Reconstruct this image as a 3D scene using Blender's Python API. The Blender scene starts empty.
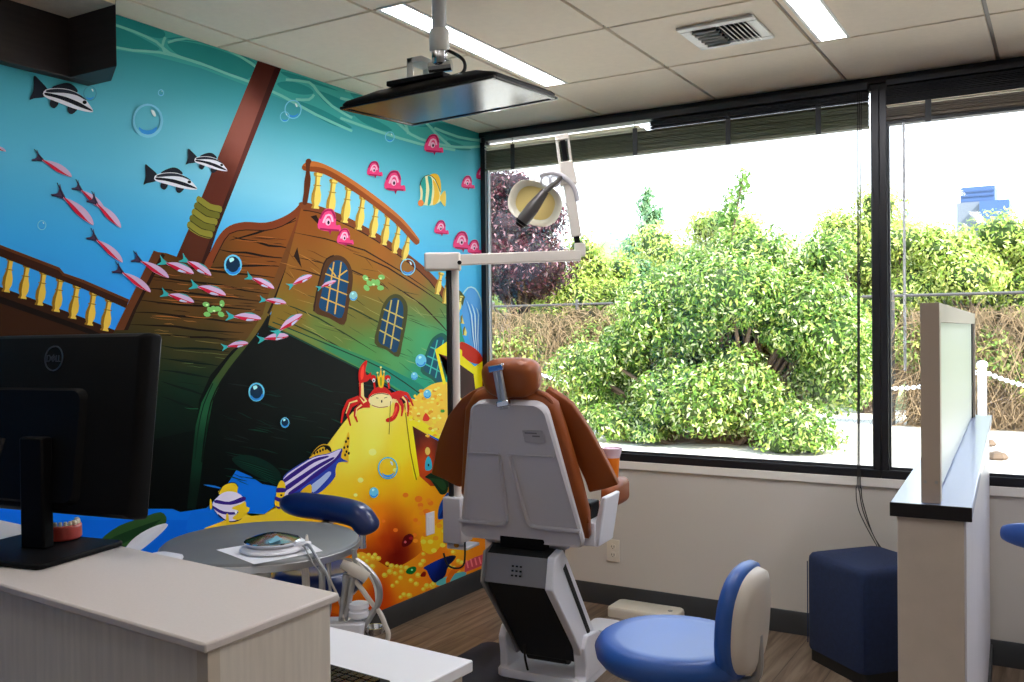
import bpy, bmesh, math, random
import numpy as np
from mathutils import Vector, Matrix
random.seed(11)
SC = bpy.context.scene
COL = SC.collection
PI = math.pi

# ------------------------------------------------------------------ materials
def lin(c):
    f = lambda v: v/12.92 if v <= .04045 else ((v+.055)/1.055)**2.4
    return tuple(f(v/255.) for v in c)+(1.,)

def mat(name, col, rough=.5, metal=0., coat=0., spec=.5, var=0., vscale=8., bump=0., bscale=60., emit=None, estr=0., stretch=None, trans=0.):
    m = bpy.data.materials.new(name); m.use_nodes = True
    nt = m.node_tree; b = nt.nodes['Principled BSDF']
    b.inputs['Base Color'].default_value = lin(col); b.inputs['Roughness'].default_value = rough
    b.inputs['Metallic'].default_value = metal; b.inputs['Coat Weight'].default_value = coat
    b.inputs['Coat Roughness'].default_value = .12
    b.inputs['Specular IOR Level'].default_value = spec
    if trans: b.inputs['Transmission Weight'].default_value = trans
    if emit: b.inputs['Emission Color'].default_value = lin(emit); b.inputs['Emission Strength'].default_value = estr
    tc = nt.nodes.new('ShaderNodeTexCoord'); mp = nt.nodes.new('ShaderNodeMapping')
    nt.links.new(tc.outputs['Object'], mp.inputs['Vector'])
    if stretch: mp.inputs['Scale'].default_value = stretch
    if var:
        n = nt.nodes.new('ShaderNodeTexNoise'); n.inputs['Scale'].default_value = vscale; n.inputs['Detail'].default_value = 5
        r = nt.nodes.new('ShaderNodeMapRange'); r.inputs['From Min'].default_value = .3; r.inputs['From Max'].default_value = .7
        r.inputs['To Min'].default_value = 1-var; r.inputs['To Max'].default_value = 1+var
        mx = nt.nodes.new('ShaderNodeVectorMath'); mx.operation = 'SCALE'; mx.inputs[0].default_value = lin(col)[:3]
        nt.links.new(mp.outputs[0], n.inputs['Vector']); nt.links.new(n.outputs['Fac'], r.inputs['Value'])
        nt.links.new(r.outputs[0], mx.inputs['Scale']); nt.links.new(mx.outputs[0], b.inputs['Base Color'])
    if bump:
        n = nt.nodes.new('ShaderNodeTexNoise'); n.inputs['Scale'].default_value = bscale; n.inputs['Detail'].default_value = 3
        bp = nt.nodes.new('ShaderNodeBump'); bp.inputs['Strength'].default_value = bump; bp.inputs['Distance'].default_value = .002
        nt.links.new(mp.outputs[0], n.inputs['Vector']); nt.links.new(n.outputs['Fac'], bp.inputs['Height']); nt.links.new(bp.outputs[0], b.inputs['Normal'])
    return m

M = {}
M['wall'] = mat('wall_paint', (206,200,192), .75, bump=.15, bscale=180)
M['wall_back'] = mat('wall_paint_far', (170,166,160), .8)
M['sill'] = mat('sill_paint', (238,234,228), .6)
M['base'] = mat('rubber_base', (50,52,54), .45, var=.1)
M['bronze'] = mat('dark_bronze', (32,32,36), .35, metal=.3)
M['bronze_lit'] = mat('bronze_bead', (72,74,78), .4, metal=.4)
M['tile'] = mat('ceiling_tile', (246,232,210), .9, bump=.4, bscale=300, var=.02, vscale=40)
M['tee'] = mat('ceiling_tee', (150,144,134), .6)
M['lamp'] = mat('lamp_diffuser', (255,255,255), .4, emit=(250,250,255), estr=22.)
M['lamp_off'] = mat('lamp_diffuser_unlit', (236,236,236), .5)
M['lamp_fill'] = mat('lamp_diffuser_fill', (255,255,255), .4, emit=(255,246,236), estr=7.)
M['white_metal'] = mat('white_enamel', (226,224,218), .4)
M['black_gap'] = mat('dark_gap', (20,20,20), .8)
M['slat'] = mat('olive_slat', (96,98,76), .5, var=.1)
M['slat_dark'] = mat('charcoal_slat', (36,38,42), .5, var=.1)
M['slat_brown'] = mat('brown_slat', (136,120,108), .5, var=.1)
M['slat_pale'] = mat('pale_slat', (246,238,214), .5)
M['cord_dark'] = mat('dark_cord', (40,38,38), .7)
M['cord_white'] = mat('clear_wand', (225,228,232), .3)
M['black'] = mat('black_plastic', (11,11,13), .55, bump=.1, bscale=400, spec=.12)
M['black_gloss'] = mat('black_gloss', (14,14,16), .18)
M['screen'] = mat('screen_glass', (24,22,22), .16, spec=1.0)
M['logo'] = mat('logo_grey', (92,94,98), .35, metal=.6)
M['chrome'] = mat('chrome', (210,212,216), .15, metal=1.)
M['steel'] = mat('brushed_steel', (176,176,176), .35, metal=.9, bump=.05, stretch=(1,1,30))
M['pole'] = mat('painted_pole', (196,196,198), .4)
M['counter_top'] = mat('counter_laminate', (222,214,212), .45, var=.02, vscale=200)
M['counter_side'] = mat('counter_woodgrain', (232,224,214), .6, var=.07, vscale=14, stretch=(6,6,.5))
M['desk_top'] = mat('desk_laminate', (240,240,246), .4)
M['grey_top'] = mat('grey_laminate', (118,120,122), .4, var=.02, vscale=100)
M['paper'] = mat('paper', (236,236,240), .8)
M['shell'] = mat('shell_plastic', (200,196,200), .5, bump=.12, bscale=250)
M['white_plastic'] = mat('white_plastic', (232,232,240), .38)
M['beige_plastic'] = mat('beige_plastic', (214,206,196), .45)
M['ivory'] = mat('ivory_plastic', (222,214,198), .45)
M['brown'] = mat('rust_upholstery', (140,67,12), .5, bump=.12, bscale=160, var=.05, vscale=5)
M['blue'] = mat('blue_vinyl', (34,84,164), .42, bump=.08, bscale=200, coat=.06)
M['navy'] = mat('navy_fabric', (30,46,82), .9, bump=.5, bscale=350, var=.12, vscale=60)
M['navy_vinyl'] = mat('navy_vinyl', (22,42,96), .33, coat=.3)
M['mat'] = mat('floor_mat', (34,36,50), .8, bump=.3)
M['grey_metal'] = mat('grey_panel', (150,148,150), .35, metal=.5)
M['dark_grey'] = mat('dark_grey_metal', (84,80,78), .4, metal=.3)
M['rubber'] = mat('black_rubber', (22,22,23), .7)
M['half_wall'] = mat('half_wall_laminate', (206,194,184), .55, var=.04, vscale=20)
M['half_wall_lit'] = mat('half_wall_lit_side', (214,212,222), .4, var=.02)  # half wall colour paled and cooled to carry the window light
M['ledge'] = mat('ledge_sky_tint', (156,172,214), .28, coat=.3)  # sky reflection painted into the base colour
M['ledge_edge'] = mat('ledge_edge', (30,28,32), .3)
M['taupe'] = mat('taupe_frame', (190,174,160), .5)
M['frost'] = mat('frosted_panel', (196,206,204), .35)
M['dark_wood'] = mat('dark_wood', (40,32,30), .55, var=.25, vscale=6, stretch=(1,1,14))
M['wood_pale'] = mat('pale_panel', (206,188,160), .7, var=.08, vscale=30)
M['gum'] = mat('gum_red', (196,72,64), .3, coat=.3)
M['tooth'] = mat('tooth_ivory', (238,226,200), .25)
M['reflector'] = mat('lamp_reflector', (246,242,224), .3, coat=.2)
M['reflector_warm'] = mat('lamp_reflector_warm', (240,216,140), .3)
M['orange_cup'] = mat('orange_cup', (244,132,30), .35)
M['pink_clear'] = mat('cup_rim', (246,222,236), .25)
M['blue_sheen'] = mat('blue_reflection', (130,190,214), .15)
M['bark'] = mat('bark', (92,74,58), .9, var=.2)
M['bark_dark'] = mat('bark_dark', (58,44,40), .9, var=.2)
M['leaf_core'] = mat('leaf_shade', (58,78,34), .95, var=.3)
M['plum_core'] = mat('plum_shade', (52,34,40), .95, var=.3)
M['fence'] = mat('fence_steel', (74,70,68), .6)
M['fence_pale'] = mat('fence_galvanised', (176,176,168), .5)
M['twig'] = mat('dry_twig', (134,112,84), .9, var=.25)
M['twig_core'] = mat('dry_twig_core', (88,80,52), .95, var=.35, vscale=5)
M['concrete'] = mat('concrete_paving', (214,206,194), .9, var=.08, vscale=2, bump=.3)
M['hill'] = mat('hillside', (150,160,104), .95, var=.25, vscale=.6)
M['tower'] = mat('tower_cladding', (62,90,138), .5)
M['tower_white'] = mat('tower_white', (112,118,134), .6)
M['tower_glass'] = mat('tower_window', (50,76,120), .3)

def floor_mat():
    m = bpy.data.materials.new('wood_plank_floor'); m.use_nodes = True; nt = m.node_tree; b = nt.nodes['Principled BSDF']
    tc = nt.nodes.new('ShaderNodeTexCoord'); mp = nt.nodes.new('ShaderNodeMapping'); mp.inputs['Rotation'].default_value = (0,0,PI/2)
    nt.links.new(tc.outputs['Object'], mp.inputs['Vector'])
    br = nt.nodes.new('ShaderNodeTexBrick'); br.inputs['Scale'].default_value = 1.; br.inputs['Brick Width'].default_value = 1.22; br.inputs['Row Height'].default_value = .18
    br.inputs['Mortar Size'].default_value = .0015; br.offset = .37
    br.inputs['Color1'].default_value = lin((156,138,118)); br.inputs['Color2'].default_value = lin((126,110,94)); br.inputs['Mortar'].default_value = lin((64,50,40))
    nt.links.new(mp.outputs[0], br.inputs['Vector'])
    mp2 = nt.nodes.new('ShaderNodeMapping'); mp2.inputs['Scale'].default_value = (22,1.6,1); nt.links.new(tc.outputs['Object'], mp2.inputs['Vector'])
    n = nt.nodes.new('ShaderNodeTexNoise'); n.inputs['Scale'].default_value = 1.6; n.inputs['Detail'].default_value = 8; n.inputs['Distortion'].default_value = .6
    nt.links.new(mp2.outputs[0], n.inputs['Vector'])
    cr = nt.nodes.new('ShaderNodeValToRGB'); cr.color_ramp.elements[0].position = .3; cr.color_ramp.elements[0].color = lin((150,128,110)); cr.color_ramp.elements[1].position = .72; cr.color_ramp.elements[1].color = (1,1,1,1)
    nt.links.new(n.outputs['Fac'], cr.inputs[0])
    mx = nt.nodes.new('ShaderNodeMix'); mx.data_type = 'RGBA'; mx.blend_type = 'MULTIPLY'; mx.inputs['Factor'].default_value = 1.
    nt.links.new(br.outputs['Color'], mx.inputs['A']); nt.links.new(cr.outputs[0], mx.inputs['B']); nt.links.new(mx.outputs['Result'], b.inputs['Base Color'])
    b.inputs['Roughness'].default_value = .42
    return m
M['floor'] = floor_mat()

def glass_mat():
    m = bpy.data.materials.new('window_glass'); m.use_nodes = True; nt = m.node_tree; nt.nodes.clear()
    o = nt.nodes.new('ShaderNodeOutputMaterial'); t = nt.nodes.new('ShaderNodeBsdfTransparent'); g = nt.nodes.new('ShaderNodeBsdfGlossy')
    t.inputs['Color'].default_value = (.94,.96,.96,1); g.inputs['Roughness'].default_value = .02
    f = nt.nodes.new('ShaderNodeFresnel'); f.inputs['IOR'].default_value = 1.45; x = nt.nodes.new('ShaderNodeMixShader')
    nt.links.new(f.outputs[0], x.inputs[0]); nt.links.new(t.outputs[0], x.inputs[1]); nt.links.new(g.outputs[0], x.inputs[2]); nt.links.new(x.outputs[0], o.inputs[0])
    return m
M['glass'] = glass_mat()

def vcol_mat(name, rough, translucent=0., noise=0.):
    m = bpy.data.materials.new(name); m.use_nodes = True; nt = m.node_tree; b = nt.nodes['Principled BSDF']
    a = nt.nodes.new('ShaderNodeVertexColor'); a.layer_name = 'Col'
    nt.links.new(a.outputs['Color'], b.inputs['Base Color']); b.inputs['Roughness'].default_value = rough; b.inputs['Specular IOR Level'].default_value = .25 if translucent else .06
    if translucent:
        o = nt.nodes['Material Output']; t = nt.nodes.new('ShaderNodeBsdfTranslucent'); nt.links.new(a.outputs['Color'], t.inputs['Color'])
        x = nt.nodes.new('ShaderNodeMixShader'); x.inputs[0].default_value = translucent
        nt.links.new(b.outputs[0], x.inputs[1]); nt.links.new(t.outputs[0], x.inputs[2]); nt.links.new(x.outputs[0], o.inputs[0])
    return m
M['mural'] = vcol_mat('printed_mural_vinyl', .42)
M['leaf'] = vcol_mat('leaf_surface', .4, .45)

# ------------------------------------------------------------------ mesh building
class MB:
    def __init__(s): s.v = []; s.f = []; s.mi = []
    def add(s, vs, fs, mi=0):
        o = len(s.v); s.v += [tuple(p) for p in vs]; s.f += [tuple(i+o for i in f) for f in fs]; s.mi += [mi]*len(fs); return s
    def box(s, lo, hi, mi=0, mx=None):
        x0,y0,z0 = lo; x1,y1,z1 = hi
        vs = [Vector(p) for p in [(x0,y0,z0),(x1,y0,z0),(x1,y1,z0),(x0,y1,z0),(x0,y0,z1),(x1,y0,z1),(x1,y1,z1),(x0,y1,z1)]]
        if mx is not None: vs = [mx @ p for p in vs]
        return s.add(vs, [(3,2,1,0),(4,5,6,7),(0,1,5,4),(1,2,6,5),(2,3,7,6),(3,0,4,7)], mi)
    def loft(s, rings, caps=True, closed=True, mi=0):
        n = len(rings[0]); vs = [p for r in rings for p in r]; fs = []
        for i in range(len(rings)-1):
            for j in range(n if closed else n-1):
                k = (j+1) % n; fs.append((i*n+j, i*n+k, (i+1)*n+k, (i+1)*n+j))
        if caps: fs.append(tuple(range(n-1,-1,-1))); fs.append(tuple((len(rings)-1)*n+j for j in range(n)))
        return s.add(vs, fs, mi)
    def tube(s, pts, r, n=10, mi=0, smooth=True, flat=None):
        P = [Vector(p) for p in pts]
        if smooth and len(P) > 2: P = spline(P, 5)
        R = r if isinstance(r, (list, tuple)) else [r]*len(P)
        if len(R) != len(P): R = [R[0]+(R[-1]-R[0])*i/(len(P)-1) for i in range(len(P))]
        rings = []; up = None
        for i, p in enumerate(P):
            d = (P[min(i+1,len(P)-1)]-P[max(i-1,0)]).normalized()
            if up is None: up = Vector((0,0,1)) if abs(d.z) < .9 else Vector((1,0,0))
            a = d.cross(up).normalized(); b = a.cross(d).normalized(); up = b
            rings.append([p+(a*math.cos(2*PI*j/n)+b*math.sin(2*PI*j/n))*R[i] for j in range(n)])
        return s.loft(rings, mi=mi)
    def lathe(s, prof, c=(0,0,0), n=24, mx=None, mi=0):
        rings = []
        for r, z in prof:
            ring = [Vector((r*math.cos(2*PI*j/n), r*math.sin(2*PI*j/n), z)) for j in range(n)]
            if mx is not None: ring = [mx @ p for p in ring]
            rings.append([p+Vector(c) for p in ring])
        return s.loft(rings, mi=mi)
    def prism(s, poly, axis, a, b, mi=0, mx=None):
        """poly in the two other axes, extruded along axis from a to b"""
        def mk(p, t): return {'x': Vector((t,p[0],p[1])), 'y': Vector((p[0],t,p[1])), 'z': Vector((p[0],p[1],t))}[axis]
        r0 = [mk(p,a) for p in poly]; r1 = [mk(p,b) for p in poly]
        if mx is not None: r0 = [mx@p for p in r0]; r1 = [mx@p for p in r1]
        return s.loft([r0,r1], mi=mi)
    def build(s, name, mats, parent=None, bevel=0., seg=2, smooth=35, sub=0, loc=None):
        me = bpy.data.meshes.new(name); me.from_pydata([tuple(p) for p in s.v], [], s.f)
        ml = mats if isinstance(mats, (list,tuple)) else [mats]
        for m in ml: me.materials.append(m)
        if len(ml) > 1: me.polygons.foreach_set('material_index', s.mi)
        bm = bmesh.new(); bm.from_mesh(me); bmesh.ops.recalc_face_normals(bm, faces=bm.faces); bm.to_mesh(me); bm.free()
        o = bpy.data.objects.new(name, me); COL.objects.link(o)
        if parent is not None: attach(o, parent)
        elif loc is not None:
            me.transform(Matrix.Translation(-Vector(loc))); o.location = loc
        if bevel:
            md = o.modifiers.new('edge', 'BEVEL'); md.width = bevel; md.segments = seg; md.limit_method = 'ANGLE'; md.angle_limit = math.radians(40)
        if sub:
            md = o.modifiers.new('round', 'SUBSURF'); md.levels = sub; md.render_levels = sub
        if smooth:
            me.polygons.foreach_set('use_smooth', [True]*len(me.polygons))
            if not sub: me.set_sharp_from_angle(angle=math.radians(smooth))
        return o

ROOTS = {}
def world_of(o):
    m = o.matrix_basis.copy(); p = o
    while p.parent is not None:
        p = p.parent; m = p.matrix_basis @ m
    return m
def attach(o, parent):
    """geometry is authored either in the world (upright roots) or in the thing's own frame (LOCAL roots)"""
    r = parent
    while r.parent is not None: r = r.parent
    o.parent = parent
    if not r.get('_local'):
        w = world_of(parent); o.data.transform(w.inverted())

def spline(P, k=5):
    out = []
    for i in range(len(P)-1):
        p0 = P[max(i-1,0)]; p1 = P[i]; p2 = P[i+1]; p3 = P[min(i+2,len(P)-1)]
        for j in range(k):
            t = j/k
            out.append(.5*((2*p1)+(-p0+p2)*t+(2*p0-5*p1+4*p2-p3)*t*t+(-p0+3*p1-3*p2+p3)*t**3))
    out.append(P[-1]); return out

def thing(name, label, cat, loc, rz=0., group=None, local=False):
    o = bpy.data.objects.new(name, None); COL.objects.link(o); o.location = loc; o.rotation_euler = (0,0,rz)
    o.empty_display_size = .05
    if local: o['_local'] = 1
    return tag(o, label, cat, group)
def tag(o, label, cat, group=None, kind=None):
    o['label'] = label; o['category'] = cat
    if group: o['group'] = group
    if kind: o['kind'] = kind
    return o
def struct(o, label=None, cat=None):
    o['kind'] = 'structure'
    if label: o['label'] = label
    if cat: o['category'] = cat
    return o
def copy_tree(o, parent=None):
    c = o.copy(); COL.objects.link(c)
    if parent is not None: c.parent = parent
    for ch in list(o.children): copy_tree(ch, c)
    return c
def rot(axis, deg): return Matrix.Rotation(math.radians(deg), 4, axis)
def rrect(w, d, r, n=5, cx=0, cy=0):
    out = []
    for sx, sy, a0 in ((1,1,0),(-1,1,90),(-1,-1,180),(1,-1,270)):
        for i in range(n+1):
            a = math.radians(a0+90*i/n); out.append((cx+sx*(w/2-r)+r*math.cos(a), cy+sy*(d/2-r)+r*math.sin(a)))
    return out
SKY, SUN, EXPO = 2.2, 8.0, 1.05
# ------------------------------------------------------------------ room shell
XR, YB, H = 5.6, -7.2, 2.56
WZ0, WZ1 = .763, 2.535          # window opening
WX1 = 4.25
m = MB(); m.box((-.15,YB,-.12),(XR,.0,0)); struct(m.build('floor', M['floor'], smooth=0), 'brown wood plank floor', 'floor')
m = MB(); m.box((-.16,YB,0),(0,.05,H+.1)); struct(m.build('wall_left', M['wall'], smooth=0), 'wall behind the undersea mural', 'wall')
m = MB(); m.box((0,0,0),(XR,.16,WZ0)); m.box((0,0,WZ1),(XR,.16,H+.1)); m.box((0,.0,WZ0),(.004,.05,WZ1)); m.box((WX1,0,WZ0),(XR,.16,WZ1))
struct(m.build('wall_back', M['wall'], smooth=0), 'off-white painted wall under the windows', 'wall')
m = MB(); m.box((XR,YB,0),(XR+.16,.16,H+.1)); struct(m.build('wall_right', M['wall_back'], smooth=0), 'plain wall at the far right side of the room', 'wall')
m = MB(); m.box((-.16,YB-.16,0),(XR+.16,YB,H+.1)); struct(m.build('wall_front', M['wall_back'], smooth=0), 'plain wall behind the viewer', 'wall')
# suspended ceiling: tegular tiles over recessed tees
GX, GY, P = .155, -.67, .61
m = MB(); m.box((-.16,YB,H+.012),(XR,.16,H+.1), 1)
i0 = -1
for i in range(-1, 10):
    for j in range(-1, 12):
        x0 = max(GX+i*P+.008, 0.001); x1 = min(GX+(i+1)*P-.008, XR); y1 = min(GY-(j-0)*P-.008, -.001); y0 = max(GY-(j+1)*P+.008, YB)
        if j == -1: y1 = -.001
        if x1-x0 < .05 or y1-y0 < .04: continue
        m.box((x0,y0,H),(x1,y1,H+.013), 0)
struct(m.build('ceiling', [M['tile'], M['tee']], smooth=0), 'suspended ceiling of square beige tiles', 'ceiling')
# baseboards
m = MB(); m.prism([(0,0),(.012,0),(.010,.1),(.006,.107),(0,.107)], 'y', YB, -.0); struct(m.build('baseboard_left', M['base']), 'dark rubber baseboard under the mural', 'baseboard')
m = MB(); m.prism([(0,0),(-.012,0),(-.010,.1),(-.006,.107),(0,.107)], 'x', 0.012, XR); struct(m.build('baseboard_back', M['base']), 'dark rubber baseboard under the windows', 'baseboard')
# sill trim below the windows
m = MB(); m.box((.0,-.012,.722),(WX1+.02,.0,WZ0)); struct(m.build('trim_1', M['sill'], bevel=.003), 'white trim strip under the window frames', 'trim')
m = MB(); m.box((.0,-.018,2.532),(XR,.0,H)); struct(m.build('trim_2', M['bronze'], bevel=.002), 'dark header strip between windows and ceiling', 'trim')

def window(name, x0, x1, label):
    w = bpy.data.objects.new(name, None); COL.objects.link(w); w.location = (x0,0,WZ0); struct(w, label, 'window')
    fr = MB(); t = .042
    fr.box((x0,-.012,WZ0),(x1,.05,WZ0+.038)); fr.box((x0,-.0,WZ1-.03),(x1,.05,WZ1)); fr.box((x0,-.012,WZ0+.038),(x0+.032,.05,WZ1-.03)); fr.box((x1-.032,-.012,WZ0+.038),(x1,.05,WZ1-.03))
    fr.build('window_frame', M['bronze'], w, bevel=.003)
    bd = MB(); bd.box((x0+.032,.016,WZ0+.038),(x1-.032,.027,WZ0+.05)); bd.box((x0+.032,.016,WZ0+.05),(x0+.04,.027,WZ1-.03)); bd.box((x1-.04,.016,WZ0+.05),(x1-.032,.027,WZ1-.03))
    bd.build('glazing_bead', M['bronze_lit'], w)
    g = MB(); g.box((x0+.034,.028,WZ0+.04),(x1-.034,.033,WZ1-.03)); g.build('window_pane', M['glass'], w, smooth=0)
    return w
window('window_1', .004, 2.121, 'wide dark-framed window behind the dental chair')
window('window_2', 2.121, 4.25, 'dark-framed window right of the mullion behind the half wall')

# raised blinds
def blind(name, x0, x1, label, groups):
    t = thing(name, label, 'blind', ((x0+x1)/2,-.03,2.33))
    for part, mt, slats in groups:
        m = MB()
        for (z, th, tilt, x_a, x_b) in slats:
            mx = Matrix.Translation((0,-.042,z)) @ rot('X', tilt)
            m.box((x_a,-.024,-th/2),(x_b,.024,th/2), mx=mx)
        m.build(part, M[mt], t)
    return t
X0, X1 = .068, 2.083
ol = [(2.337,.013,0,X0,X1)]+[(2.352+i*.0085,.0028,random.uniform(-7,4),X0,X1) for i in range(11)]
pl = [(2.452+i*.016,.003,-8,X0,X0+.95-.03*i) for i in range(2)]  # pale colour stands in for bright light showing between the slats
dk = [(2.446+i*.005,.003,random.uniform(12,26),X0+.98,X1) for i in range(10)]
b1 = blind('venetian_blind', X0, X1, 'dark slatted blind raised to the top of the wide window behind the dental chair', [('slat', 'slat', ol), ('slat', 'slat_pale', pl), ('slat', 'slat_dark', dk)])
m = MB(); m.box((X0,-.066,2.497),(X1,-.018,2.53)); m.build('head_rail', M['slat_dark'], b1, bevel=.002)
for xx in (.25,.62+.35,1.45,1.87):
    m = MB(); m.box((xx-.012,-.069,2.325),(xx+.012,-.066,2.46)); m.tube([(xx,-.0675,2.46),(xx,-.0675,2.5)], .0018, 6); m.build('ladder_tape', M['slat_dark'], b1)
X2, X3 = 2.16, 4.2
br = [(2.338,.013,0,X2,X3)]+[(2.352+i*.0085,.0028,random.uniform(-5,5),X2,X3) for i in range(7)]
b2 = blind('venetian_blind', X2, X3, 'brown and black slatted blind raised in the window right of the mullion', [('slat', 'slat_brown', br[1:]), ('bottom_rail', 'slat_dark', br[:1]), ('slat', 'slat_pale', [(2.416,.004,0,X2,X3)]), ('slat', 'slat_dark', [(2.424+i*.006,.003,random.uniform(18,30),X2,X3) for i in range(14)])])
m = MB(); m.box((X2,-.066,2.505),(X3,-.018,2.53)); m.build('head_rail', M['slat_dark'], b2, bevel=.002)
for xx in (2.33,3.0,3.7):
    m = MB(); m.box((xx-.012,-.069,2.325),(xx+.012,-.066,2.42)); m.build('ladder_tape', M['slat_dark'], b2)
# cords and wands hang from the blinds
for k, pts in enumerate([[(2.042,-.07,2.49),(2.036,-.07,1.5),(2.031,-.07,.8),(2.024,-.07,.72),(2.03,-.07,.64),(2.062,-.07,.56),(2.118,-.075,.46)],
                         [(2.05,-.072,2.49),(2.040,-.072,1.5),(2.036,-.072,.8),(2.040,-.072,.70),(2.060,-.072,.60),(2.124,-.076,.462)],
                         [(2.058,-.07,2.49),(2.044,-.07,1.5),(2.041,-.07,.8),(2.046,-.07,.72),(2.052,-.07,.66),(2.090,-.07,.53),(2.13,-.075,.463)]]):
    m = MB(); m.tube(pts, .0022, 6); m.build('pull_cord', M['cord_dark'], b1)
for xx, bl_ in ((.098,b1),(2.232,b2)):
    m = MB(); m.tube([(xx,-.074,2.33),(xx,-.074,1.25)], .006, 8, smooth=False); m.build('tilt_wand', M['cord_white'], bl_)

# linear ceiling lights
def light(x, y0, y1, label, on=True):
    t = thing('ceiling_light', label, 'ceiling light', (x,(y0+y1)/2,H), group='linear ceiling lights')
    m = MB(); w = .058
    m.box((x-w,y0,H-.004),(x-w+.012,y1,H+.03)); m.box((x+w-.012,y0,H-.004),(x+w,y1,H+.03)); m.box((x-w+.012,y0,H-.004),(x+w-.012,y0+.012,H+.03)); m.box((x-w+.012,y1-.012,H-.004),(x+w-.012,y1,H+.03))
    m.build('frame', M['white_metal'], t)
    m = MB(); m.box((x-w+.012,y0+.012,H-.002),(x+w-.012,y1-.012,H+.004)); m.build('diffuser', M['lamp'] if on else M['lamp_fill'], t, smooth=0)
light(.852,-1.90,-.685,'bright linear ceiling light behind the ceiling-mounted television')
light(2.07,-1.90,-.685,'bright linear ceiling light right of the air vent')
for x, y0 in ((.852,-4.34),(2.07,-4.34),(3.29,-1.9),(3.29,-4.34),(4.51,-1.9),(4.51,-4.34),(2.07,-6.78),(4.51,-6.78)):  # unseen fixtures added along the light grid for fill
    light(x, y0, y0+1.215, 'unseen linear ceiling light added as fill in the rest of the room', y0 > -3)

# air vent
t = thing('air_vent', 'white square louvred air vent in the ceiling tile', 'vent', (1.74,-1.0,H))
m = MB(); a = .145; b_ = .105
for lo, hi in (((-a,-a),(a,-b_)),((-a,b_),(a,a)),((-a,-b_),(-b_,b_)),((b_,-b_),(a,b_))): m.box((1.74+lo[0],-1.0+lo[1],H-.012),(1.74+hi[0],-1.0+hi[1],H-.001))
m.build('flange', M['white_metal'], t, bevel=.004)
m = MB(); m.box((1.74-b_,-1.0-b_,H-.004),(1.74+b_,-1.0+b_,H-.002)); m.build('duct_opening', M['black_gap'], t, smooth=0)
m = MB()
for k in range(6):
    yy = -1.0-b_+.018+k*.036; m.box((-.045,-.013,-.0012),(.045,.013,.0012), mx=Matrix.Translation((1.74-.055,yy,H-.014)) @ rot('X', 42))
for k in range(6):
    xx = 1.74+.012+k*.0175; m.box((-.012,-b_+.005,-.0012),(.012,b_-.005,.0012), mx=Matrix.Translation((xx,-1.0,H-.014)) @ rot('Y', 42))
m.build('louvre', M['white_metal'], t)

# dark wood valance in the upper corner, open below, hung against the mural
t = thing('wood_canopy', 'dark wooden valance hanging from the ceiling in front of the mural', 'wood valance', (.15,-2.6,2.56))
m = MB(); m.box((.004,-4.6,2.284),(.05,-2.456,2.56)); m.build('side_board', M['dark_wood'], t, bevel=.002)
m = MB(); m.prism([(.05,-2.556),(.29,-2.556),(.126,-2.456),(.05,-2.456)], 'z', 2.284, 2.56); m.build('end_board', M['dark_wood'], t, bevel=.002)
m = MB(); m.box((.05,-4.6,2.476),(.288,-2.556,2.49)); m.build('soffit_panel', M['wood_pale'], t, smooth=0)

# wall outlets
def outlet(name, label, loc, face, blank=False):
    t = thing(name, label, 'outlet' if not blank else 'switch plate', loc)
    mx = Matrix.Translation(loc) @ face
    m = MB(); m.box((-.036,-.006,-.058),(.036,-.0005,.058), mx=mx); cpl = m.build('cover_plate', M['ivory'] if not blank else M['white_plastic'], t, bevel=.002)
    m = MB()
    if blank: m.box((-.018,-.009,-.034),(.018,-.006,.034), mx=mx); m.build('rocker', M['white_plastic'], t, bevel=.001)
    else:
        for s in (-1,1):
            m = MB(); m.prism([(p[0],p[1]+s*.021) for p in rrect(.03,.028,.009)], 'y', -.0085, -.006, mx=mx); m.build('socket', M['ivory'], cpl)
        for s in (-1,1):
            m = MB()
            for dx in (-.007,.007): m.box((dx-.0013,-.0092,s*.021-.004),(dx+.0013,-.0084,s*.021+.006), mx=mx)
            m.box((-.002,-.0092,s*.021-.011),(.002,-.0084,s*.021-.007), mx=mx); m.build('slot', M['black'], cpl)
outlet('wall_outlet', 'ivory duplex outlet on the wall below the window', (.798,-.0005,.289), Matrix.Identity(4))
outlet('wall_switch', 'small white plate on the mural near the gold coins', (.004,-.534,.452), rot('Z',90), True)
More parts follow.
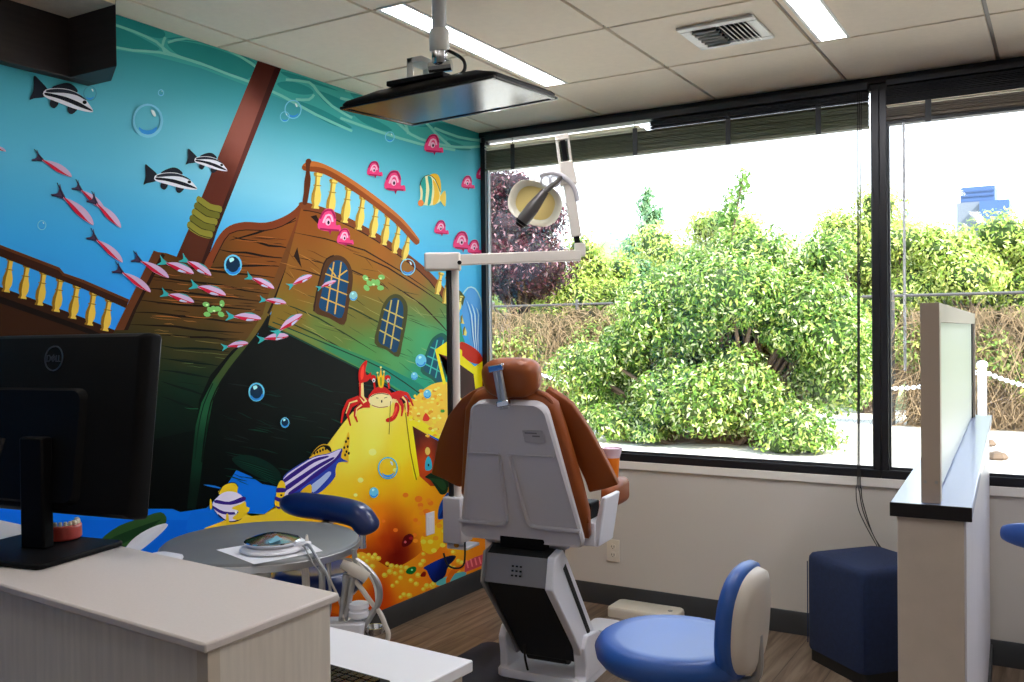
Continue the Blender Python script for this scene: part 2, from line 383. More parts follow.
MURAL = """
0 88 182 178, -4847 5116 139 0 407 0 634 0 543 0 846 0 806 0 986 0 484 0 0 -125 -412 -125 -733 -77 -646 8 -574 17 -514 32 -625 43 -452 29 -451 -13 -303 -41 -140 -22
1 60 156 156, -4722 5114 173 2 225 0 49 -31 -51 -40 -141 -7 -164 10 -92 16
1 60 156 156, -4723 5032 119 -5 164 -26 113 -33 -115 -44 -165 -23 -119 -17
1 60 156 156, -4259 5024 111 48 218 27 297 0 238 -43 -85 -113 -191 -18 -262 11 -217 27
1 60 156 156, -4267 5056 181 60 253 0 339 0 99 -25 -238 22 -329 -2
1 60 156 156, -3148 4985 176 50 203 -6 49 -42 -174 -43 -197 3
1 60 156 156, -3108 5091 217 14 249 -7 262 -17 -347 -8 -284 -13
1 60 156 156, -2678 5020 208 3 271 -35 140 -55 -234 -46 -245 41
1 60 156 156, -2915 4880 226 -3 259 -37 227 -58 -228 -27 -259 40
1 60 156 156, -2224 5108 317 8 353 -21 79 -63 -314 -42 -295 36
1 60 156 156, -1506 5105 365 -9 208 -64 -295 -54 -247 34
1 60 156 156, -2199 4929 289 0 304 -60 -186 -33 -266 27
1 60 156 156, -967 5078 461 33 500 1 4 -83 -507 -70 -352 44
1 60 156 156, -642 4936 268 -9 179 -25 -258 -42 -191 12
0 142 206 196, -4727 5031 74 0 99 -3 100 -9 93 -15 52 -27 64 -26 127 -6 149 -2 148 -10 146 -10 120 -5 123 -7 156 -14 177 -23 191 -36 210 -40 265 -34 222 -25 15 24 -222 25 -264 34 -211 39 -192 36 -178 22 -158 14 -124 7 -121 4 -145 10 -149 10 -150 1 -124 5 -60 25 -55 28 -96 15 -101 9 -100 3 -74 0
0 142 206 196, -4728 4875 72 6 102 10 109 22 116 21 116 8 120 1 140 -3 112 -4 9 21 -113 4 -140 3 -122 -2 -119 -9 -117 -21 -108 -22 -101 -11 -72 -5
0 142 206 196, -4286 5069 -17 -35 -12 -45 17 -33 19 -22 20 14 -19 21 -14 27 11 38 16 33
0 142 206 196, -4250 5027 67 34 96 38 118 17 132 0 136 0 130 -18 112 -27 80 -25 18 21 -82 25 -114 24 -133 0 -139 0 -135 0 -122 0 -102 -37 -68 -36
0 142 206 196, -3052 5023 132 23 146 17 51 -18 45 -36 87 -47 108 -47 148 -32 125 -21 18 24 -125 21 -145 31 -105 46 -85 46 -46 36 -65 21 -153 -18 -133 -23
0 142 206 196, -2721 4985 -20 -25 -34 -26 -83 -19 -76 -13 -2 -23 78 13 91 22 49 35 24 29
0 142 206 196, -2368 5011 149 7 201 1 205 -15 198 -30 147 -53 141 -52 165 -21 184 -3 219 5 246 19 299 45 212 44 0 29 -211 -44 -295 -46 -241 -19 -216 -5 -180 3 -157 19 -137 51 -153 54 -204 30 -209 14 -204 -1 -150 -7
0 142 206 196, -2297 5099 226 13 276 0 193 -43 142 -62 67 -75 25 -63 42 13 -27 66 -73 81 -149 65 -203 22 -282 0 -229 0
0 142 206 196, -1484 5116 192 -32 222 -46 105 -44 86 -45 140 -48 117 -36 32 26 -117 36 -138 47 -85 44 -111 46 -227 46 -194 6
0 142 206 196, -906 5004 191 -11 258 -6 270 17 185 21 0 31 -176 -22 -266 -18 -253 6 -191 10
0 142 206 196, -2373 4829 243 -12 331 -14 318 -8 329 0 355 20 282 21 8 29 -281 -22 -353 -20 -327 -1 -318 8 -331 12 -243 12
1 18 128 220, -5161 1777 372 55 326 23 447 -170 349 121 157 -54 390 -104 554 -259 -11 -537 -2590 565
0 16 118 214, -5163 1679 2593 -469 -14 -716 -2588 661
0 104 52 38, -3369 5116 266 0 -707 -1413 -151 -292 -252 35 122 232, -3278 5092 92 44 36 -3522 4542 170 112 100 -3853 4033 110 56 40 -4115 3502 100 54 34
0 74 36 30, -3172 5116 69 0 -707 -1413 -125 -291 -45 10, -3165 5092 70 32 28 -3488 4508 120 70 62 -3924 3668 70 36 26
1 150 146 66, -3989 3940 111 -48 108 -9 -15 -53 -117 8 -107 49
0 70 70 34, -4005 3890 46 -24 62 -26 63 -7 49 -2 1 7 -48 2 -62 7 -60 25 -46 24
1 124 122 52, -4012 3889 110 -49 108 -9 -15 -53 -116 9 -107 50
0 70 70 34, -4028 3839 46 -24 61 -26 63 -8 49 -1 1 7 -48 1 -61 8 -60 25 -46 24
1 150 146 66, -4035 3839 110 -49 107 -10 -15 -53 -116 10 -106 50
0 70 70 34, -4051 3789 46 -24 61 -26 62 -9 49 -2 1 8 -48 1 -60 8 -60 26 -46 24
1 124 122 52, -4058 3789 109 -50 107 -10 -14 -53 -116 10 -105 51
0 70 70 34, -4074 3740 46 -25 61 -26 62 -9 48 -2 2 7 -48 2 -61 8 -59 26 -45 24
1 150 146 66, -4080 3739 108 -50 106 -11 -14 -53 -115 11 -105 51
0 70 70 34, -4096 3690 46 -25 60 -26 61 -10 48 -2 2 7 -48 2 -60 9 -58 26 -46 25
0 70 42 22, -5658 3232 122 -40 236 -77 375 -126 190 -68 37 -181 -968 28
0 36 22 14, -5659 3176 122 -42 236 -78 375 -125 151 -63 0 -22 -885 285
0 226 196 92, -5606 3411 -7 -12 12 -10 -6 -42 -8 -25 -17 -37 -7 -38 7 -31 -8 -7 -2 -9 51 -6 2 9 -6 9 17 28 7 38 -5 40 1 26 8 42 15 7 -2 14
0 150 116 36, -5606 3411 -7 -12 12 -10 -6 -42 -8 -25 -17 -37 -7 -38 7 -31 -8 -7 -2 -9 17 -2 1 9 4 8 1 30 7 38 10 37 6 26 6 42 -3 9 4 13
0 150 116 36, -5610 3387 52 -5 1 6 -52 5
0 150 116 36, -5619 3332 51 -5 1 6 -51 5
0 226 196 92, -5492 3384 -7 -13 12 -10 -6 -44 -8 -26 -18 -38 -7 -39 7 -32 -9 -8 -1 -9 52 -6 2 9 -6 9 18 30 7 39 -5 41 1 27 9 44 15 7 -3 14
0 150 116 36, -5492 3384 -7 -13 12 -10 -6 -44 -8 -26 -18 -38 -7 -39 7 -32 -9 -8 -1 -9 17 -2 1 9 4 8 1 31 7 40 11 39 6 26 7 44 -4 9 4 13
0 150 116 36, -5496 3359 53 -5 1 6 -53 4
0 150 116 36, -5506 3302 53 -5 1 5 -53 6
0 226 196 92, -5385 3348 -8 -13 13 -10 -6 -44 -9 -27 -19 -38 -6 -40 7 -32 -9 -8 -2 -9 55 -7 1 9 -6 10 18 29 7 41 -4 41 0 27 10 45 16 7 -3 14
0 150 116 36, -5385 3348 -8 -13 13 -10 -6 -44 -9 -27 -19 -38 -6 -40 7 -32 -9 -8 -2 -9 18 -2 1 8 5 9 0 32 7 39 11 40 6 26 8 45 -4 10 5 13
0 150 116 36, -5390 3323 55 -5 1 6 -55 5
0 150 116 36, -5400 3265 55 -5 1 6 -55 5
0 226 196 92, -5275 3310 -8 -13 13 -10 -6 -45 -9 -27 -19 -38 -7 -40 7 -33 -9 -8 -2 -9 56 -7 2 9 -7 10 19 29 8 41 -5 42 1 27 9 45 17 7 -4 14
0 150 116 36, -5275 3310 -8 -13 13 -10 -6 -45 -9 -27 -19 -38 -7 -40 7 -33 -9 -8 -2 -9 18 -2 2 9 4 8 1 32 7 40 12 40 6 26 7 45 -3 10 4 13
0 150 116 36, -5280 3285 57 -6 1 6 -57 5
0 150 116 36, -5290 3227 56 -7 1 6 -56 6
0 226 196 92, -5161 3268 -8 -13 13 -10 -7 -44 -9 -26 -19 -38 -8 -40 8 -32 -10 -8 -1 -9 58 -8 1 9 -6 10 19 29 8 40 -5 41 0 28 10 44 17 7 -3 14
0 150 116 36, -5161 3268 -8 -13 13 -10 -7 -44 -9 -26 -19 -38 -8 -40 8 -32 -10 -8 -1 -9 18 -2 2 9 5 8 0 31 8 40 12 39 6 26 8 45 -4 9 4 13
0 150 116 36, -5166 3243 58 -6 1 6 -58 6
0 150 116 36, -5177 3186 58 -7 2 6 -59 7
0 226 196 92, -5044 3229 -8 -13 14 -11 -7 -45 -10 -27 -20 -39 -8 -40 9 -33 -10 -8 -2 -9 60 -9 1 9 -7 11 21 29 8 41 -6 43 1 28 10 45 18 7 -3 15
0 150 116 36, -5044 3229 -8 -13 14 -11 -7 -45 -10 -27 -20 -39 -8 -40 9 -33 -10 -8 -2 -9 19 -3 2 9 5 9 0 32 8 40 12 40 7 27 8 46 -4 10 5 13
0 150 116 36, -5049 3203 61 -6 1 6 -61 6
0 150 116 36, -5060 3145 60 -7 2 6 -61 7
0 226 196 92, -4922 3184 -9 -12 14 -11 -7 -46 -9 -26 -21 -39 -8 -40 8 -33 -10 -8 -2 -9 62 -9 2 9 -8 10 21 30 8 40 -5 43 1 28 10 45 18 7 -3 14
0 150 116 36, -4922 3184 -9 -12 14 -11 -7 -46 -9 -26 -21 -39 -8 -40 8 -33 -10 -8 -2 -9 20 -3 2 9 5 9 1 32 7 40 13 40 7 27 8 45 -4 10 5 13
0 150 116 36, -4927 3159 62 -7 1 6 -62 7
0 150 116 36, -4939 3100 62 -7 2 6 -63 7
0 226 196 92, -4804 3145 -9 -13 15 -11 -8 -45 -10 -26 -21 -39 -8 -40 8 -33 -10 -8 -2 -8 64 -10 1 9 -7 10 22 29 8 41 -6 42 1 28 11 45 19 7 -4 14
0 150 116 36, -4804 3145 -9 -13 15 -11 -8 -45 -10 -26 -21 -39 -8 -40 8 -33 -10 -8 -2 -8 20 -4 2 9 5 9 1 32 8 40 13 40 7 26 9 45 -4 10 4 13
0 150 116 36, -4810 3119 65 -8 1 7 -64 7
0 150 116 36, -4821 3061 64 -8 1 6 -64 8
0 74 42 24, -5654 3490 122 -37 391 -119 33 -35 139 -38 353 -125 -28 -62 -326 125 -156 49 -407 133 -122 37
0 112 66 36, -5654 3490 122 -37 391 -119 33 -35 139 -38 353 -125 -6 -19 -348 122 -148 42 -28 33 -386 119 -122 37
0 104 72 36, -4405 3489 110 -5 103 -23 122 -32 135 -15 73 124 84 115 85 70 156 43 235 17 190 59 139 76 110 86 -2 -138 -134 -296 -181 -276 -135 -224 -204 -243 -193 -168 -169 -173 -94 -198 -48 -199 -46 -271 -20 -249 -411 70 -294 119 19 1099 114 184 148 239, -4355 3408 104 70 30 -3379 3572 140 88 34 -2995 3797 148 92 36 -4123 3072 104 76 36 -3602 3080 112 82 38 -4129 2749 70 70 38 -4133 2500 22 56 40 -4198 2306 12 40 30 -4203 2010 6 22 18 -4327 1732 4 14 12
0 40 26 16, -3693 3624 62 14 82 20 74 20 74 21 73 26 74 26 80 23 82 24 91 33 70 28 -1 3 -72 -24 -92 -29 -83 -21 -81 -21 -76 -26 -72 -26 -72 -23 -73 -23 -80 -24 -61 -19
0 40 26 16, -3661 3655 54 -10 70 -10 62 -4 62 -3 65 -12 69 -11 70 1 71 4 78 -3 63 -4 1 3 -61 8 -79 8 -71 0 -67 1 -67 11 -66 11 -65 1 -62 1 -70 6 -56 5
0 40 26 16, -3813 3546 60 -10 79 -9 74 2 74 2 78 -6 79 -8 77 -2 78 0 92 2 74 3 1 3 -74 2 -91 1 -77 4 -76 5 -78 8 -80 5 -77 -5 -72 -5 -79 5 -61 6
0 40 26 16, -3905 3400 64 0 85 3 76 7 77 9 75 5 77 5 80 7 81 6 94 3 75 2 1 3 -75 3 -94 1 -82 -3 -80 -5 -77 -4 -76 -6 -77 -11 -76 -11 -84 -7 -64 -5
0 40 26 16, -4429 3400 96 -4 126 -6 117 -8 119 -9 121 -7 125 -6 131 -2 135 -1 157 -5 127 -4 0 3 -125 9 -157 9 -135 4 -131 4 -124 6 -121 6 -120 7 -117 5 -128 1 -96 0
0 40 26 16, -4469 3312 90 -10 121 -12 113 -10 117 -8 118 -6 120 -6 126 -17 132 -16 151 -10 122 -6 0 3 -120 10 -151 14 -129 20 -127 18 -122 7 -118 5 -117 6 -113 7 -121 7 -92 6
0 40 26 16, -4512 3221 91 -4 119 -6 111 -11 115 -12 116 -8 120 -7 127 -7 131 -8 148 -8 117 -6 0 2 -116 11 -147 12 -130 11 -127 10 -120 7 -116 7 -115 10 -112 8 -121 2 -90 -1
0 40 26 16, -4564 3138 92 -11 122 -13 109 -10 113 -6 118 -3 121 -1 123 -5 127 -5 147 -6 119 -4 0 3 -118 8 -147 10 -126 9 -124 6 -121 2 -117 2 -113 4 -110 6 -122 9 -93 7
0 40 26 16, -4598 3046 86 -2 114 -4 107 -12 111 -14 110 -6 113 -6 118 -13 122 -12 141 -6 113 -2 0 2 -112 7 -140 10 -121 15 -119 15 -113 6 -110 6 -111 11 -108 9 -115 1 -86 -3
0 40 26 16, -4616 2960 82 -5 108 -6 101 -5 104 -6 103 -14 107 -13 110 -7 113 -4 130 -4 103 -2 0 2 -103 7 -129 8 -112 7 -109 9 -106 14 -105 12 -105 5 -101 1 -109 2 -82 1
0 40 26 16, -4366 2882 61 -3 80 -4 74 -9 75 -9 76 -2 76 -1 76 -6 78 -6 91 0 73 1 0 3 -72 3 -91 4 -77 9 -77 8 -76 2 -75 1 -75 6 -75 6 -81 1 -61 -2
0 14 34 26, -4352 2807 51 -13 69 -13 63 -5 64 -3 63 -3 63 -3 63 -3 66 -4 78 -9 63 -7 0 2 -61 12 -78 13 -66 7 -64 5 -63 4 -63 2 -64 0 -63 2 -68 10 -52 8
0 14 34 26, -4354 2713 47 -8 60 -10 53 -10 54 -10 54 -8 56 -7 56 -6 58 -5 67 -9 54 -8 0 3 -52 11 -67 13 -58 9 -56 7 -55 8 -54 8 -54 7 -54 7 -61 6 -47 4
0 14 34 26, -4356 2626 42 -7 53 -8 45 -9 46 -9 49 -10 51 -9 50 -9 52 -8 58 -8 47 -6 0 3 -45 9 -58 12 -50 11 -51 11 -50 10 -49 9 -47 7 -46 6 -54 5 -42 2
0 14 34 26, -4357 2546 37 -15 48 -18 41 -16 42 -14 45 -13 46 -13 45 -15 46 -15 52 -11 40 -7 0 2 -38 12 -49 15 -45 17 -45 17 -46 14 -45 12 -43 12 -42 12 -49 15 -39 11
0 14 34 26, -4360 2434 34 -12 44 -16 36 -18 38 -18 40 -12 39 -10 40 -17 41 -18 47 -16 36 -10 1 2 -35 15 -44 18 -39 20 -40 20 -41 12 -38 10 -38 16 -39 15 -45 13 -36 8
0 61 38 20, -4322 3035 79 -6 82 -2 84 -6 0 1 -83 9 -83 2 -78 3
0 176 116 58, -3890 3119 85 -2 89 -5 89 -6 1 1 -89 10 -89 5 -86 -2
0 140 114 63, -4410 2900 53 -7 56 -1 55 -4 0 1 -54 8 -56 1 -54 3
0 64 38 20, -3670 3167 96 -3 96 -10 99 1 0 1 -98 3 -97 10 -96 -1
0 44 112 80, -4153 2337 59 -14 63 -5 64 -12 0 1 -63 16 -63 5 -60 10
0 159 115 60, -4150 2991 41 -9 39 0 42 -4 0 2 -41 8 -39 0 -42 5
0 176 116 58, -4202 3262 43 -3 43 -2 42 0 1 1 -42 3 -44 2 -43 1
0 176 116 58, -3785 3186 60 -7 59 0 63 -5 0 1 -62 11 -59 0 -61 2
0 19 39 28, -4008 2492 48 -13 48 -3 51 -10 0 1 -50 13 -48 3 -48 10
0 50 38 22, -3875 2893 78 -4 76 -12 81 -3 1 0 -81 7 -76 12
0 113 114 68, -4248 2772 109 -11 108 -12 111 -12 0 1 -110 14 -109 13 -109 8
0 64 38 20, -4389 3112 35 0 33 -3 35 -1 1 2 -35 5 -34 3 -35 -5
0 176 116 58, -3521 3454 95 0 97 -1 101 -2 0 1 -100 5 -98 1 -95 -3
0 64 38 20, -4219 3126 88 -7 91 -1 95 -3 1 2 -95 8 -92 0 -88 3
0 64 38 20, -3864 3204 100 -14 108 2 106 -9 1 2 -106 13 -108 -2 -101 9
0 64 38 20, -3318 3484 43 -3 42 1 45 -2 0 2 -44 7 -42 -2 -44 -2
0 58 112 77, -3948 2483 49 -3 49 -7 51 -10 0 1 -50 14 -49 7 -50 0
0 176 116 58, -3414 3677 81 1 83 1 86 2 0 1 -85 4 -83 -1 -82 -7
0 64 38 20, -4329 3278 51 -3 53 -4 52 -2 1 2 -52 6 -53 4 -52 -2
0 176 116 58, -3573 3257 80 -5 82 -4 87 -1 0 1 -86 5 -83 4 -80 1
0 176 116 58, -3884 3257 98 -11 100 1 102 1 0 1 -102 2 -99 -1 -98 8
0 64 38 20, -3806 3166 41 0 40 -2 43 -1 0 1 -43 4 -40 2 -41 -3
0 64 38 20, -3971 3223 34 -5 37 1 36 0 1 2 -36 3 -37 -1 -35 1
0 56 38 21, -3779 2977 85 -4 85 -10 88 1 0 1 -87 2 -85 10 -86 1
0 64 38 20, -4421 3286 34 -6 35 2 36 -1 0 1 -36 4 -35 -2 -33 3
0 176 116 58, -3953 3209 97 -5 98 -6 102 -3 1 1 -102 8 -98 6 -97 1
0 64 38 20, -3520 3293 70 -6 73 -2 71 -4 0 1 -70 8 -73 3 -71 1
0 176 116 58, -4360 3145 96 -9 98 -2 101 -9 1 1 -101 14 -99 2 -96 4
0 144 115 63, -4410 2918 42 1 41 -9 43 1 0 2 -42 1 -41 9 -43 -4
0 64 38 20, -3684 3507 109 1 113 -3 115 7 0 1 -114 -3 -113 3 -110 -4
0 136 114 64, -4270 2880 58 -11 60 -4 60 0 0 1 -59 3 -61 4 -58 8
0 46 38 23, -3825 2845 49 -10 50 -6 51 -4 0 1 -49 9 -51 7 -50 4
0 127 114 66, -4045 2838 88 -12 92 -11 93 -2 0 1 -92 7 -92 11 -89 8
0 95 113 71, -4172 2673 37 -4 37 -5 36 2 0 2 -36 2 -36 4 -37 0
0 176 116 58, -3994 3390 86 0 90 -5 92 2 0 1 -91 3 -90 5 -86 -4
0 176 116 58, -4247 3215 50 -9 51 3 54 -6 0 2 -53 10 -51 -3 -50 4
0 175 115 58, -3478 3080 12 -5 18 2 11 2 0 2 -12 2 -16 -3 -12 1
0 176 116 58, -3672 3398 51 2 51 -7 56 6 0 1 -54 0 -52 7 -52 -7
0 35 39 25, -4235 2706 97 -12 100 -15 103 -10 0 2 -102 14 -100 15 -98 7
0 176 116 58, -4257 3126 65 -9 67 -1 70 -3 0 1 -69 8 -67 0 -66 5
0 64 38 20, -3487 3248 48 0 45 -3 50 -2 0 2 -49 6 -45 2 -49 -3
0 176 116 58, -4134 3175 101 -9 102 -2 106 -4 1 2 -106 9 -103 2 -101 4
0 64 38 20, -3775 3114 117 -8 122 0 124 -8 0 1 -123 12 -123 0 -117 4
0 14 40 30, -4256 2345 67 -15 65 -5 67 -14 0 1 -66 18 -66 5 -67 11
0 52 112 78, -3978 2453 54 -9 52 -7 56 -6 0 2 -55 11 -52 7 -55 3
0 63 38 20, -4245 3060 50 -1 53 -3 53 -7 0 2 -52 11 -53 3 -51 -3
0 176 116 58, -3677 3470 53 -6 57 -3 57 1 1 1 -58 2 -56 4 -54 2
0 64 38 20, -3614 3132 68 -3 70 -3 73 2 0 1 -73 3 -70 3 -68 -2
0 64 38 20, -3505 3657 111 5 111 1 115 1 0 1 -114 2 -112 -1 -111 -8
0 166 115 59, -4134 3025 85 -11 88 -6 87 3 0 2 -87 2 -87 6 -85 6
0 166 115 59, -4432 3022 85 -5 88 -3 87 -7 0 2 -87 10 -88 3 -85 1
0 60 38 20, -4259 3022 36 -5 33 -7 37 4 0 2 -36 0 -33 7 -37 0
0 64 38 20, -3644 3113 76 -7 77 3 78 -7 0 1 -78 11 -76 -2 -77 2
0 64 38 20, -3226 3633 42 2 45 2 41 -3 0 1 -40 6 -45 -1 -43 -6
0 163 115 60, -4445 3013 77 -12 78 -5 82 -1 0 1 -81 3 -78 5 -78 10
0 176 116 58, -4324 3328 50 -3 51 -5 52 3 0 1 -52 -1 -50 6 -51 0
0 102 113 70, -3857 2707 62 -11 65 -9 66 -3 0 1 -65 7 -65 9 -62 8
0 64 38 20, -4185 3145 104 -4 105 -6 106 -6 1 2 -106 10 -105 7 -104 -1
0 64 38 20, -3971 3190 40 -2 38 -2 43 -4 1 1 -42 9 -39 3 -41 -4
0 176 116 58, -3959 3332 35 -9 36 3 32 -2 1 1 -33 4 -35 -2 -35 5
0 176 116 58, -3928 3270 80 -11 81 0 85 2 0 1 -84 3 -81 0 -81 6
0 168 115 59, -3890 3039 114 -9 115 -11 121 0 0 1 -120 4 -115 11 -114 5
0 167 115 59, -4416 3027 76 -6 78 -4 78 -6 0 1 -78 9 -78 4
0 176 116 58, -3417 3192 18 2 15 -6 18 5 -1 1 -16 -1 -15 6 -19 -6
0 64 38 20, -3467 3670 126 -2 132 6 136 2 0 2 -135 2 -132 -6 -126 -3
0 154 115 61, -4324 2964 28 -2 30 1 29 -6 1 1 -29 11 -31 -1 -28 -2
0 21 39 28, -4225 2532 82 -10 85 -15 86 -9 0 1 -85 13 -86 15 -81 7
0 89 113 72, -4127 2650 61 -5 61 -13 63 0 0 1 -63 2 -61 13 -61 3
0 64 38 20, -3407 3525 80 1 83 -6 84 2 1 1 -83 3 -84 6 -81 -5
0 176 116 58, -3648 3633 117 -1 120 1 123 4 0 1 -122 1 -120 -2 -118 -3
0 32 39 26, -4135 2655 61 -4 63 -8 65 -2 0 1 -64 6 -63 8 -62 0
0 110 114 68, -3968 2745 87 -9 90 -12 95 -3 0 1 -94 7 -91 12 -87 6
1 138 76 42, -3955 3405 77 132 84 123 102 79 156 46 234 17 191 63 138 76 94 78 70 3 -1 -47 -144 -95 -139 -81 -210 -57 -217 -14 -139 -39 -97 -91 -74 -96 -61 -106
0 60 32 18, -3860 3434 32 53 43 68 42 64 52 54 78 29 93 16 107 7 111 7 99 24 93 32 91 45 68 38 -6 7 -68 -38 -90 -45 -91 -32 -97 -23 -109 -7 -108 -7 -96 -17 -80 -30 -56 -57 -42 -64 -43 -68 -31 -53
0 116 70 40, -4405 3496 80 -19 -260 -411 -78 -145 -74 0 126 215
0 56 34 22, -4336 3481 29 -12 -245 -391 -79 -158 -32 1 78 145
0 17 18 16, -3471 2738 114 243 68 83 90 -82 232 -137 -191 -98
0 12 15 14, -3303 2915 265 -35 367 -145 330 -117 383 -146 349 -174 274 -149 -200 -134 -720 18 -302 -152 -384 -242 -180 -59 -261 72 -129 84 -146 68 -145 -152 -159 -99 -243 12 -262 132 -162 238 170 194 403 32 42 225 109 185 223 188 191 92, -3157 2789 18 19 18 -2544 2553 14 17 16 -3605 2358 8 11 10 -2935 1966 6 24 20 -3510 1785 2 11 10 -4291 1742 2 8 7 -4006 2233 6 22 16
0 14 62 52, -3338 2384 60 -10 62 -16 65 -2 0 3 -62 9 -63 16 -62 3
0 34 46 44, -3105 2178 124 -28 131 -26 133 -26 0 2 -132 31 -130 26 -126 22
0 10 40 34, -2042 2419 100 -10 103 -16 104 -11 0 2 -102 16 -104 15 -101 6
0 34 46 44, -2341 1738 75 -30 82 -27 78 -23 1 2 -75 28 -82 27 -78 25
0 34 46 44, -3446 2163 85 -25 86 -16 89 -22 1 1 -88 26 -87 16 -86 21
0 10 40 34, -3816 2263 48 -22 49 -19 51 -14 0 1 -49 18 -48 19 -51 18
0 14 62 52, -3438 2136 108 -30 111 -19 114 -27 1 1 -114 31 -111 19 -108 26
0 14 62 52, -3206 1760 62 -22 66 -17 66 -21 1 2 -63 28 -67 17 -64 15
0 34 46 44, -2181 2170 77 -24 80 -22 82 -12 1 2 -80 18 -79 21 -80 19
0 10 40 34, -2349 2293 93 -24 96 -22 100 -10 0 3 -97 18 -95 22 -97 15
0 34 46 44, -3753 1938 88 -29 91 -18 93 -22 0 2 -92 27 -90 18 -89 24
0 10 40 34, -3767 2227 49 -14 47 -9 50 -10 1 2 -50 14 -47 9 -49 9
0 14 62 52, -3701 1783 36 -17 40 -21 37 -14 0 1 -35 17 -40 21 -38 14
0 10 40 34, -2544 2364 112 -19 114 -16 117 -8 0 2 -116 14 -114 15 -112 14
0 14 62 52, -3442 2188 53 -22 55 -27 60 -24 1 2 -57 27 -55 27 -56 18
0 10 40 34, -3481 2483 56 -19 59 -16 59 -14 0 2 -56 20 -59 15 -58 14
0 20 74 58, -3037 2186 61 -16 65 -11 66 -15 0 1 -65 19 -65 11 -62 13
0 10 40 34, -3623 1989 79 -21 81 -22 84 -14 0 2 -82 21 -80 22 -82 14
0 20 74 58, -2690 2403 59 -21 60 -18 65 -12 0 2 -61 18 -60 17 -62 16
0 34 46 44, -2768 2199 66 -18 70 -17 69 -22 1 1 -68 26 -71 17 -67 15
0 34 46 44, -3665 2083 48 -22 50 -16 52 -20 1 2 -49 26 -50 17 -51 16
0 10 40 34, -3191 2279 80 -19 80 -21 84 -16 0 1 -83 20 -80 21 -81 15
0 14 62 52, -3403 1945 66 -25 67 -22 68 -18 1 2 -66 24 -67 22 -68 19
0 20 74 58, -3492 1718 68 -27 69 -23 72 -17 0 2 -69 23 -69 23 -70 21
0 14 62 52, -2095 2358 131 -24 133 -28 141 -25 2 3 -139 32 -134 29 -134 15
0 34 46 44, -2368 2048 65 -17 65 -13 66 -8 1 2 -65 12 -65 12 -67 14
0 34 46 44, -2362 1639 78 -33 78 -30 84 -26 1 2 -80 33 -78 29 -82 27
0 10 40 34, -2748 1974 126 -28 129 -28 135 -28 1 3 -133 36 -130 28 -128 20
0 10 40 34, -3792 2092 51 -25 52 -14 54 -20 0 1 -52 24 -52 14 -52 21
0 20 74 58, -2120 2402 146 -28 148 -22 150 -15 0 2 -149 21 -147 22 -148 22
0 34 46 44, -3348 1707 107 -23 113 -29 113 -21 0 1 -112 25 -113 29 -108 19
0 34 46 44, -3784 2071 81 -25 83 -19 85 -18 1 2 -84 23 -83 19 -82 20
0 14 62 52, -3385 2311 61 -14 62 -23 67 -10 0 2 -64 16 -61 23 -65 8
0 34 46 44, -2738 2060 48 -12 46 -17 51 -9 0 1 -48 14 -46 17 -51 8
0 20 74 58, -2945 1741 80 -22 81 -23 85 -15 0 2 -82 23 -81 23 -82 15
0 20 74 58, -2778 1678 104 -23 109 -23 111 -18 0 3 -109 26 -109 22 -106 16
0 20 74 58, -2576 1631 47 -31 46 -24 50 -24 1 1 -46 28 -47 23 -50 29
0 34 46 44, -3284 2035 68 -26 70 -14 72 -17 1 2 -70 25 -70 14 -70 18
0 10 40 34, -3400 2437 76 -31 79 -20 79 -22 2 2 -77 30 -79 20 -79 23
0 14 62 52, -2166 1866 108 -32 111 -36 117 -27 0 2 -115 30 -110 35 -110 29
0 20 74 58, -2316 1939 141 -39 148 -33 154 -27 1 2 -152 35 -148 32 -143 32
0 20 74 58, -2869 1862 53 -25 53 -24 58 -25 2 2 -55 29 -53 25 -57 20
0 10 40 34, -3516 2448 43 -18 45 -13 45 -14 1 2 -43 18 -45 13 -45 13
0 20 74 58, -3768 1774 72 -25 73 -30 77 -19 1 2 -75 25 -73 30 -74 19
0 20 74 58, -2541 2113 56 -23 55 -25 63 -20 2 3 -58 27 -55 24 -61 17
0 10 40 34, -2929 1714 85 -30 89 -28 89 -17 0 3 -86 24 -88 28 -88 23
0 34 46 44, -3734 2496 88 -18 93 -15 96 -14 0 2 -94 22 -93 14 -90 11
0 14 62 52, -3768 1961 103 -34 107 -24 109 -32 1 2 -109 36 -106 24 -104 30
0 10 40 34, -3385 2184 46 -17 49 -21 49 -17 1 2 -46 20 -50 21 -48 13
0 20 74 58, -3652 1725 37 -22 44 -20 42 -18 1 1 -41 21 -43 21 -39 18
0 14 62 52, -3643 1847 86 -27 89 -29 91 -24 1 3 -89 30 -90 29 -87 21
0 14 62 52, -2809 1981 120 -16 121 -25 125 -18 0 2 -124 23 -121 25 -121 11
0 14 62 52, -3636 2263 49 -23 54 -27 52 -18 1 2 -48 23 -54 27 -53 18
0 10 40 34, -2709 2230 99 -21 100 -17 104 -12 0 2 -103 15 -100 17 -100 17
0 10 40 34, -3517 2350 86 -25 89 -19 90 -17 1 2 -89 24 -88 20 -88 18
0 34 46 44, -2013 1680 151 -49 161 -37 167 -45 2 3 -164 53 -162 37 -154 40
0 14 62 52, -2500 2248 60 -12 63 -18 62 -7 0 2 -60 11 -62 19 -62 7
0 14 62 52, -2911 2475 80 -26 86 -25 86 -18 1 3 -83 25 -85 25 -84 18
0 10 40 34, -2884 2210 101 -24 101 -15 107 -24 1 2 -106 30 -101 15 -103 18
0 10 40 34, -3643 1753 92 -26 96 -26 101 -19 0 1 -100 23 -96 27 -92 21
0 10 40 34, -2812 2375 67 -32 66 -25 73 -22 1 2 -69 27 -66 25 -71 27
0 34 46 44, -3315 2124 69 -30 73 -25 75 -24 2 2 -73 31 -72 24 -73 24
0 14 62 52, -3781 1834 54 -15 56 -12 57 -15 1 2 -57 20 -56 12 -55 10
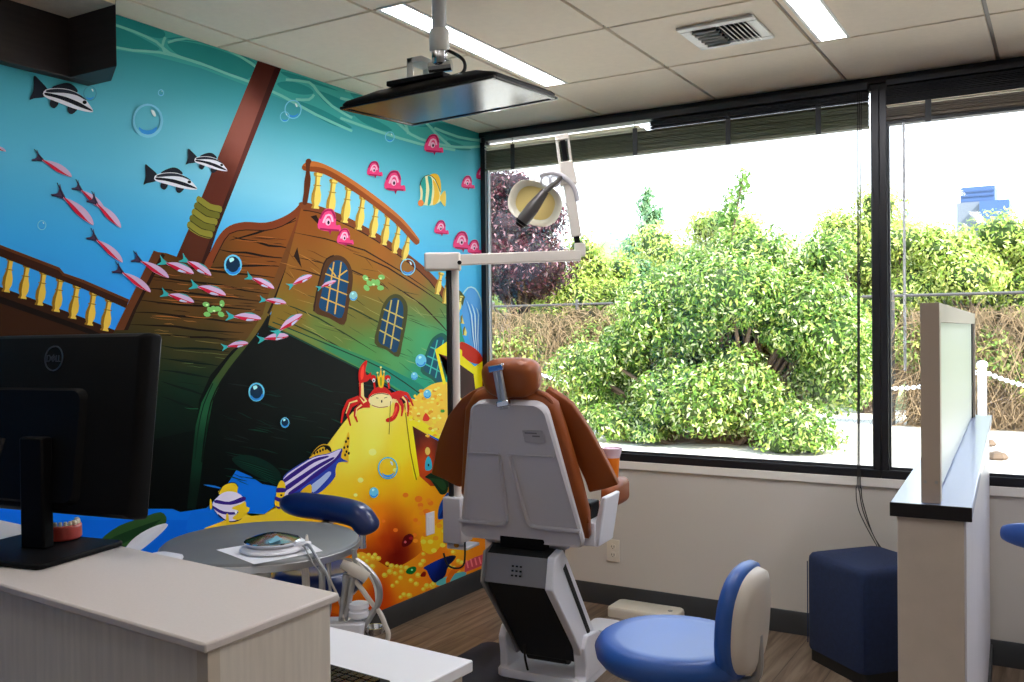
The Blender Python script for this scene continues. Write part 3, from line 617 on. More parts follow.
0 20 74 58, -3458 2127 67 -24 70 -18 70 -24 1 1 -69 28 -70 18 -68 20
0 20 74 58, -3527 2113 70 -14 74 -17 73 -15 1 2 -71 22 -75 18 -71 6
1 10 52 44, -3701 1904 138 9 160 -46 147 -81 84 -87 -49 -77 -148 63 -144 74 -121 70
0 6 34 30, -3668 1892 81 -29 110 -38 121 -45 99 -36 1 2 -98 40 -120 46 -110 37 -83 25
0 18 76 60, -3644 1877 79 -29 105 -39 114 -42 93 -34 0 1 -90 38 -113 44 -107 37 -80 26
0 6 34 30, -3620 1862 76 -30 102 -39 106 -40 86 -32 1 2 -84 35 -105 43 -103 37 -78 26
0 18 76 60, -3596 1847 74 -31 98 -39 99 -38 79 -29 0 1 -76 33 -99 41 -98 37 -76 27
0 6 34 30, -3572 1832 72 -31 94 -40 91 -36 72 -27 1 2 -70 31 -91 38 -94 37 -74 28
0 18 76 60, -3547 1817 69 -32 89 -40 84 -34 66 -25 1 2 -63 29 -84 36 -90 37 -72 28
0 6 34 30, -3523 1802 67 -33 85 -40 77 -32 58 -22 1 1 -56 27 -75 33 -87 38 -69 29
0 18 76 60, -3498 1786 64 -33 81 -40 69 -30 52 -20 1 2 -49 24 -68 31 -82 38 -67 30
0 6 34 30, -3474 1771 63 -34 76 -40 62 -28 44 -17 1 1 -42 22 -60 29 -78 38 -65 30
0 18 76 60, -3449 1755 60 -35 72 -39 54 -26 38 -15 1 1 -35 20 -52 26 -74 38 -63 32
0 6 34 30, -3424 1740 57 -36 69 -40 46 -23 31 -13 1 2 -28 16 -45 25 -69 38 -61 32
0 18 76 60, -3399 1724 55 -36 64 -40 38 -21 24 -10 1 1 -21 14 -36 22 -65 39 -58 32
0 130 84 42, -2891 3995 123 2 -149 -279 -204 -352 -137 -240 18 -41 -170 -192 -198 -179 -180 -182 -95 -149 -62 -202 -35 -198 -43 -248 -41 -170 -80 14 34 194 29 222 29 196 59 174 112 159 170 175 193 155 165 189 86 207 149 284 143 265, -2852 3925 138 78 40 -3080 3452 124 82 40 -3353 3002 122 104 48 -3713 2633 78 94 52 -3949 2337 44 104 70 -4050 1991 20 66 48 -4087 1644 14 40 30
0 44 26 16, -2781 3988 -62 -115 -86 -158 -99 -178 -97 -173 -76 -136 -57 -101 -32 -51 -14 -21 22 -8 15 22 31 51 58 102 77 136 97 173 100 179 86 159 62 115
0 16 30 22, -3300 3032 -55 -68 -80 -89 -96 -88 -101 -90 -94 -89 -82 -87 -58 -79 -44 -81 -31 -95 -24 -106 -25 -137 -17 -112 13 -3 18 112 24 138 24 105 31 94 43 80 58 77 82 87 94 89 101 90 97 88 80 90 55 68
0 14 52 38, -3886 2508 -43 -67 -50 -91 -31 -87 -23 -96 -21 -123 -15 -100 11 -2 15 100 21 123 23 95 31 87 49 89 43 68
0 150 96 44, -2872 4009 172 -12 327 -55 328 -77 350 -109 375 -134 350 -162 317 -221 191 -235 45 -157 115 -188 -84 -218 -178 -143 -354 -106 -282 -22 -329 123 -429 179 -383 146 -355 127 -319 126 -276 86 48 141 156 324, -2794 3890 152 96 38 -2295 3832 166 110 42 -1788 3650 172 116 48 -1225 3449 168 118 58 -2054 3412 160 116 42 -2876 3375 150 104 42 -3059 3068 140 118 48 -2102 3135 132 126 62 -1028 3154 130 140 78 -2668 2868 120 140 76 -2058 2646 100 160 96 -1521 2709 100 170 112 -1101 2802 90 176 126 -1196 2344 44 166 136 -653 2582 44 180 158
0 70 46 24, -2976 3745 382 -25 540 -66 605 -187 526 -190 3 3 -519 197 -606 190 -545 64 -386 17
0 70 46 24, -3015 3542 351 -36 440 -54 308 -76 211 -64 2 3 -205 72 -309 78 -444 51 -354 29
0 70 46 24, -3052 3441 179 -17 251 -44 301 -124 260 -121 3 2 -254 128 -301 128 -256 41 -182 9
0 54 74 44, -2880 3222 266 -44 382 -79 474 -156 420 -150 3 2 -414 158 -474 159 -387 76 -269 36
0 54 74 44, -3144 3140 171 -44 269 -81 417 -166 391 -160 2 2 -384 167 -417 169 -273 79 -174 37
0 70 46 24, -1704 3369 242 -89 323 -134 323 -194 263 -171 4 2 -252 178 -321 197 -329 132 -251 82
0 70 46 24, -2218 3620 196 -37 316 -76 511 -176 484 -173 3 3 -476 181 -510 178 -321 73 -202 30
0 54 74 44, -3197 3017 203 -63 287 -94 341 -132 295 -117 2 2 -289 124 -340 135 -290 91 -207 56
0 54 100 69, -1696 2680 97 -17 98 -18 103 -25 0 1 -101 27 -98 18 -98 15
0 87 78 44, -2807 3162 60 -28 64 -18 67 -28 0 1 -64 30 -64 18 -62 25
0 140 196 140, -680 2240 96 -40 97 -50 106 -35 2 2 -101 38 -97 51 -101 36
0 63 94 62, -1718 2898 90 -21 89 -13 92 -15 1 1 -91 18 -89 13 -91 18
0 160 168 108, -2497 2860 44 -21 45 -22 45 -27 1 0 -42 30 -45 22 -47 19
0 83 80 47, -1825 3373 42 -22 42 -28 49 -28 2 1 -44 31 -42 29 -48 19
0 90 76 41, -2447 3357 75 -34 79 -33 81 -29 1 1 -77 33 -80 32 -78 32
0 186 134 69, -3151 3481 69 -8 68 -15 73 -4 0 1 -71 7 -69 15 -69 5
0 155 175 116, -874 3079 144 -10 150 -15 152 -9 1 2 -151 13 -151 15 -145 5
0 155 175 116, -2304 2741 54 -35 51 -34 57 -34 1 1 -54 35 -51 34 -57 34
0 142 192 135, -1214 2537 129 -47 132 -45 143 -47 1 1 -139 51 -132 44 -133 44
0 49 103 72, -1352 2642 104 -32 105 -34 113 -31 1 1 -111 33 -106 34 -105 29
0 142 192 136, -1363 2494 63 -28 69 -28 70 -28 1 1 -65 32 -69 29 -67 23
0 103 67 32, -3113 3416 45 -26 48 -27 51 -16 1 1 -48 19 -47 28 -49 22
0 104 67 31, -2791 3546 64 -20 64 -12 66 -14 1 2 -64 18 -64 12 -66 16
0 174 151 88, -2126 3411 100 -13 104 -10 108 -2 0 1 -106 7 -104 10 -101 8
0 91 75 41, -2114 3483 86 -5 88 -6 93 -4 1 1 -92 7 -88 6 -88 2
0 106 65 30, -2463 3701 109 -28 117 -34 120 -21 0 1 -118 24 -116 33 -111 26
0 67 91 59, -1462 3069 64 -14 64 -7 71 -10 1 1 -69 15 -64 8 -66 9
0 79 83 50, -2408 3108 73 -32 79 -33 79 -29 1 1 -75 33 -80 33 -76 28
0 92 75 40, -2253 3451 53 -19 55 -9 56 -14 1 1 -53 19 -55 9 -56 15
0 160 168 108, -1771 3040 88 -36 93 -36 96 -38 2 1 -92 42 -93 37 -93 32
0 53 101 70, -1425 2716 35 -13 38 -21 38 -22 1 1 -34 24 -39 22 -38 10
0 163 165 105, -1639 3169 79 -26 82 -14 85 -23 1 2 -82 27 -82 14 -82 22
0 64 93 61, -1411 3014 125 -28 128 -33 134 -26 1 1 -130 31 -129 33 -128 23
0 40 110 80, -1075 2369 97 -24 98 -23 107 -18 1 1 -105 22 -98 23 -99 20
0 70 89 57, -2424 2896 41 -16 47 -11 45 -13 0 1 -43 15 -47 11 -43 14
0 140 196 140, -439 2516 167 -38 168 -33 102 -33 0 1 -100 36 -168 32 -168 36
0 102 68 32, -2327 3668 84 -19 84 -16 88 -9 1 1 -87 11 -84 16 -86 17
0 67 91 59, -1897 2954 86 -36 90 -27 90 -25 1 1 -86 30 -90 27 -90 31
0 160 169 109, -1364 3146 84 -42 87 -36 89 -41 2 1 -84 46 -87 36 -89 37
0 108 64 28, -2826 3612 88 -19 92 -29 93 -21 1 2 -90 25 -93 29 -90 14
0 183 138 73, -3047 3426 26 -32 25 -27 28 -29 1 0 -26 31 -24 27 -29 30
0 170 155 93, -2852 3079 25 -26 28 -17 31 -14 1 1 -27 17 -27 17 -30 23
0 87 78 44, -3128 3074 91 -30 92 -21 100 -30 0 1 -97 33 -93 21 -93 27
0 40 109 79, -1272 2429 111 -24 114 -23 119 -22 1 1 -119 25 -113 23 -112 21
0 57 98 66, -1416 2840 36 -13 36 -15 42 -22 1 0 -40 24 -37 16 -37 11
0 173 151 88, -1867 3485 67 -32 73 -32 76 -30 1 1 -71 34 -74 32 -70 29
0 77 85 52, -2747 2954 108 -25 113 -21 114 -18 0 1 -112 21 -114 20 -108 23
0 159 170 110, -2377 2840 52 -11 51 -9 55 -11 -54 14 -51 9 -53 9
0 157 172 112, -1272 3076 125 -10 131 -13 129 -8 1 1 -129 12 -131 13 -126 6
0 166 161 100, -2691 2982 89 -29 95 -16 97 -22 0 1 -95 25 -95 16 -91 26
0 174 150 87, -2953 3176 83 -17 85 -14 84 -15 0 1 -83 18 -85 13 -84 15
0 148 185 127, -726 2847 144 -45 152 -51 156 -41 1 1 -154 44 -151 51 -148 42
0 171 154 92, -2563 3185 75 -31 75 -28 80 -28 -78 31 -74 28 -78 29
0 62 94 62, -1706 2891 103 -30 103 -26 110 -24 1 1 -109 26 -103 26 -104 28
0 77 85 51, -2549 3017 67 -26 64 -23 70 -24 1 1 -68 27 -64 24 -69 22
0 77 84 51, -1865 3227 37 -33 39 -23 43 -32 2 1 -37 36 -39 23 -43 29
0 140 196 140, -638 2323 110 -43 112 -32 120 -35 1 1 -116 40 -112 32 -113 38
0 71 88 56, -2307 2953 78 -37 83 -32 82 -37 1 0 -80 40 -84 32 -80 35
0 61 95 63, -1860 2824 63 -31 61 -36 70 -33 2 1 -67 36 -61 36 -67 28
0 40 110 80, -1048 2332 81 -39 80 -38 88 -39 2 1 -84 43 -80 38 -85 35
0 49 103 73, -1549 2588 66 -33 61 -38 69 -34 1 1 -65 37 -61 37 -69 31
0 164 164 103, -1463 3259 86 -29 90 -25 90 -32 1 1 -85 37 -92 25 -88 24
0 63 94 62, -844 3132 34 -32 37 -40 40 -29 2 1 -33 31 -37 40 -41 30
0 165 162 101, -2073 3131 101 -41 106 -34 111 -34 1 2 -108 37 -106 33 -104 38
0 140 196 140, -860 2448 96 -42 95 -34 104 -45 1 0 -101 48 -96 34 -98 40
0 59 97 65, -1064 2956 121 -23 123 -30 130 -28 1 1 -129 30 -123 31 -123 20
0 81 82 48, -2555 3107 73 -7 76 -15 76 -6 1 2 -75 10 -76 15 -75 2
0 64 93 61, -1398 3031 73 -18 74 -14 72 -15 1 1 -71 18 -73 15 -75 14
0 164 163 102, -2795 2916 76 -36 83 -35 83 -38 2 1 -81 41 -83 36 -79 33
0 61 95 63, -2014 2781 76 -23 78 -18 83 -28 1 1 -80 32 -79 19 -79 18
0 56 99 67, -1737 2726 121 -38 128 -23 132 -30 0 1 -129 35 -128 23 -123 33
0 178 145 81, -2998 3269 69 -22 69 -24 75 -25 1 0 -73 28 -70 24 -70 20
0 147 185 128, -1177 2723 49 -19 48 -13 54 -11 0 1 -50 15 -47 13 -53 16
0 79 83 50, -2545 3061 65 -22 67 -33 71 -22 0 1 -68 24 -67 33 -67 20
0 168 158 96, -2096 3236 113 -30 113 -26 121 -30 1 1 -118 35 -113 26 -116 25
0 53 101 69, -1899 2622 73 -19 73 -21 77 -21 0 1 -74 24 -73 21 -76 16
0 176 147 84, -3180 3163 43 -19 44 -16 48 -12 1 1 -46 16 -43 16 -46 15
0 144 189 132, -876 2681 120 -27 119 -18 129 -20 0 1 -127 23 -119 19 -122 23
0 143 191 134, -475 2716 84 -51 92 -44 93 -38 2 1 -88 42 -92 44 -90 47
0 69 90 57, -2004 2992 49 -26 53 -24 54 -31 1 1 -52 32 -53 25 -51 23
0 50 103 72, -700 2803 102 -22 103 -23 110 -22 1 2 -106 27 -104 22 -105 17
0 96 72 37, -2635 3420 90 -17 90 -18 95 -10 1 2 -93 13 -91 18 -91 13
0 169 157 95, -2398 3170 102 -32 109 -35 114 -28 1 2 -111 32 -109 34 -106 29
0 104 66 31, -2838 3544 56 -36 58 -32 59 -27 2 1 -56 30 -58 32 -59 33
0 62 94 63, -1051 3055 153 -12 161 -14 160 -17 1 1 -160 20 -161 14 -153 9
0 99 70 35, -2649 3482 82 -20 85 -17 87 -14 1 1 -87 16 -85 18 -82 17
0 167 159 98, -2904 2968 62 -28 65 -20 69 -22 1 1 -66 27 -65 20 -65 23
0 52 101 70, -1036 2801 148 -32 153 -37 160 -36 0 1 -158 39 -153 36
0 140 196 140, -1001 2378 143 -41 151 -34 154 -38 1 2 -152 41 -151 35 -145 37
0 156 174 115, -1997 2838 61 -13 60 -20 64 -13 1 1 -61 18 -60 20 -65 9
0 140 194 138, -1138 2476 60 -35 57 -34 61 -37 1 1 -58 39 -57 33 -63 34
0 86 78 44, -2978 3104 21 -36 25 -35 28 -33 1 0 -22 36 -25 35 -26 33
0 96 72 37, -2059 3600 40 -33 41 -29 44 -38 2 1 -41 40 -40 29 -45 31
0 186 134 68, -2932 3569 69 -22 71 -24 71 -23 1 1 -68 27 -71 24 -72 18
0 77 85 51, -1552 3301 116 -18 118 -13 120 -10 1 2 -119 14 -118 14 -117 13
0 146 187 130, -1445 2611 63 -25 68 -13 66 -20 1 2 -63 24 -68 13 -66 20
0 111 62 26, -3076 3594 37 -28 36 -36 41 -29 1 1 -38 31 -36 35 -40 27
0 159 169 110, -1279 3146 34 -31 40 -32 38 -37 2 1 -33 39 -41 32 -38 29
0 84 80 46, -2518 3184 90 -31 93 -34 92 -28 1 0 -91 31 -93 34 -91 29
0 158 172 112, -1946 2918 57 -22 63 -20 59 -19 1 0 -58 22 -63 20 -58 20
0 182 140 76, -2787 3460 65 -32 66 -30 72 -23 1 2 -68 26 -66 30 -69 28
0 72 88 55, -2081 3035 72 -19 72 -13 78 -6 0 1 -76 10 -71 13 -75 16
1 54 30 18, -2776 3905 75 20 91 -121
1 54 30 18, -2987 3545 44 79 50 -174
1 54 30 18, -2046 3826 86 2 86 -57
1 70 150 104, -3097 2906 401 -135 355 -135 383 -145 429 -178 228 -105 173 101 -398 162 -429 153 -384 113 -356 96 -342 90, -2918 2862 126 142 80 -2340 2682 70 150 110 -1528 2362 30 150 130
0 30 80 60, -3248 2977 128 -36 199 -58 271 -83 307 -96 290 -89 287 -99 314 -144 248 -125 12 9 -249 125 -315 144 -290 100 -290 89 -308 96 -271 82 -199 58 -128 36
0 22 84 70, -3294 2942 104 -30 148 -47 163 -60 178 -66 175 -63 180 -64 188 -71 194 -76 208 -90 187 -86 121 -67 71 -45 18 10 -72 46 -123 68 -189 87 -209 90 -195 76 -189 70 -180 65 -176 62 -178 67 -164 60 -149 46 -104 31
1 140 84 46, -2918 3999 54 21 164 -7 327 -49 328 -77 350 -105 375 -136 350 -161 318 -218 163 -231 -80 -32 -151 187 -303 231 -337 162 -363 133 -340 108 -319 74 -300 54 -184 1
0 74 44 26, -2866 3944 72 3 110 -4 140 -23 158 -32 157 -33 162 -41 167 -50 172 -57 181 -63 181 -70 171 -75 165 -88 176 -127 136 -109 17 7 -137 109 -178 129 -166 88 -172 75 -183 70 -182 63 -173 58 -167 50 -163 40 -157 34 -159 32 -142 22 -111 4 -74 -2
0 236 214 120, -2719 4299 -12 -20 25 -11 -7 -64 -13 -39 -30 -59 -9 -58 18 -44 -16 -13 -2 -13 100 4 2 13 -12 13 31 46 8 59 -13 57 -2 38 12 65 29 16 -7 18
0 184 150 62, -2719 4299 -12 -20 25 -11 -7 -64 -13 -39 -30 -59 -9 -58 18 -44 -16 -13 -2 -13 32 1 2 13 7 13 -2 45 9 58 16 58 8 39 8 65 -7 12 6 20
0 184 150 62, -2724 4263 102 8 1 8 -102 -8
0 184 150 62, -2736 4179 101 7 2 8 -102 -7
0 236 214 120, -2517 4268 -13 -20 24 -12 -11 -67 -15 -40 -33 -61 -11 -59 15 -46 -17 -14 -3 -13 101 2 3 13 -12 13 33 48 12 60 -10 60 0 40 16 67 30 15 -6 20
0 184 150 62, -2517 4268 -13 -20 24 -12 -11 -67 -15 -40 -33 -61 -11 -59 15 -46 -17 -14 -3 -13 33 1 2 13 8 13 1 47 11 59 19 61 11 40 12 67 -7 13 7 20
0 184 150 62, -2524 4231 102 5 2 8 -102 -5
0 184 150 62, -2541 4144 102 4 2 9 -102 -5
0 236 214 120, -2311 4230 -14 -21 24 -13 -13 -68 -16 -40 -35 -61 -14 -61 14 -47 -17 -13 -3 -14 102 1 3 13 -12 14 36 47 13 62 -8 60 1 41 18 69 31 14 -6 20
0 184 150 62, -2311 4230 -14 -21 24 -13 -13 -68 -16 -40 -35 -61 -14 -61 14 -47 -17 -13 -3 -14 33 0 3 14 8 13 2 47 13 61 21 61 12 41 14 68 -6 13 8 21
0 184 150 62, -2319 4192 104 3 2 8 -104 -3
0 184 150 62, -2339 4104 104 2 2 8 -104 -2
0 236 214 120, -2108 4171 -15 -20 24 -12 -14 -66 -17 -39 -36 -58 -15 -59 13 -45 -18 -13 -3 -13 102 -1 3 13 -12 13 36 46 15 59 -7 59 3 39 19 66 30 13 -5 20
0 184 150 62, -2108 4171 -15 -20 24 -12 -14 -66 -17 -39 -36 -58 -15 -59 13 -45 -18 -13 -3 -13 33 0 3 13 8 13 3 45 15 59 22 58 13 39 15 66 -6 13 8 20
0 184 150 62, -2117 4134 103 2 2 8 -103 -1
0 184 150 62, -2138 4049 102 1 3 9 -103 -1
0 236 214 120, -1911 4105 -15 -19 24 -12 -13 -63 -17 -38 -37 -56 -14 -57 13 -44 -18 -12 -3 -12 104 -2 3 12 -12 13 36 44 15 57 -8 57 2 38 19 64 31 13 -5 19
0 184 150 62, -1911 4105 -15 -19 24 -12 -13 -63 -17 -38 -37 -56 -14 -57 13 -44 -18 -12 -3 -12 34 -1 3 12 8 13 3 44 14 56 22 57 13 38 15 63 -6 13 8 19
0 184 150 62, -1920 4069 105 1 2 9 -105 -1
0 184 150 62, -1941 3987 104 1 3 8 -105 0
0 236 214 120, -1736 4037 -15 -19 23 -12 -14 -61 -17 -37 -37 -54 -14 -55 12 -43 -17 -12 -4 -12 102 -3 3 13 -11 12 36 42 15 56 -7 55 3 37 19 62 31 12 -5 19
0 184 150 62, -1736 4037 -15 -19 23 -12 -14 -61 -17 -37 -37 -54 -14 -55 12 -43 -17 -12 -4 -12 33 -1 3 12 9 12 3 43 15 55 22 55 13 37 16 61 -7 12 9 19
0 184 150 62, -1746 4002 103 -1 3 9 -104 0
0 184 150 62, -1767 3922 102 -1 3 9 -103 1
0 236 214 120, -1559 3966 -15 -18 22 -13 -17 -61 -18 -36 -38 -53 -17 -54 10 -43 -17 -11 -4 -12 96 -5 4 12 -10 13 37 41 17 54 -4 56 4 37 22 60 30 12 -4 19
0 184 150 62, -1559 3966 -15 -18 22 -13 -17 -61 -18 -36 -38 -53 -17 -54 10 -43 -17 -11 -4 -12 31 -2 4 12 8 12 5 42 17 54 25 54 14 37 18 60 -5 13 9 18
0 184 150 62, -1570 3931 98 -2 3 9 -98 2
0 184 150 62, -1595 3852 98 -3 3 9 -98 3
0 236 214 120, -1396 3888 -16 -17 21 -12 -19 -57 -20 -34 -39 -49 -19 -51 7 -41 -17 -10 -4 -11 93 -7 4 11 -9 12 37 38 20 51 -1 53 6 34 24 57 29 10 -2 18
0 184 150 62, -1396 3888 -16 -17 21 -12 -19 -57 -20 -34 -39 -49 -19 -51 7 -41 -17 -10 -4 -11 30 -3 4 12 9 10 7 40 19 51 26 51 15 34 21 57 -4 11 9 17
0 184 150 62, -1409 3855 95 -5 3 9 -94 5
0 184 150 62, -1436 3781 94 -5 3 9 -94 5
0 236 214 120, -845 3515 -14 -14 20 -11 -16 -46 -17 -28 -35 -40 -16 -41 9 -34 -16 -8 -4 -9 89 -9 3 9 -9 11 34 30 16 42 -3 44 5 28 20 47 28 7 -4 15
0 184 150 62, -845 3515 -14 -14 20 -11 -16 -46 -17 -28 -35 -40 -16 -41 9 -34 -16 -8 -4 -9 29 -3 3 9 8 9 5 33 16 41 23 42 13 27 18 47 -5 10 8 14
0 184 150 62, -856 3487 90 -7 4 9 -90 7
0 184 150 62, -879 3427 90 -8 3 9 -89 8
0 236 214 120, -722 3475 -14 -17 22 -12 -14 -59 -15 -34 -34 -51 -13 -52 11 -41 -16 -11 -3 -11 92 -6 3 11 -10 13 32 39 14 52 -6 54 3 35 18 58 27 11 -4 18
0 184 150 62, -722 3475 -14 -17 22 -12 -14 -59 -15 -34 -34 -51 -13 -52 11 -41 -16 -11 -3 -11 29 -2 3 11 8 11 3 41 14 52 20 52 12 35 15 58 -6 12 8 17
0 184 150 62, -731 3441 93 -3 3 9 -94 4
0 184 150 62, -751 3366 93 -4 2 9 -93 5
1 158 92 46, -2858 4345 91 39 168 -1 313 -66 420 -139 409 -170 260 -175 -21 -56 -69 13 -257 148 -333 144 -411 138 -312 80 -252 -5
1 196 128 70, -2851 4351 85 38 168 0 312 -67 420 -138 409 -171 260 -174 -30 -9 -278 164 -371 144 -411 141 -312 73 -238 -19
1 112 62 34, -2814 4397 37 11 22 -17 -16 -33 -8 -58 13 -74 -24 -119 -31 -98 -51 0 17 103 9 90 23 92 -6 71
1 104 112 60, -528 3353 135 -59 126 -127 68 -162 -28 -163 -47 1 -9 146 -79 128 -123 126
0 228 220 140, -473 3280 -12 -10 18 -9 -13 -35 -14 -21 -30 -30 -12 -32 8 -26 -14 -6 -3 -7 79 -9 3 7 -8 9 29 22 13 32 -4 34 3 22 16 35 24 5 -3 12
0 150 140 70, -473 3280 -12 -10 18 -9 -13 -35 -14 -21 -30 -30 -12 -32 8 -26 -14 -6 -3 -7 26 -3 3 7 7 7 3 25 13 32 19 31 10 21 14 36 -4 7 7 11
0 150 140 70, -482 3258 80 -8 4 10 -80 7
0 150 140 70, -501 3212 80 -8 4 9 -80 8
0 228 220 140, -390 3154 -12 -10 18 -9 -12 -36 -15 -20 -30 -30 -13 -32 9 -27 -14 -6 -3 -7 80 -9 3 7 -9 8 30 23 13 32 -4 34 3 22 16 35 25 5 -4 12
0 150 140 70, -390 3154 -12 -10 18 -9 -12 -36 -15 -20 -30 -30 -13 -32 9 -27 -14 -6 -3 -7 26 -3 3 7 6 7 4 25 13 32 19 31 11 21 14 36 -5 8 7 10
0 150 140 70, -399 3131 81 -8 4 10 -81 8
0 150 140 70, -418 3085 81 -9 4 10 -81 9
0 228 220 140, -346 3026 -12 -10 18 -9 -13 -36 -14 -21 -31 -29 -13 -32 9 -27 -14 -6 -3 -7 81 -10 3 7 -9 8 30 23 13 31 -4 35 3 22 16 35 25 5 -3 11
0 150 140 70, -346 3026 -12 -10 18 -9 -13 -36 -14 -21 -31 -29 -13 -32 9 -27 -14 -6 -3 -7 26 -3 3 7 7 6 3 26 14 32 19 31 11 21 14 35 -5 8 7 11
0 150 140 70, -355 3003 81 -9 4 9 -81 10
0 150 140 70, -374 2957 81 -10 4 10 -82 10
1 110 176 226, -341 3295 90 84 119 -29 88 -113 39 -198 -8 -398 -76 -97 -89 36 -57 132 -114 196 -71 193
0 70 140 206, -372 3246 43 -75 49 -102 22 -110 21 -117 39 -129 36 -101 4 1 -26 101 -32 129 -18 117 -25 111 -57 103 -53 72
0 206 228 246, -326 3227 38 -65 44 -93 16 -109 14 -118 33 -129 31 -101 4 0 -20 101 -26 130 -12 118 -19 111 -51 93 -49 63
0 70 140 206, -280 3209 34 -56 37 -83 11 -108 8 -120 27 -130 25 -100 4 0 -15 101 -19 129 -6 120 -13 110 -46 84 -43 54
0 206 228 246, -233 3190 29 -46 31 -74 4 -107 3 -121 20 -130 20 -101 4 0 -10 102 -12 129 0 121 -7 109 -39 75 -39 44
0 70 140 206, -186 3172 24 -37 25 -64 -1 -107 -4 -122 13 -130 15 -101 4 0 -4 101 -6 130 6 122 -1 108 -33 66 -34 35
0 206 228 246, -138 3153 19 -27 18 -55 -7 -105 -10 -125 6 -129 10 -101 5 0 0 101 1 129 12 125 5 106 -26 56 -30 26
0 70 140 206, -90 3134 14 -18 11 -44 -13 -105 -16 -126 0 -130 5 -101 4 0 6 101 7 130 19 126 11 105 -20 47 -25 16
0 186 226 240, -387 3290 41 36 55 35 58 9 62 -11 61 -40 52 -67 33 -113 18 -100 5 1 0 101 -27 115 -56 71 -68 45 -77 14 -76 -12 -62 -39 -42 -38
1 96 66 36, -2751 3077 36 151 80 223 59 94 97 38 99 1 91 -43 60 -96 -3 -122 -56 -191 -64 -173 -196 58
1 30 86 122, -2679 3109 28 120 64 185 56 87 71 38 79 0 71 -44 23 -80 -28 -176 -68 -216 -164 41
0 206 178 92, -2601 3408 313 -66 7 11 -314 66
0 206 178 92, -2630 3303 320 -75 7 11 -320 75
0 206 178 92, -2662 3198 317 -83 7 11 -318 83
0 206 178 92, -2489 3525 -105 -445 17 -1 105 446
0 206 178 92, -2390 3531 -96 -476 17 -1 96 476
0 206 178 92, -2546 3465 84 -75 14 8 -84 75
0 206 178 92, -2308 3464 -121 -64 10 -9 122 64
0 64 40 22, -2741 3077 13 61 23 89 38 114 41 109 28 58 28 33 50 23 44 13 -6 12 -46 -13 -55 -26 -33 -38 -29 -60 -41 -108 -38 -115 -23 -90 -13 -61
1 86 86 44, -1923 2785 64 200 64 155 94 89 111 33 112 -27 80 -88 -20 -160 -69 -199 -67 -148 -188 74
1 28 82 116, -1862 2803 49 173 64 145 79 80 95 22 80 -38 30 -79 -36 -179 -84 -236 -141 52
0 196 186 110, -1784 3106 313 -86 9 12 -314 85
0 196 186 110, -1817 3009 328 -98 9 12 -328 97
0 196 186 110, -1850 2903 310 -110 10 11 -310 110
0 196 186 110, -1664 3202 -133 -428 20 -2 133 428
0 196 186 110, -1554 3205 -135 -482 20 -2 136 482
1 36 110 96, -1193 2487 89 171 91 133 108 61 109 20 92 -43 36 -97 -41 -170 -80 -273 -215 106
1 16 100 120, -1141 2505 90 162 73 102 90 51 92 10 53 -86 -40 -179 -60 -209 -160 81
0 80 190 180, -1019 2722 288 -80 10 12 -289 80
0 80 190 180, -1074 2630 322 -94 10 12 -322 94
0 80 190 180, -1111 2549 301 -106 12 12 -302 106
0 80 190 180, -899 2801 -150 -350 22 -4 150 350
0 80 190 180, -790 2799 -153 -395 22 -4 154 396
0 140 196 120, -3904 3109 -14 -12 -26 -2 -22 10 -6 15 15 12 25 2 22 -9
0 140 196 120, -3776 3097 -19 6 -11 18 4 21 17 10 19 -5 11 -19 -4 -20
0 140 196 120, -3895 3034 -14 -12 -25 -3 -23 9 -7 15 14 13 25 3 23 -9
0 140 196 120, -3760 3028 -18 -9 -26 3 -19 14 -1 16 18 10 26 -3 19 -14
0 140 196 120, -3835 3062 -21 -5 -23 10 -12 17 5 16 20 5 23 -9 13 -18
0 140 196 120, -3873 3057 -19 -6 -24 7 -14 16 3 17 19 6 24 -7 15 -17
0 140 196 120, -3787 3074 -16 -12 -27 1 -21 11 -4 16 16 11 26 0 22 -11
0 206 232 180, -3915 3111 -7 -7 -13 0 -7 7 7 7 14 0
0 206 232 180, -3777 3114 -7 -7 -14 0 -7 6 7 7 14 0
0 206 232 180, -3847 3066 -7 -7 -14 0 -7 7 7 6 14 1
0 140 196 120, -2007 3376 -30 -6 -34 11 -17 22 10 19 30 7 33 -11 17 -22
0 140 196 120, -1751 3413 -23 -16 -40 -3 -35 11 -8 19 22 16 41 3 34 -11
0 140 196 120, -1996 3282 -31 -5 -32 13 -15 22 10 19 30 5 33 -12 16 -23
0 140 196 120, -1767 3315 -16 -18 -40 -8 -38 6 -15 17 17 18 38 9 39 -6
0 140 196 120, -1917 3328 -30 6 -17 22 5 25 24 14 30 -5 17 -22 -5 -26
0 140 196 120, -1944 3331 -30 -8 -36 8 -21 20 5 20 29 8 36 -8 22 -20
0 140 196 120, -1861 3330 -29 7 -15 23 8 25 26 13 29 -7 15 -23 -8 -25
0 206 232 180, -2008 3396 -10 -8 -21 -1 -10 8 11 8 20 1
0 206 232 180, -1798 3405 -11 -9 -22 0 -10 7 11 9 21 1
0 206 232 180, -1905 3343 -11 -8 -21 -1 -10 8 10 9 21 0
1 62 98 56, -4873 1489 142 70 179 23 170 14 52 -68 -71 -60 -236 -61 -237 0
1 36 70 44, -4811 1477 175 36 184 22 69 2 -171 -68 -227 -53
1 20 124 216, -4113 1541 94 -1 95 -31 81 -40 271 -75 -3 -133 -541 106
0 40 130 210, -3984 1734 41 -16 53 -17 47 -14 36 -8 1 3 -33 16 -47 17 -54 14 -44 8
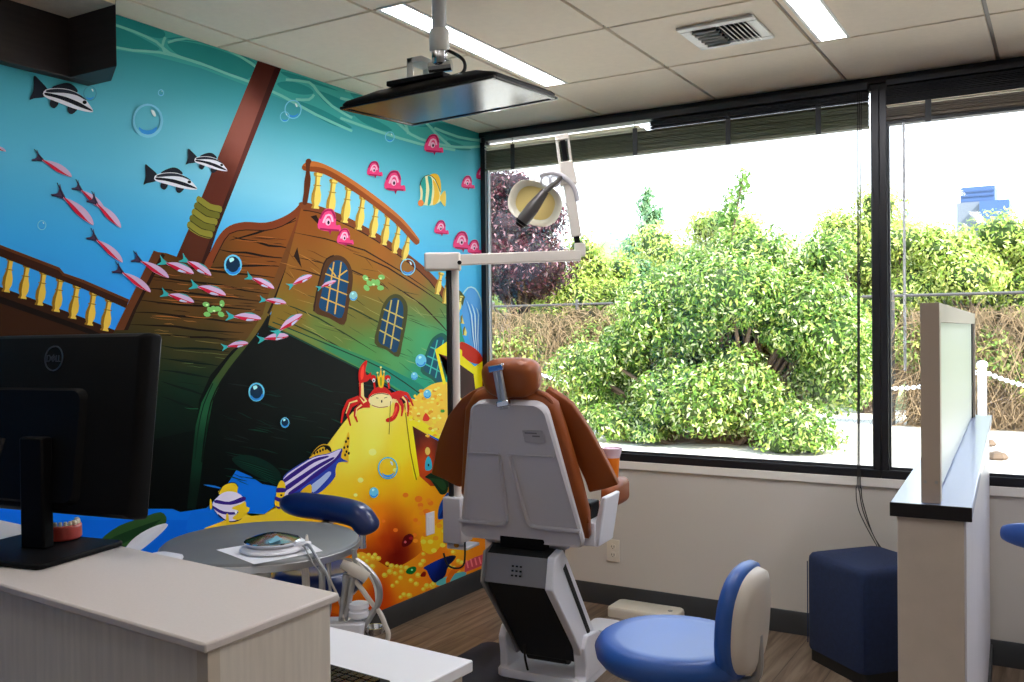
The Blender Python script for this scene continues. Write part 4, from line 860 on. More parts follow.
0 240 190 40, -3983 1404 157 17 121 26 104 5 106 -43 131 -6 113 30 128 63 181 126 254 194 295 238 140 99 143 26 267 56 376 -66 166 28 267 -433 395 -365 637 -432 0 -754 -884 -4 -587 -8 -334 -11 -1164 0 -663 572 -354 397, -1921 2097 246 226 120 -2288 1805 248 226 96 -1971 1816 248 230 110 -1541 1718 246 222 70 -2943 1536 244 214 50 -1858 1466 244 196 36 -1384 1398 244 200 34 -3518 1341 242 206 70 -1926 1074 236 150 28 -2366 1310 244 206 50 -1222 1048 240 170 34 -1793 875 190 76 20 -1641 687 130 26 14 -2024 636 170 60 14 -876 692 240 180 40 -2444 823 226 140 30 -2582 584 200 90 20 -1062 366 226 140 30 -309 357 226 130 34
0 230 140 50, -1169 1111 -13 -15 -30 -4 -35 9 -22 17 1 18 22 10 35 -3 30 -14
0 230 140 50, -1049 1018 -17 -20 -42 -5 -46 13 -30 23 0 24 31 13 47 -4 41 -19
0 230 140 50, -1266 974 -10 -12 -25 -3 -29 8 -18 14 1 15 18 8 28 -3 25 -11
0 230 140 50, -1420 1253 -11 -15 -30 -4 -32 8 -22 17 1 17 21 10 33 -2 29 -13
0 230 140 50, -1288 825 -10 -11 -24 -3 -26 8 -18 14 0 14 18 8 27 -3 24 -12
0 230 140 50, -876 692 -13 -14 -33 -3 -36 10 -23 19 0 18 24 9 36 -4 32 -15
0 230 140 50, -994 1102 -13 -15 -31 -4 -36 9 -23 18 1 18 23 10 36 -3 31 -14
0 230 140 50, -1596 935 -10 -12 -23 -3 -27 8 -17 14 0 14 18 8 26 -3 24 -11
0 230 140 50, -1790 1059 -7 -9 -18 -3 -21 6 -13 11 0 11 14 6 20 -1 18 -9
0 230 140 50, -2054 1022 -9 -11 -21 -3 -23 7 -15 13 0 13 16 7 23 -2 21 -10
0 230 140 50, -1185 1175 -17 -20 -40 -5 -46 11 -29 23 0 24 30 13 46 -3 40 -18
0 252 236 150, -2109 1502 -10 -14 -26 -5 -29 7 -18 16 0 17 19 10 29 -1 25 -12
0 252 236 150, -1913 1742 -14 -20 -36 -7 -40 8 -25 21 0 24 27 14 39 0 35 -16
0 252 236 150, -1585 1526 -9 -13 -24 -4 -26 6 -17 14 0 15 17 9 27 -1 23 -11
0 252 236 150, -2197 1375 -7 -9 -17 -3 -19 5 -12 10 0 12 13 6 19 -1 16 -8
1 110 14 24, -1533 807 44 48 87 6 57 -38 -30 -56 -73 -21 -80 11
0 170 50 60, -1352 807 -4 -7 -10 -3 -15 0 -16 3 -15 6 -10 7 -3 8 4 6 10 4 14 0 17 -3 14 -6 10 -8
0 220 120 130, -1461 789 -2 -5 -6 -3 -8 -1 -10 2 -8 4 -6 6 -2 6 2 5 6 3 9 1 9 -2 8 -4 6 -6
0 244 222 40, -1467 2179 132 -20 411 -239 255 -131 35 -133 -364 145 -275 110 59 -476 -103 -46 -94 314
0 130 52 30, -1340 1938 413 -186 218 -98 70 -255 -79 -161 -326 49 -188 130, -1290 1892 90 30 20 -1127 1516 200 90 40 -765 1629 80 28 18
0 150 130 20, -1476 2169 39 -225 50 -264 53 -179 42 -117 18 0 -42 117 -53 178 -50 264 -39 226
0 226 200 110, -1042 1650 -5 -17 -13 -13 -18 -6 -20 2 -18 10 -13 16 -4 19 5 17 13 13 18 6 20 -3 18 -10 13 -15
1 70 180 200, -1126 1557 54 45 51 -58 -1 -83 -106 3
0 10 40 60, -1059 1507 -8 -13 -15 2 -8 15 8 13 16 -2
1 238 202 80, -1468 2089 133 91 137 92 211 70 255 8 226 -56 194 -121 118 -164 -285 -304 -267 -36 -180 167 -277 150
0 222 164 40, -1119 2200 -12 -11 -27 -1 -21 10 0 13 22 7 27 -5
0 250 230 140, -1042 1810 -16 -7 -36 2 -28 9 0 9 29 4 35 -6
0 232 180 50, -797 2161 -11 -8 -26 0 -20 7 0 10 21 5 25 -4
0 246 220 110, -291 1866 -17 -14 -37 0 -29 13 0 17 30 8 37 -7
0 222 164 40, -509 2077 -14 -12 -31 -1 -25 11 0 14 26 7 31 -5
0 222 164 40, -459 1820 -18 -10 -39 1 -31 11 0 13 31 5 39 -7
0 222 164 40, -1293 2011 -9 -12 -20 -2 -16 11 0 15 16 8 20 -5
0 246 220 110, -1064 2067 -14 -13 -32 -1 -25 12 1 15 25 8 32 -6
0 222 164 40, -875 1861 -11 -7 -24 0 -19 8 0 9 19 5 24 -5
0 250 230 140, -928 1982 -15 -9 -32 0 -27 9 1 11 26 5 33 -5
0 246 220 110, -814 1794 -15 -7 -33 1 -26 9 1 10 26 3 33 -5
0 246 220 110, -387 1893 -17 -10 -37 0 -29 11 0 14 30 5 37 -6
0 250 230 140, -1206 1975 -10 -8 -21 0 -17 7 0 10 17 4 22 -4
0 246 220 110, -1040 2151 -11 -8 -23 0 -19 7 0 9 19 5 24 -4
0 250 230 140, -830 1975 -15 -9 -34 0 -27 10 0 11 27 5 34 -6
0 250 212 80, -960 1905 -14 -11 -31 0 -24 11 0 13 25 6 31 -5
0 222 164 40, -1360 2147 -12 -7 -26 0 -22 7 1 8 21 4 27 -4
0 232 180 50, -904 2208 -14 -11 -31 -1 -25 10 0 14 25 6 31 -5
0 246 220 110, -590 2063 -13 -14 -30 -2 -23 13 0 16 24 9 29 -6
0 232 180 50, -921 1938 -14 -13 -31 -1 -24 12 0 16 25 8 31 -6
0 250 212 80, -604 2205 -17 -9 -38 0 -30 9 0 11 30 5 38 -5
0 250 230 140, -384 2083 -15 -12 -35 -1 -27 11 0 15 28 7 34 -6
0 250 212 80, -1017 2263 -11 -13 -25 -2 -19 11 0 15 20 8 24 -5
0 232 180 50, -460 2004 -14 -9 -29 0 -24 9 0 10 24 5 30 -5
0 222 164 40, -564 2083 -13 -12 -28 -1 -23 11 1 13 22 7 29 -5
0 246 220 110, -286 1891 -16 -12 -34 0 -27 12 0 14 28 7 34 -6
0 222 164 40, -1023 2043 -10 -13 -22 -2 -18 11 0 16 18 9 22 -6
0 250 230 140, -515 2039 -12 -10 -24 0 -20 9 0 11 20 6 25 -5
0 250 230 140, -240 2109 -14 -11 -31 -1 -24 10 0 14 25 6 30 -5
0 250 230 140, -964 1858 -11 -10 -26 -1 -21 10 0 12 21 6 26 -5
0 246 220 110, -850 2294 -12 -9 -29 -1 -22 8 0 12 23 6 28 -4
0 232 180 50, -443 1791 -13 -11 -28 0 -23 11 1 14 22 6 29 -6
0 250 212 80, -922 1932 -14 -8 -31 1 -24 8 0 10 25 4 30 -5
0 232 180 50, -1101 2195 -12 -10 -27 -1 -21 9 0 12 22 6 27 -5
0 232 180 50, -918 2195 -10 -14 -22 -2 -18 11 0 16 18 8 23 -5
0 222 164 40, -917 2266 -15 -8 -35 0 -28 8 1 9 27 4 35 -4
0 222 164 40, -531 2148 -17 -14 -36 -1 -28 12 0 17 29 8 36 -6
0 246 220 110, -593 1861 -12 -7 -28 0 -22 8 0 10 22 4 28 -5
0 250 230 140, -500 2127 -14 -13 -30 -2 -24 12 0 16 24 8 30 -5
0 250 230 140, -778 1782 -16 -12 -33 0 -26 12 0 14 27 7 33 -7
0 250 212 80, -636 1913 -17 -9 -38 1 -30 10 0 11 30 5 38 -6
0 250 212 80, -1245 2088 -11 -11 -25 -2 -19 11 1 13 19 8 24 -5
0 250 230 140, -360 2129 -14 -13 -29 -1 -23 11 0 15 24 7 29 -5
0 246 220 110, -1336 2002 -12 -8 -27 0 -21 8 0 10 22 4 26 -4
0 246 220 110, -991 2273 -16 -12 -34 -1 -27 11 0 14 27 8 35 -6
0 246 220 110, -860 2117 -12 -13 -24 -2 -19 12 0 15 20 9 24 -6
0 222 164 40, -1345 2110 -12 -11 -26 -1 -21 10 1 13 21 6 26 -5
0 250 212 80, -875 2166 -13 -12 -26 -1 -21 10 0 14 21 8 27 -5
0 250 230 140, -979 2074 -16 -9 -33 0 -26 9 0 11 27 4 33 -5
0 250 212 80, -225 2047 -14 -9 -32 0 -24 9 0 11 25 6 31 -5
0 250 212 80, -628 2244 -16 -12 -37 -1 -28 11 0 14 29 7 36 -5
0 232 180 50, -633 1969 -12 -11 -27 -1 -22 10 0 14 22 6 27 -5
0 232 180 50, -1313 2195 -10 -13 -23 -2 -18 11 0 15 19 9 22 -5
0 250 212 80, -922 1947 -15 -10 -33 0 -26 10 0 14 26 6 34 -6
0 246 220 110, -1339 2074 -11 -13 -22 -2 -17 11 0 15 18 9 22 -6
0 250 230 140, -852 2218 -10 -9 -23 -1 -19 8 1 11 18 5 23 -4
0 250 212 80, -656 2027 -13 -13 -29 -1 -23 11 1 15 23 8 29 -6
0 250 212 80, -1231 1914 -12 -8 -28 0 -21 9 0 10 22 4 27 -4
0 246 220 110, -965 2152 -14 -9 -32 0 -26 9 1 11 25 5 32 -5
0 222 164 40, -537 2095 -16 -14 -35 -1 -27 13 0 16 28 9 35 -6
0 246 220 110, -1078 2006 -12 -11 -26 -1 -20 10 0 14 21 6 26 -5
0 250 230 140, -1209 2049 -11 -11 -24 -1 -19 10 0 13 19 6 25 -4
0 222 164 40, -640 1934 -12 -8 -28 0 -22 9 0 10 23 4 27 -4
0 250 212 80, -992 2079 -12 -13 -26 -2 -21 12 0 15 21 8 26 -5
0 222 164 40, -1148 2282 -16 -12 -35 -2 -27 11 0 15 28 7 34 -5
0 246 220 110, -1260 2115 -12 -10 -26 -1 -21 9 0 12 21 6 27 -5
0 232 180 50, -289 2053 -16 -8 -35 0 -28 9 0 10 29 5 35 -5
0 232 180 50, -284 1852 -17 -13 -37 -1 -29 13 0 16 30 8 37 -7
0 222 164 40, -998 1879 -15 -12 -33 0 -26 12 0 14 27 7 32 -7
0 246 220 110, -898 1864 -16 -9 -35 0 -28 11 0 12 28 5 36 -6
0 250 230 140, -1049 2232 -10 -10 -23 -1 -17 8 0 11 18 6 22 -4
0 250 212 80, -864 1961 -15 -12 -34 0 -27 12 1 14 27 7 33 -6
0 250 230 140, -462 1828 -17 -7 -35 1 -29 9 0 9 29 4 36 -6
0 250 212 80, -1362 2041 -15 -11 -32 0 -26 10 0 13 26 6 32 -5
0 222 164 40, -605 1798 -15 -12 -34 0 -27 12 1 14 27 7 33 -7
0 250 212 80, -1254 2012 -15 -10 -33 0 -26 10 0 13 27 6 32 -6
0 250 212 80, -1014 2245 -15 -9 -33 -1 -26 9 1 11 26 5 32 -4
0 232 180 50, -818 2215 -15 -10 -33 -1 -26 10 0 12 26 6 33 -5
0 250 212 80, -1035 2206 -13 -12 -28 -1 -22 10 0 14 23 8 28 -5
0 246 220 110, -337 2068 -17 -11 -39 1 -30 10 0 13 31 5 38 -5
0 250 212 80, -1155 2172 -9 -8 -20 0 -16 7 0 9 16 5 20 -3
0 250 212 80, -250 2012 -15 -9 -34 0 -27 9 0 12 28 5 33 -5
0 246 220 110, -624 1874 -12 -11 -27 0 -20 10 0 13 21 6 26 -5
0 246 220 110, -1247 2194 -15 -7 -31 0 -25 7 0 9 25 4 32 -4
0 232 180 50, -1350 2066 -10 -12 -22 -2 -18 11 0 14 18 8 22 -5
0 232 180 50, -434 1916 -16 -10 -34 0 -28 11 0 12 28 5 35 -5
0 250 212 80, -514 2088 -10 -12 -24 -1 -18 10 0 13 19 7 23 -4
0 246 220 110, -817 1776 -13 -9 -26 1 -21 9 0 10 21 5 27 -5
0 232 180 50, -286 1989 -14 -10 -33 0 -25 10 0 12 26 5 32 -5
0 232 180 50, -780 2062 -15 -11 -33 0 -26 10 1 13 26 6 33 -6
0 246 220 110, -855 1998 -11 -12 -24 -2 -18 11 0 15 19 8 24 -5
0 250 230 140, -901 2280 -13 -9 -26 -1 -22 8 0 11 22 6 27 -4
0 222 164 40, -660 1779 -11 -7 -26 0 -20 8 0 10 21 3 25 -4
0 232 180 50, -647 2210 -13 -7 -29 -1 -22 8 0 9 23 5 29 -4
0 222 164 40, -1201 2030 -14 -9 -29 0 -24 9 1 11 23 5 30 -5
0 246 220 110, -558 1845 -13 -14 -27 -1 -22 12 0 17 22 8 28 -7
0 246 220 110, -456 1825 -12 -8 -25 0 -20 8 0 11 21 4 25 -5
0 222 164 40, -401 2088 -12 -13 -26 -2 -21 11 0 16 21 7 26 -5
0 246 220 110, -1150 2113 -14 -10 -29 0 -23 9 1 11 23 6 29 -5
0 232 180 50, -876 2130 -10 -14 -23 -2 -17 12 0 16 18 9 22 -5
0 250 212 80, -736 1869 -11 -14 -22 -1 -17 11 0 17 18 8 22 -6
0 232 180 50, -1044 1807 -15 -10 -31 0 -25 11 0 12 25 5 32 -6
0 246 220 110, -1037 2015 -10 -9 -22 -1 -18 9 0 11 18 6 22 -5
0 246 220 110, -600 2113 -16 -14 -35 -1 -28 12 0 17 28 8 35 -6
0 246 220 110, -1164 2247 -10 -11 -23 -1 -18 9 1 13 18 7 23 -4
0 250 212 80, -309 2090 -17 -8 -37 1 -30 8 0 10 30 4 38 -5
0 250 230 140, -824 2221 -12 -10 -27 0 -22 8 0 11 22 6 28 -4
0 222 164 40, -1024 1988 -9 -8 -22 0 -17 7 1 9 17 5 21 -4
0 222 164 40, -980 2054 -16 -10 -35 -1 -28 11 1 13 28 6 35 -5
0 246 220 110, -440 2135 -14 -12 -32 -1 -25 11 0 15 26 7 31 -5
0 222 164 40, -604 1835 -13 -10 -30 0 -24 10 1 13 23 6 30 -6
0 250 212 80, -896 1801 -12 -9 -27 0 -20 9 0 12 21 5 26 -6
0 232 180 50, -921 1802 -15 -9 -33 1 -26 10 0 11 27 4 33 -5
0 250 212 80, -1238 1985 -14 -8 -32 1 -25 8 1 9 25 4 31 -5
0 250 212 80, -296 2036 -18 -7 -40 1 -32 8 1 10 32 4 39 -5
0 250 230 140, -273 1969 -13 -14 -28 -2 -23 13 0 16 23 9 29 -6
0 250 212 80, -1267 2234 -9 -12 -22 -2 -16 10 0 15 17 8 21 -5
0 246 220 110, -1081 2065 -10 -7 -24 -1 -19 8 0 9 19 4 24 -4
0 250 212 80, -955 1958 -11 -8 -23 0 -19 8 0 9 19 5 24 -5
0 250 230 140, -950 2185 -14 -8 -31 0 -24 8 0 10 24 5 31 -5
0 70 160 70, -768 2044 -23 -15 -44 3 -21 19 22 14 44 -3
1 222 70 40, -1169 1983 53 68 69 -58 -36 -28
1 196 56 30, -467 2768 161 -25 206 -84 98 -98 0 -44 -226 19 -222 98
0 92 52 40, -870 2662 172 -87 7 -220 251 -214 246 33 55 240 -333 109 -195 73, -819 2579 150 70 40 -437 2320 70 44 38 -276 2243 84 50 46
0 246 222 30, -936 2698 258 96 61 -23 188 -93 -1 -56 251 -129 162 55 15 1 0 -57 -18 -90 -4 -197 -137 -38 -45 243 -286 125 -176 17 -29 67 -173 37 129 -320 -53 -14
0 196 56 30, -18 2483 16 7 0 -219 -30 -66
1 232 150 36, -2279 824 143 7 203 -120 243 -131 290 15 239 72 108 144 291 72 462 -84 298 -177 0 -409 -884 -4 -587 -8 -410 -11 -703 197 74 360, -2167 762 236 190 60 -1565 482 240 170 40 -881 482 236 140 36 -595 744 246 206 50 -1881 315 214 90 24 -2449 551 210 110 20 -104 425 226 150 40
0 240 200 60, -2163 802 -9 -12 -22 -3 -24 8 -16 15 0 15 16 8 25 -3 21 -12
0 250 226 110, -2183 811 -8 -8 -20 1 -15 11 0 11 16 4 19 -7
0 240 200 60, -2089 770 -9 -12 -21 -3 -24 8 -16 14 0 15 16 8 25 -3 21 -12
0 250 226 110, -2108 779 -8 -9 -19 2 -15 10 0 11 15 4 19 -7
0 240 200 60, -2014 779 -8 -12 -20 -2 -23 7 -15 14 0 14 15 7 23 -2 21 -12
0 250 226 110, -2032 787 -8 -8 -18 2 -14 9 0 11 14 3 18 -6
0 240 200 60, -1940 738 -10 -15 -27 -3 -29 9 -19 18 0 18 20 9 29 -3 26 -14
0 250 226 110, -1963 748 -11 -10 -23 2 -18 13 0 13 19 5 23 -8
0 240 200 60, -1863 713 -10 -14 -26 -3 -28 9 -18 17 0 17 19 9 28 -4 25 -13
0 250 226 110, -1886 723 -10 -10 -22 2 -17 12 0 13 18 4 22 -8
0 240 200 60, -2039 726 -8 -12 -22 -3 -24 8 -16 14 1 15 16 8 24 -3 21 -12
0 250 226 110, -2058 734 -8 -8 -19 2 -15 10 0 11 15 4 19 -7
0 240 200 60, -1920 759 -9 -13 -22 -2 -25 8 -16 15 0 14 17 8 25 -2 21 -12
0 250 226 110, -1940 768 -9 -9 -19 2 -15 10 0 12 15 3 20 -6
0 240 200 60, -1738 634 -8 -11 -21 -2 -23 7 -15 14 0 14 15 7 24 -3 20 -11
0 250 226 110, -1756 642 -9 -7 -18 2 -14 9 0 11 15 3 18 -6
0 240 200 60, -1654 589 -12 -16 -31 -3 -34 11 -22 20 0 21 23 10 34 -4 31 -17
0 250 226 110, -1681 602 -12 -11 -27 2 -21 15 0 15 22 5 26 -10
0 240 200 60, -1585 574 -9 -12 -22 -2 -25 8 -16 15 0 14 17 8 25 -3 21 -13
0 250 226 110, -1605 583 -9 -8 -19 2 -15 10 0 11 16 3 19 -6
0 240 200 60, -1507 548 -11 -15 -27 -2 -30 10 -20 18 0 17 21 9 30 -4 27 -14
0 250 226 110, -1531 559 -11 -10 -23 2 -19 13 0 13 19 4 24 -8
0 240 200 60, -1682 544 -13 -16 -30 -4 -35 12 -22 20 1 21 23 10 34 -4 30 -17
0 250 226 110, -1709 557 -13 -12 -26 3 -22 15 1 15 21 5 27 -10
0 240 200 60, -1610 510 -10 -13 -25 -2 -27 9 -18 16 0 16 19 8 27 -3 24 -14
0 250 226 110, -1632 520 -10 -9 -21 3 -17 11 0 12 17 4 22 -8
0 240 200 60, -1509 504 -11 -13 -26 -3 -29 10 -19 17 0 17 20 9 29 -4 26 -14
0 250 226 110, -1532 515 -11 -9 -23 2 -18 12 0 13 19 4 23 -8
0 240 200 60, -1412 517 -13 -17 -33 -3 -37 12 -24 22 1 21 24 11 37 -5 33 -18
0 250 226 110, -1441 531 -13 -12 -29 3 -23 15 0 16 24 5 28 -10
0 240 200 60, -1769 529 -11 -15 -28 -2 -31 10 -20 19 0 19 21 9 31 -4 28 -16
0 250 226 110, -1793 541 -12 -10 -24 2 -19 14 0 14 20 4 24 -9
0 240 200 60, -1526 447 -10 -13 -25 -3 -29 10 -18 17 0 16 19 8 28 -3 25 -14
0 250 226 110, -1548 457 -10 -9 -23 3 -17 12 0 12 18 4 22 -8
0 240 200 60, -1590 418 -8 -11 -21 -2 -24 8 -16 15 1 13 15 7 24 -3 21 -12
0 250 226 110, -1608 427 -9 -7 -19 2 -14 10 0 10 15 3 18 -7
0 240 200 60, -1659 400 -9 -11 -21 -2 -24 8 -16 15 0 14 16 7 25 -3 21 -13
0 250 226 110, -1678 409 -9 -7 -19 2 -15 10 1 11 15 3 19 -7
0 240 200 60, -1353 379 -11 -13 -26 -2 -30 10 -19 17 0 17 20 9 30 -4 26 -15
0 250 226 110, -1376 390 -11 -9 -23 3 -19 12 1 13 18 4 24 -9
0 240 200 60, -1262 322 -12 -14 -28 -2 -32 10 -21 19 1 18 21 9 32 -5 28 -15
0 250 226 110, -1288 334 -11 -10 -25 3 -20 13 1 14 20 4 25 -9
0 240 200 60, -1183 502 -12 -15 -29 -2 -32 10 -21 19 0 18 22 9 32 -4 29 -15
0 250 226 110, -1209 514 -11 -10 -26 2 -20 13 0 14 21 4 25 -8
0 240 200 60, -1137 528 -12 -15 -29 -2 -33 10 -21 19 1 18 21 9 33 -4 29 -15
0 250 226 110, -1163 540 -11 -10 -26 2 -20 13 0 14 20 4 26 -8
0 240 200 60, -1226 403 -12 -16 -32 -2 -35 12 -23 20 0 20 24 10 35 -5 31 -17
0 250 226 110, -1254 416 -12 -11 -28 4 -22 14 0 15 23 5 27 -10
0 240 200 60, -1074 259 -14 -17 -33 -2 -38 12 -24 22 0 21 25 10 38 -5 33 -19
0 250 226 110, -1104 272 -13 -11 -30 4 -23 15 0 16 24 5 29 -11
0 240 200 60, -978 235 -14 -17 -36 -3 -40 14 -26 23 0 22 27 11 40 -6 35 -19
0 250 226 110, -1010 250 -14 -12 -31 4 -25 17 0 16 25 5 32 -11
0 240 200 60, -1151 241 -10 -12 -24 -2 -27 10 -18 16 1 15 18 7 27 -4 24 -13
0 250 226 110, -1173 251 -9 -8 -21 3 -17 11 0 11 17 3 21 -7
0 240 200 60, -947 246 -15 -17 -35 -2 -39 13 -26 23 1 22 26 10 39 -6 35 -19
0 250 226 110, -979 261 -14 -12 -31 4 -24 16 0 17 25 4 31 -11
0 240 200 60, -1470 266 -11 -14 -27 -1 -30 10 -19 18 0 18 20 8 30 -4 27 -16
0 250 226 110, -1494 278 -11 -10 -23 3 -19 13 0 13 19 4 24 -9
0 240 200 60, -1378 234 -12 -15 -31 -2 -34 12 -22 20 0 20 23 9 34 -5 30 -17
0 250 226 110, -1405 247 -12 -10 -27 3 -21 15 0 15 22 4 26 -10
0 240 200 60, -1537 257 -8 -11 -21 -2 -24 9 -15 14 0 14 16 6 23 -3 21 -12
0 250 226 110, -1556 266 -8 -8 -18 3 -15 10 0 10 15 3 18 -7
0 240 200 60, -1098 647 -13 -17 -33 -3 -37 11 -24 21 1 20 24 11 37 -4 33 -17
0 250 226 110, -1127 660 -13 -12 -29 3 -23 14 0 16 24 5 28 -10
0 240 200 60, -1146 603 -9 -12 -23 -3 -26 9 -17 14 0 15 18 7 26 -3 23 -12
0 250 226 110, -1166 612 -9 -8 -21 1 -16 11 0 11 17 3 20 -7
0 240 200 60, -1009 702 -12 -15 -31 -3 -33 10 -22 18 0 19 23 10 34 -4 29 -15
0 250 226 110, -1036 713 -12 -10 -26 2 -21 13 0 14 21 5 27 -8
0 240 200 60, -912 775 -13 -15 -31 -4 -35 10 -22 19 0 19 23 10 35 -3 31 -15
0 250 226 110, -940 787 -12 -11 -28 2 -21 13 0 15 22 5 27 -9
0 240 200 60, -860 821 -10 -12 -24 -3 -26 8 -18 14 1 15 17 8 27 -3 24 -11
0 250 226 110, -881 830 -10 -9 -21 2 -16 10 0 11 17 4 21 -7
0 240 200 60, -742 836 -15 -18 -36 -4 -41 12 -26 21 0 22 27 12 41 -3 36 -18
0 250 226 110, -774 849 -15 -12 -32 2 -25 15 0 17 26 6 32 -10
0 240 200 60, -1033 652 -14 -18 -35 -3 -39 12 -26 21 1 22 26 12 39 -5 35 -18
0 250 226 110, -1064 665 -14 -12 -31 3 -24 15 0 17 25 5 31 -10
0 240 200 60, -1138 710 -10 -14 -27 -3 -30 9 -19 17 0 17 20 8 30 -3 26 -13
0 250 226 110, -1161 720 -11 -9 -23 2 -19 11 1 13 18 4 24 -8
0 240 200 60, -748 687 -14 -17 -35 -4 -39 12 -25 21 1 21 25 11 39 -4 35 -17
0 250 226 110, -779 700 -14 -12 -30 3 -24 15 0 15 25 6 30 -10
0 240 200 60, -844 762 -14 -17 -34 -4 -38 11 -25 21 0 21 26 11 38 -4 34 -17
0 250 226 110, -874 775 -14 -12 -30 2 -24 15 1 15 24 6 30 -9
0 240 200 60, -593 504 -13 -15 -31 -2 -35 10 -22 19 0 19 23 9 35 -4 31 -16
0 250 226 110, -621 516 -12 -10 -28 3 -21 13 0 14 22 4 27 -9
0 240 200 60, -492 387 -13 -15 -33 -3 -36 12 -24 19 1 20 24 9 36 -4 32 -17
0 250 226 110, -521 399 -13 -10 -29 3 -22 14 0 15 23 4 28 -10
0 240 200 60, -603 449 -11 -12 -26 -2 -28 9 -19 16 0 15 19 8 29 -4 26 -13
0 250 226 110, -626 459 -11 -8 -22 2 -18 11 0 12 18 3 23 -7
0 240 200 60, -419 352 -14 -17 -36 -3 -41 13 -26 22 1 21 26 10 41 -5 35 -18
0 250 226 110, -451 365 -14 -11 -32 3 -25 16 1 16 25 4 31 -10
0 240 200 60, -663 368 -13 -15 -30 -2 -34 11 -22 19 0 18 22 9 35 -5 30 -15
0 250 226 110, -690 380 -13 -10 -26 3 -22 13 1 14 21 4 27 -9
0 240 200 60, -578 329 -13 -15 -32 -2 -37 11 -23 20 0 20 24 9 37 -5 32 -16
0 250 226 110, -607 342 -13 -10 -28 3 -23 14 1 15 23 4 28 -10
0 240 200 60, -498 273 -12 -14 -31 -2 -34 11 -22 19 0 18 23 8 34 -4 30 -16
0 250 226 110, -525 285 -12 -10 -27 3 -21 14 0 13 22 4 26 -9
0 240 200 60, -883 250 -15 -18 -36 -2 -40 13 -25 23 0 22 27 11 40 -6 35 -19
0 250 226 110, -915 264 -14 -11 -32 3 -24 17 0 16 25 5 31 -12
0 240 200 60, -771 242 -11 -13 -26 -2 -30 10 -18 17 0 16 19 7 30 -4 26 -14
0 250 226 110, -795 252 -10 -8 -23 3 -18 11 0 12 19 4 22 -8
0 240 200 60, -1953 656 -11 -14 -27 -4 -30 10 -20 19 1 18 19 10 31 -4 26 -15
0 250 226 110, -1977 668 -11 -11 -24 3 -18 12 0 14 19 5 24 -9
0 240 200 60, -2088 703 -9 -13 -23 -3 -26 9 -16 16 0 15 17 9 26 -3 23 -13
0 250 226 110, -2108 713 -9 -9 -20 2 -16 11 0 12 16 3 20 -7
0 240 160 50, -1209 932 -13 -14 -32 -1 -31 13 -12 18 13 13 31 1 31 -12
0 240 160 50, -1162 1023 -13 -14 -32 -1 -31 12 -13 18 14 14 31 1 32 -12
0 240 160 50, -1272 764 -14 -13 -31 0 -30 12 -13 18 13 14 31 0 31 -13
0 240 160 50, -1036 1138 -14 -14 -32 -1 -32 11 -13 19 13 14 33 1 32 -12
0 240 160 50, -1176 1079 -13 -13 -32 -2 -31 12 -12 18 13 14 31 1 31 -12
0 240 160 50, -1043 801 -14 -14 -32 0 -32 12 -13 19 14 13 32 1 32 -13
0 240 160 50, -722 852 -15 -14 -34 -1 -34 13 -13 19 14 14 34 1 34 -13
0 240 160 50, -852 875 -14 -14 -33 0 -33 13 -14 18 14 14 34 1 33 -13
1 16 130 60, -1482 498 44 25 87 -2 44 -27 -15 -32 -59 -14 -73 22
0 150 230 180, -1362 488 -10 -7 -18 4 -9 12 9 7 19 -4
1 14 40 120, -1187 467 92 16 188 13 195 -4 116 -29 -51 -42 -100 -35 -51 -82 -113 -38 -95 9 -76 77 -45 74, -971 473 26 70 170 -911 312 8 24 80 -680 466 20 30 70
1 150 30 20, -1243 398 55 33 45 -20 -16 -38
1 110 190 196, -959 268 243 17 286 -28 -1 -48 -287 1 -194 9
0 206 96 110, -428 354 194 16 232 -3 0 -120 -198 -3 -230 4
0 236 140 150, -407 376 33 -94 29 -3 -33 94
0 236 140 150, -323 369 33 -91 30 -3 -34 92
0 236 140 150, -238 363 34 -88 30 -3 -34 88
0 236 140 150, -152 356 35 -85 30 -3 -35 85
0 236 140 150, -64 349 35 -82 27 -2 -32 82
1 224 130 40, -758 190 -25 73 134 82 204 -7 -1 -38 -171 -19
1 30 60 36, -1138 1399 91 -49 108 -108 78 -71 97 -2 40 59 3 150 -167 60
1 44 84 50, -1077 1372 123 -72 126 -93 65 27 -63 84
1 24 90 170, -923 935 27 115 82 80 89 42 18 -116 -46 -124 -113 -21
1 14 50 120, -898 930 99 104 73 63 4 -95 -47 -67
1 238 196 40, -1211 797 123 30 189 57 169 16 3 -160 -113 -91 -191 -71 -153 69 -43 99
0 226 150 50, -1098 793 -16 -15 -37 0 -36 15 -15 20 16 14 36 1 37 -15
0 246 222 90, -1007 702 -16 -15 -37 0 -37 15 -15 21 16 14 37 0 37 -15
0 232 170 50, -845 837 -17 -15 -38 0 -38 14 -16 21 16 15 39 0 38 -14
0 226 150 50, -714 869 -17 -15 -40 0 -38 14 -16 21 16 15 40 1 39 -15
0 246 222 90, -749 763 -17 -15 -39 0 -39 15 -16 21 17 15 39 0 39 -15
0 232 170 50, -912 720 -16 -15 -38 0 -38 15 -15 21 16 14 38 0 38 -14
0 246 222 90, -1130 726 -16 -14 -36 0 -37 15 -14 20 15 14 37 0 36 -14
0 246 222 90, -785 620 -16 -15 -39 1 -39 15 -15 21 16 15 39 -1 38 -15
0 246 222 90, -946 597 -16 -14 -38 0 -37 16 -15 20 15 15 38 -1 38 -15
0 206 30 26, -2003 2256 -158 43 -21 -36 152 -51
0 206 30 26, -2174 2300 -150 -30 15 -30 155 21
0 206 30 26, -2331 2266 -70 -95 29 -12 82 91
0 206 30 26, -2399 2173 -23 -104 18 -4 36 102
0 206 30 26, -1994 2235 -148 35 -19 -36 143 -44
0 206 30 26, -2159 2270 -128 -45 22 -28 136 37
0 206 30 26, -2292 2222 -49 -83 29 -11 62 79
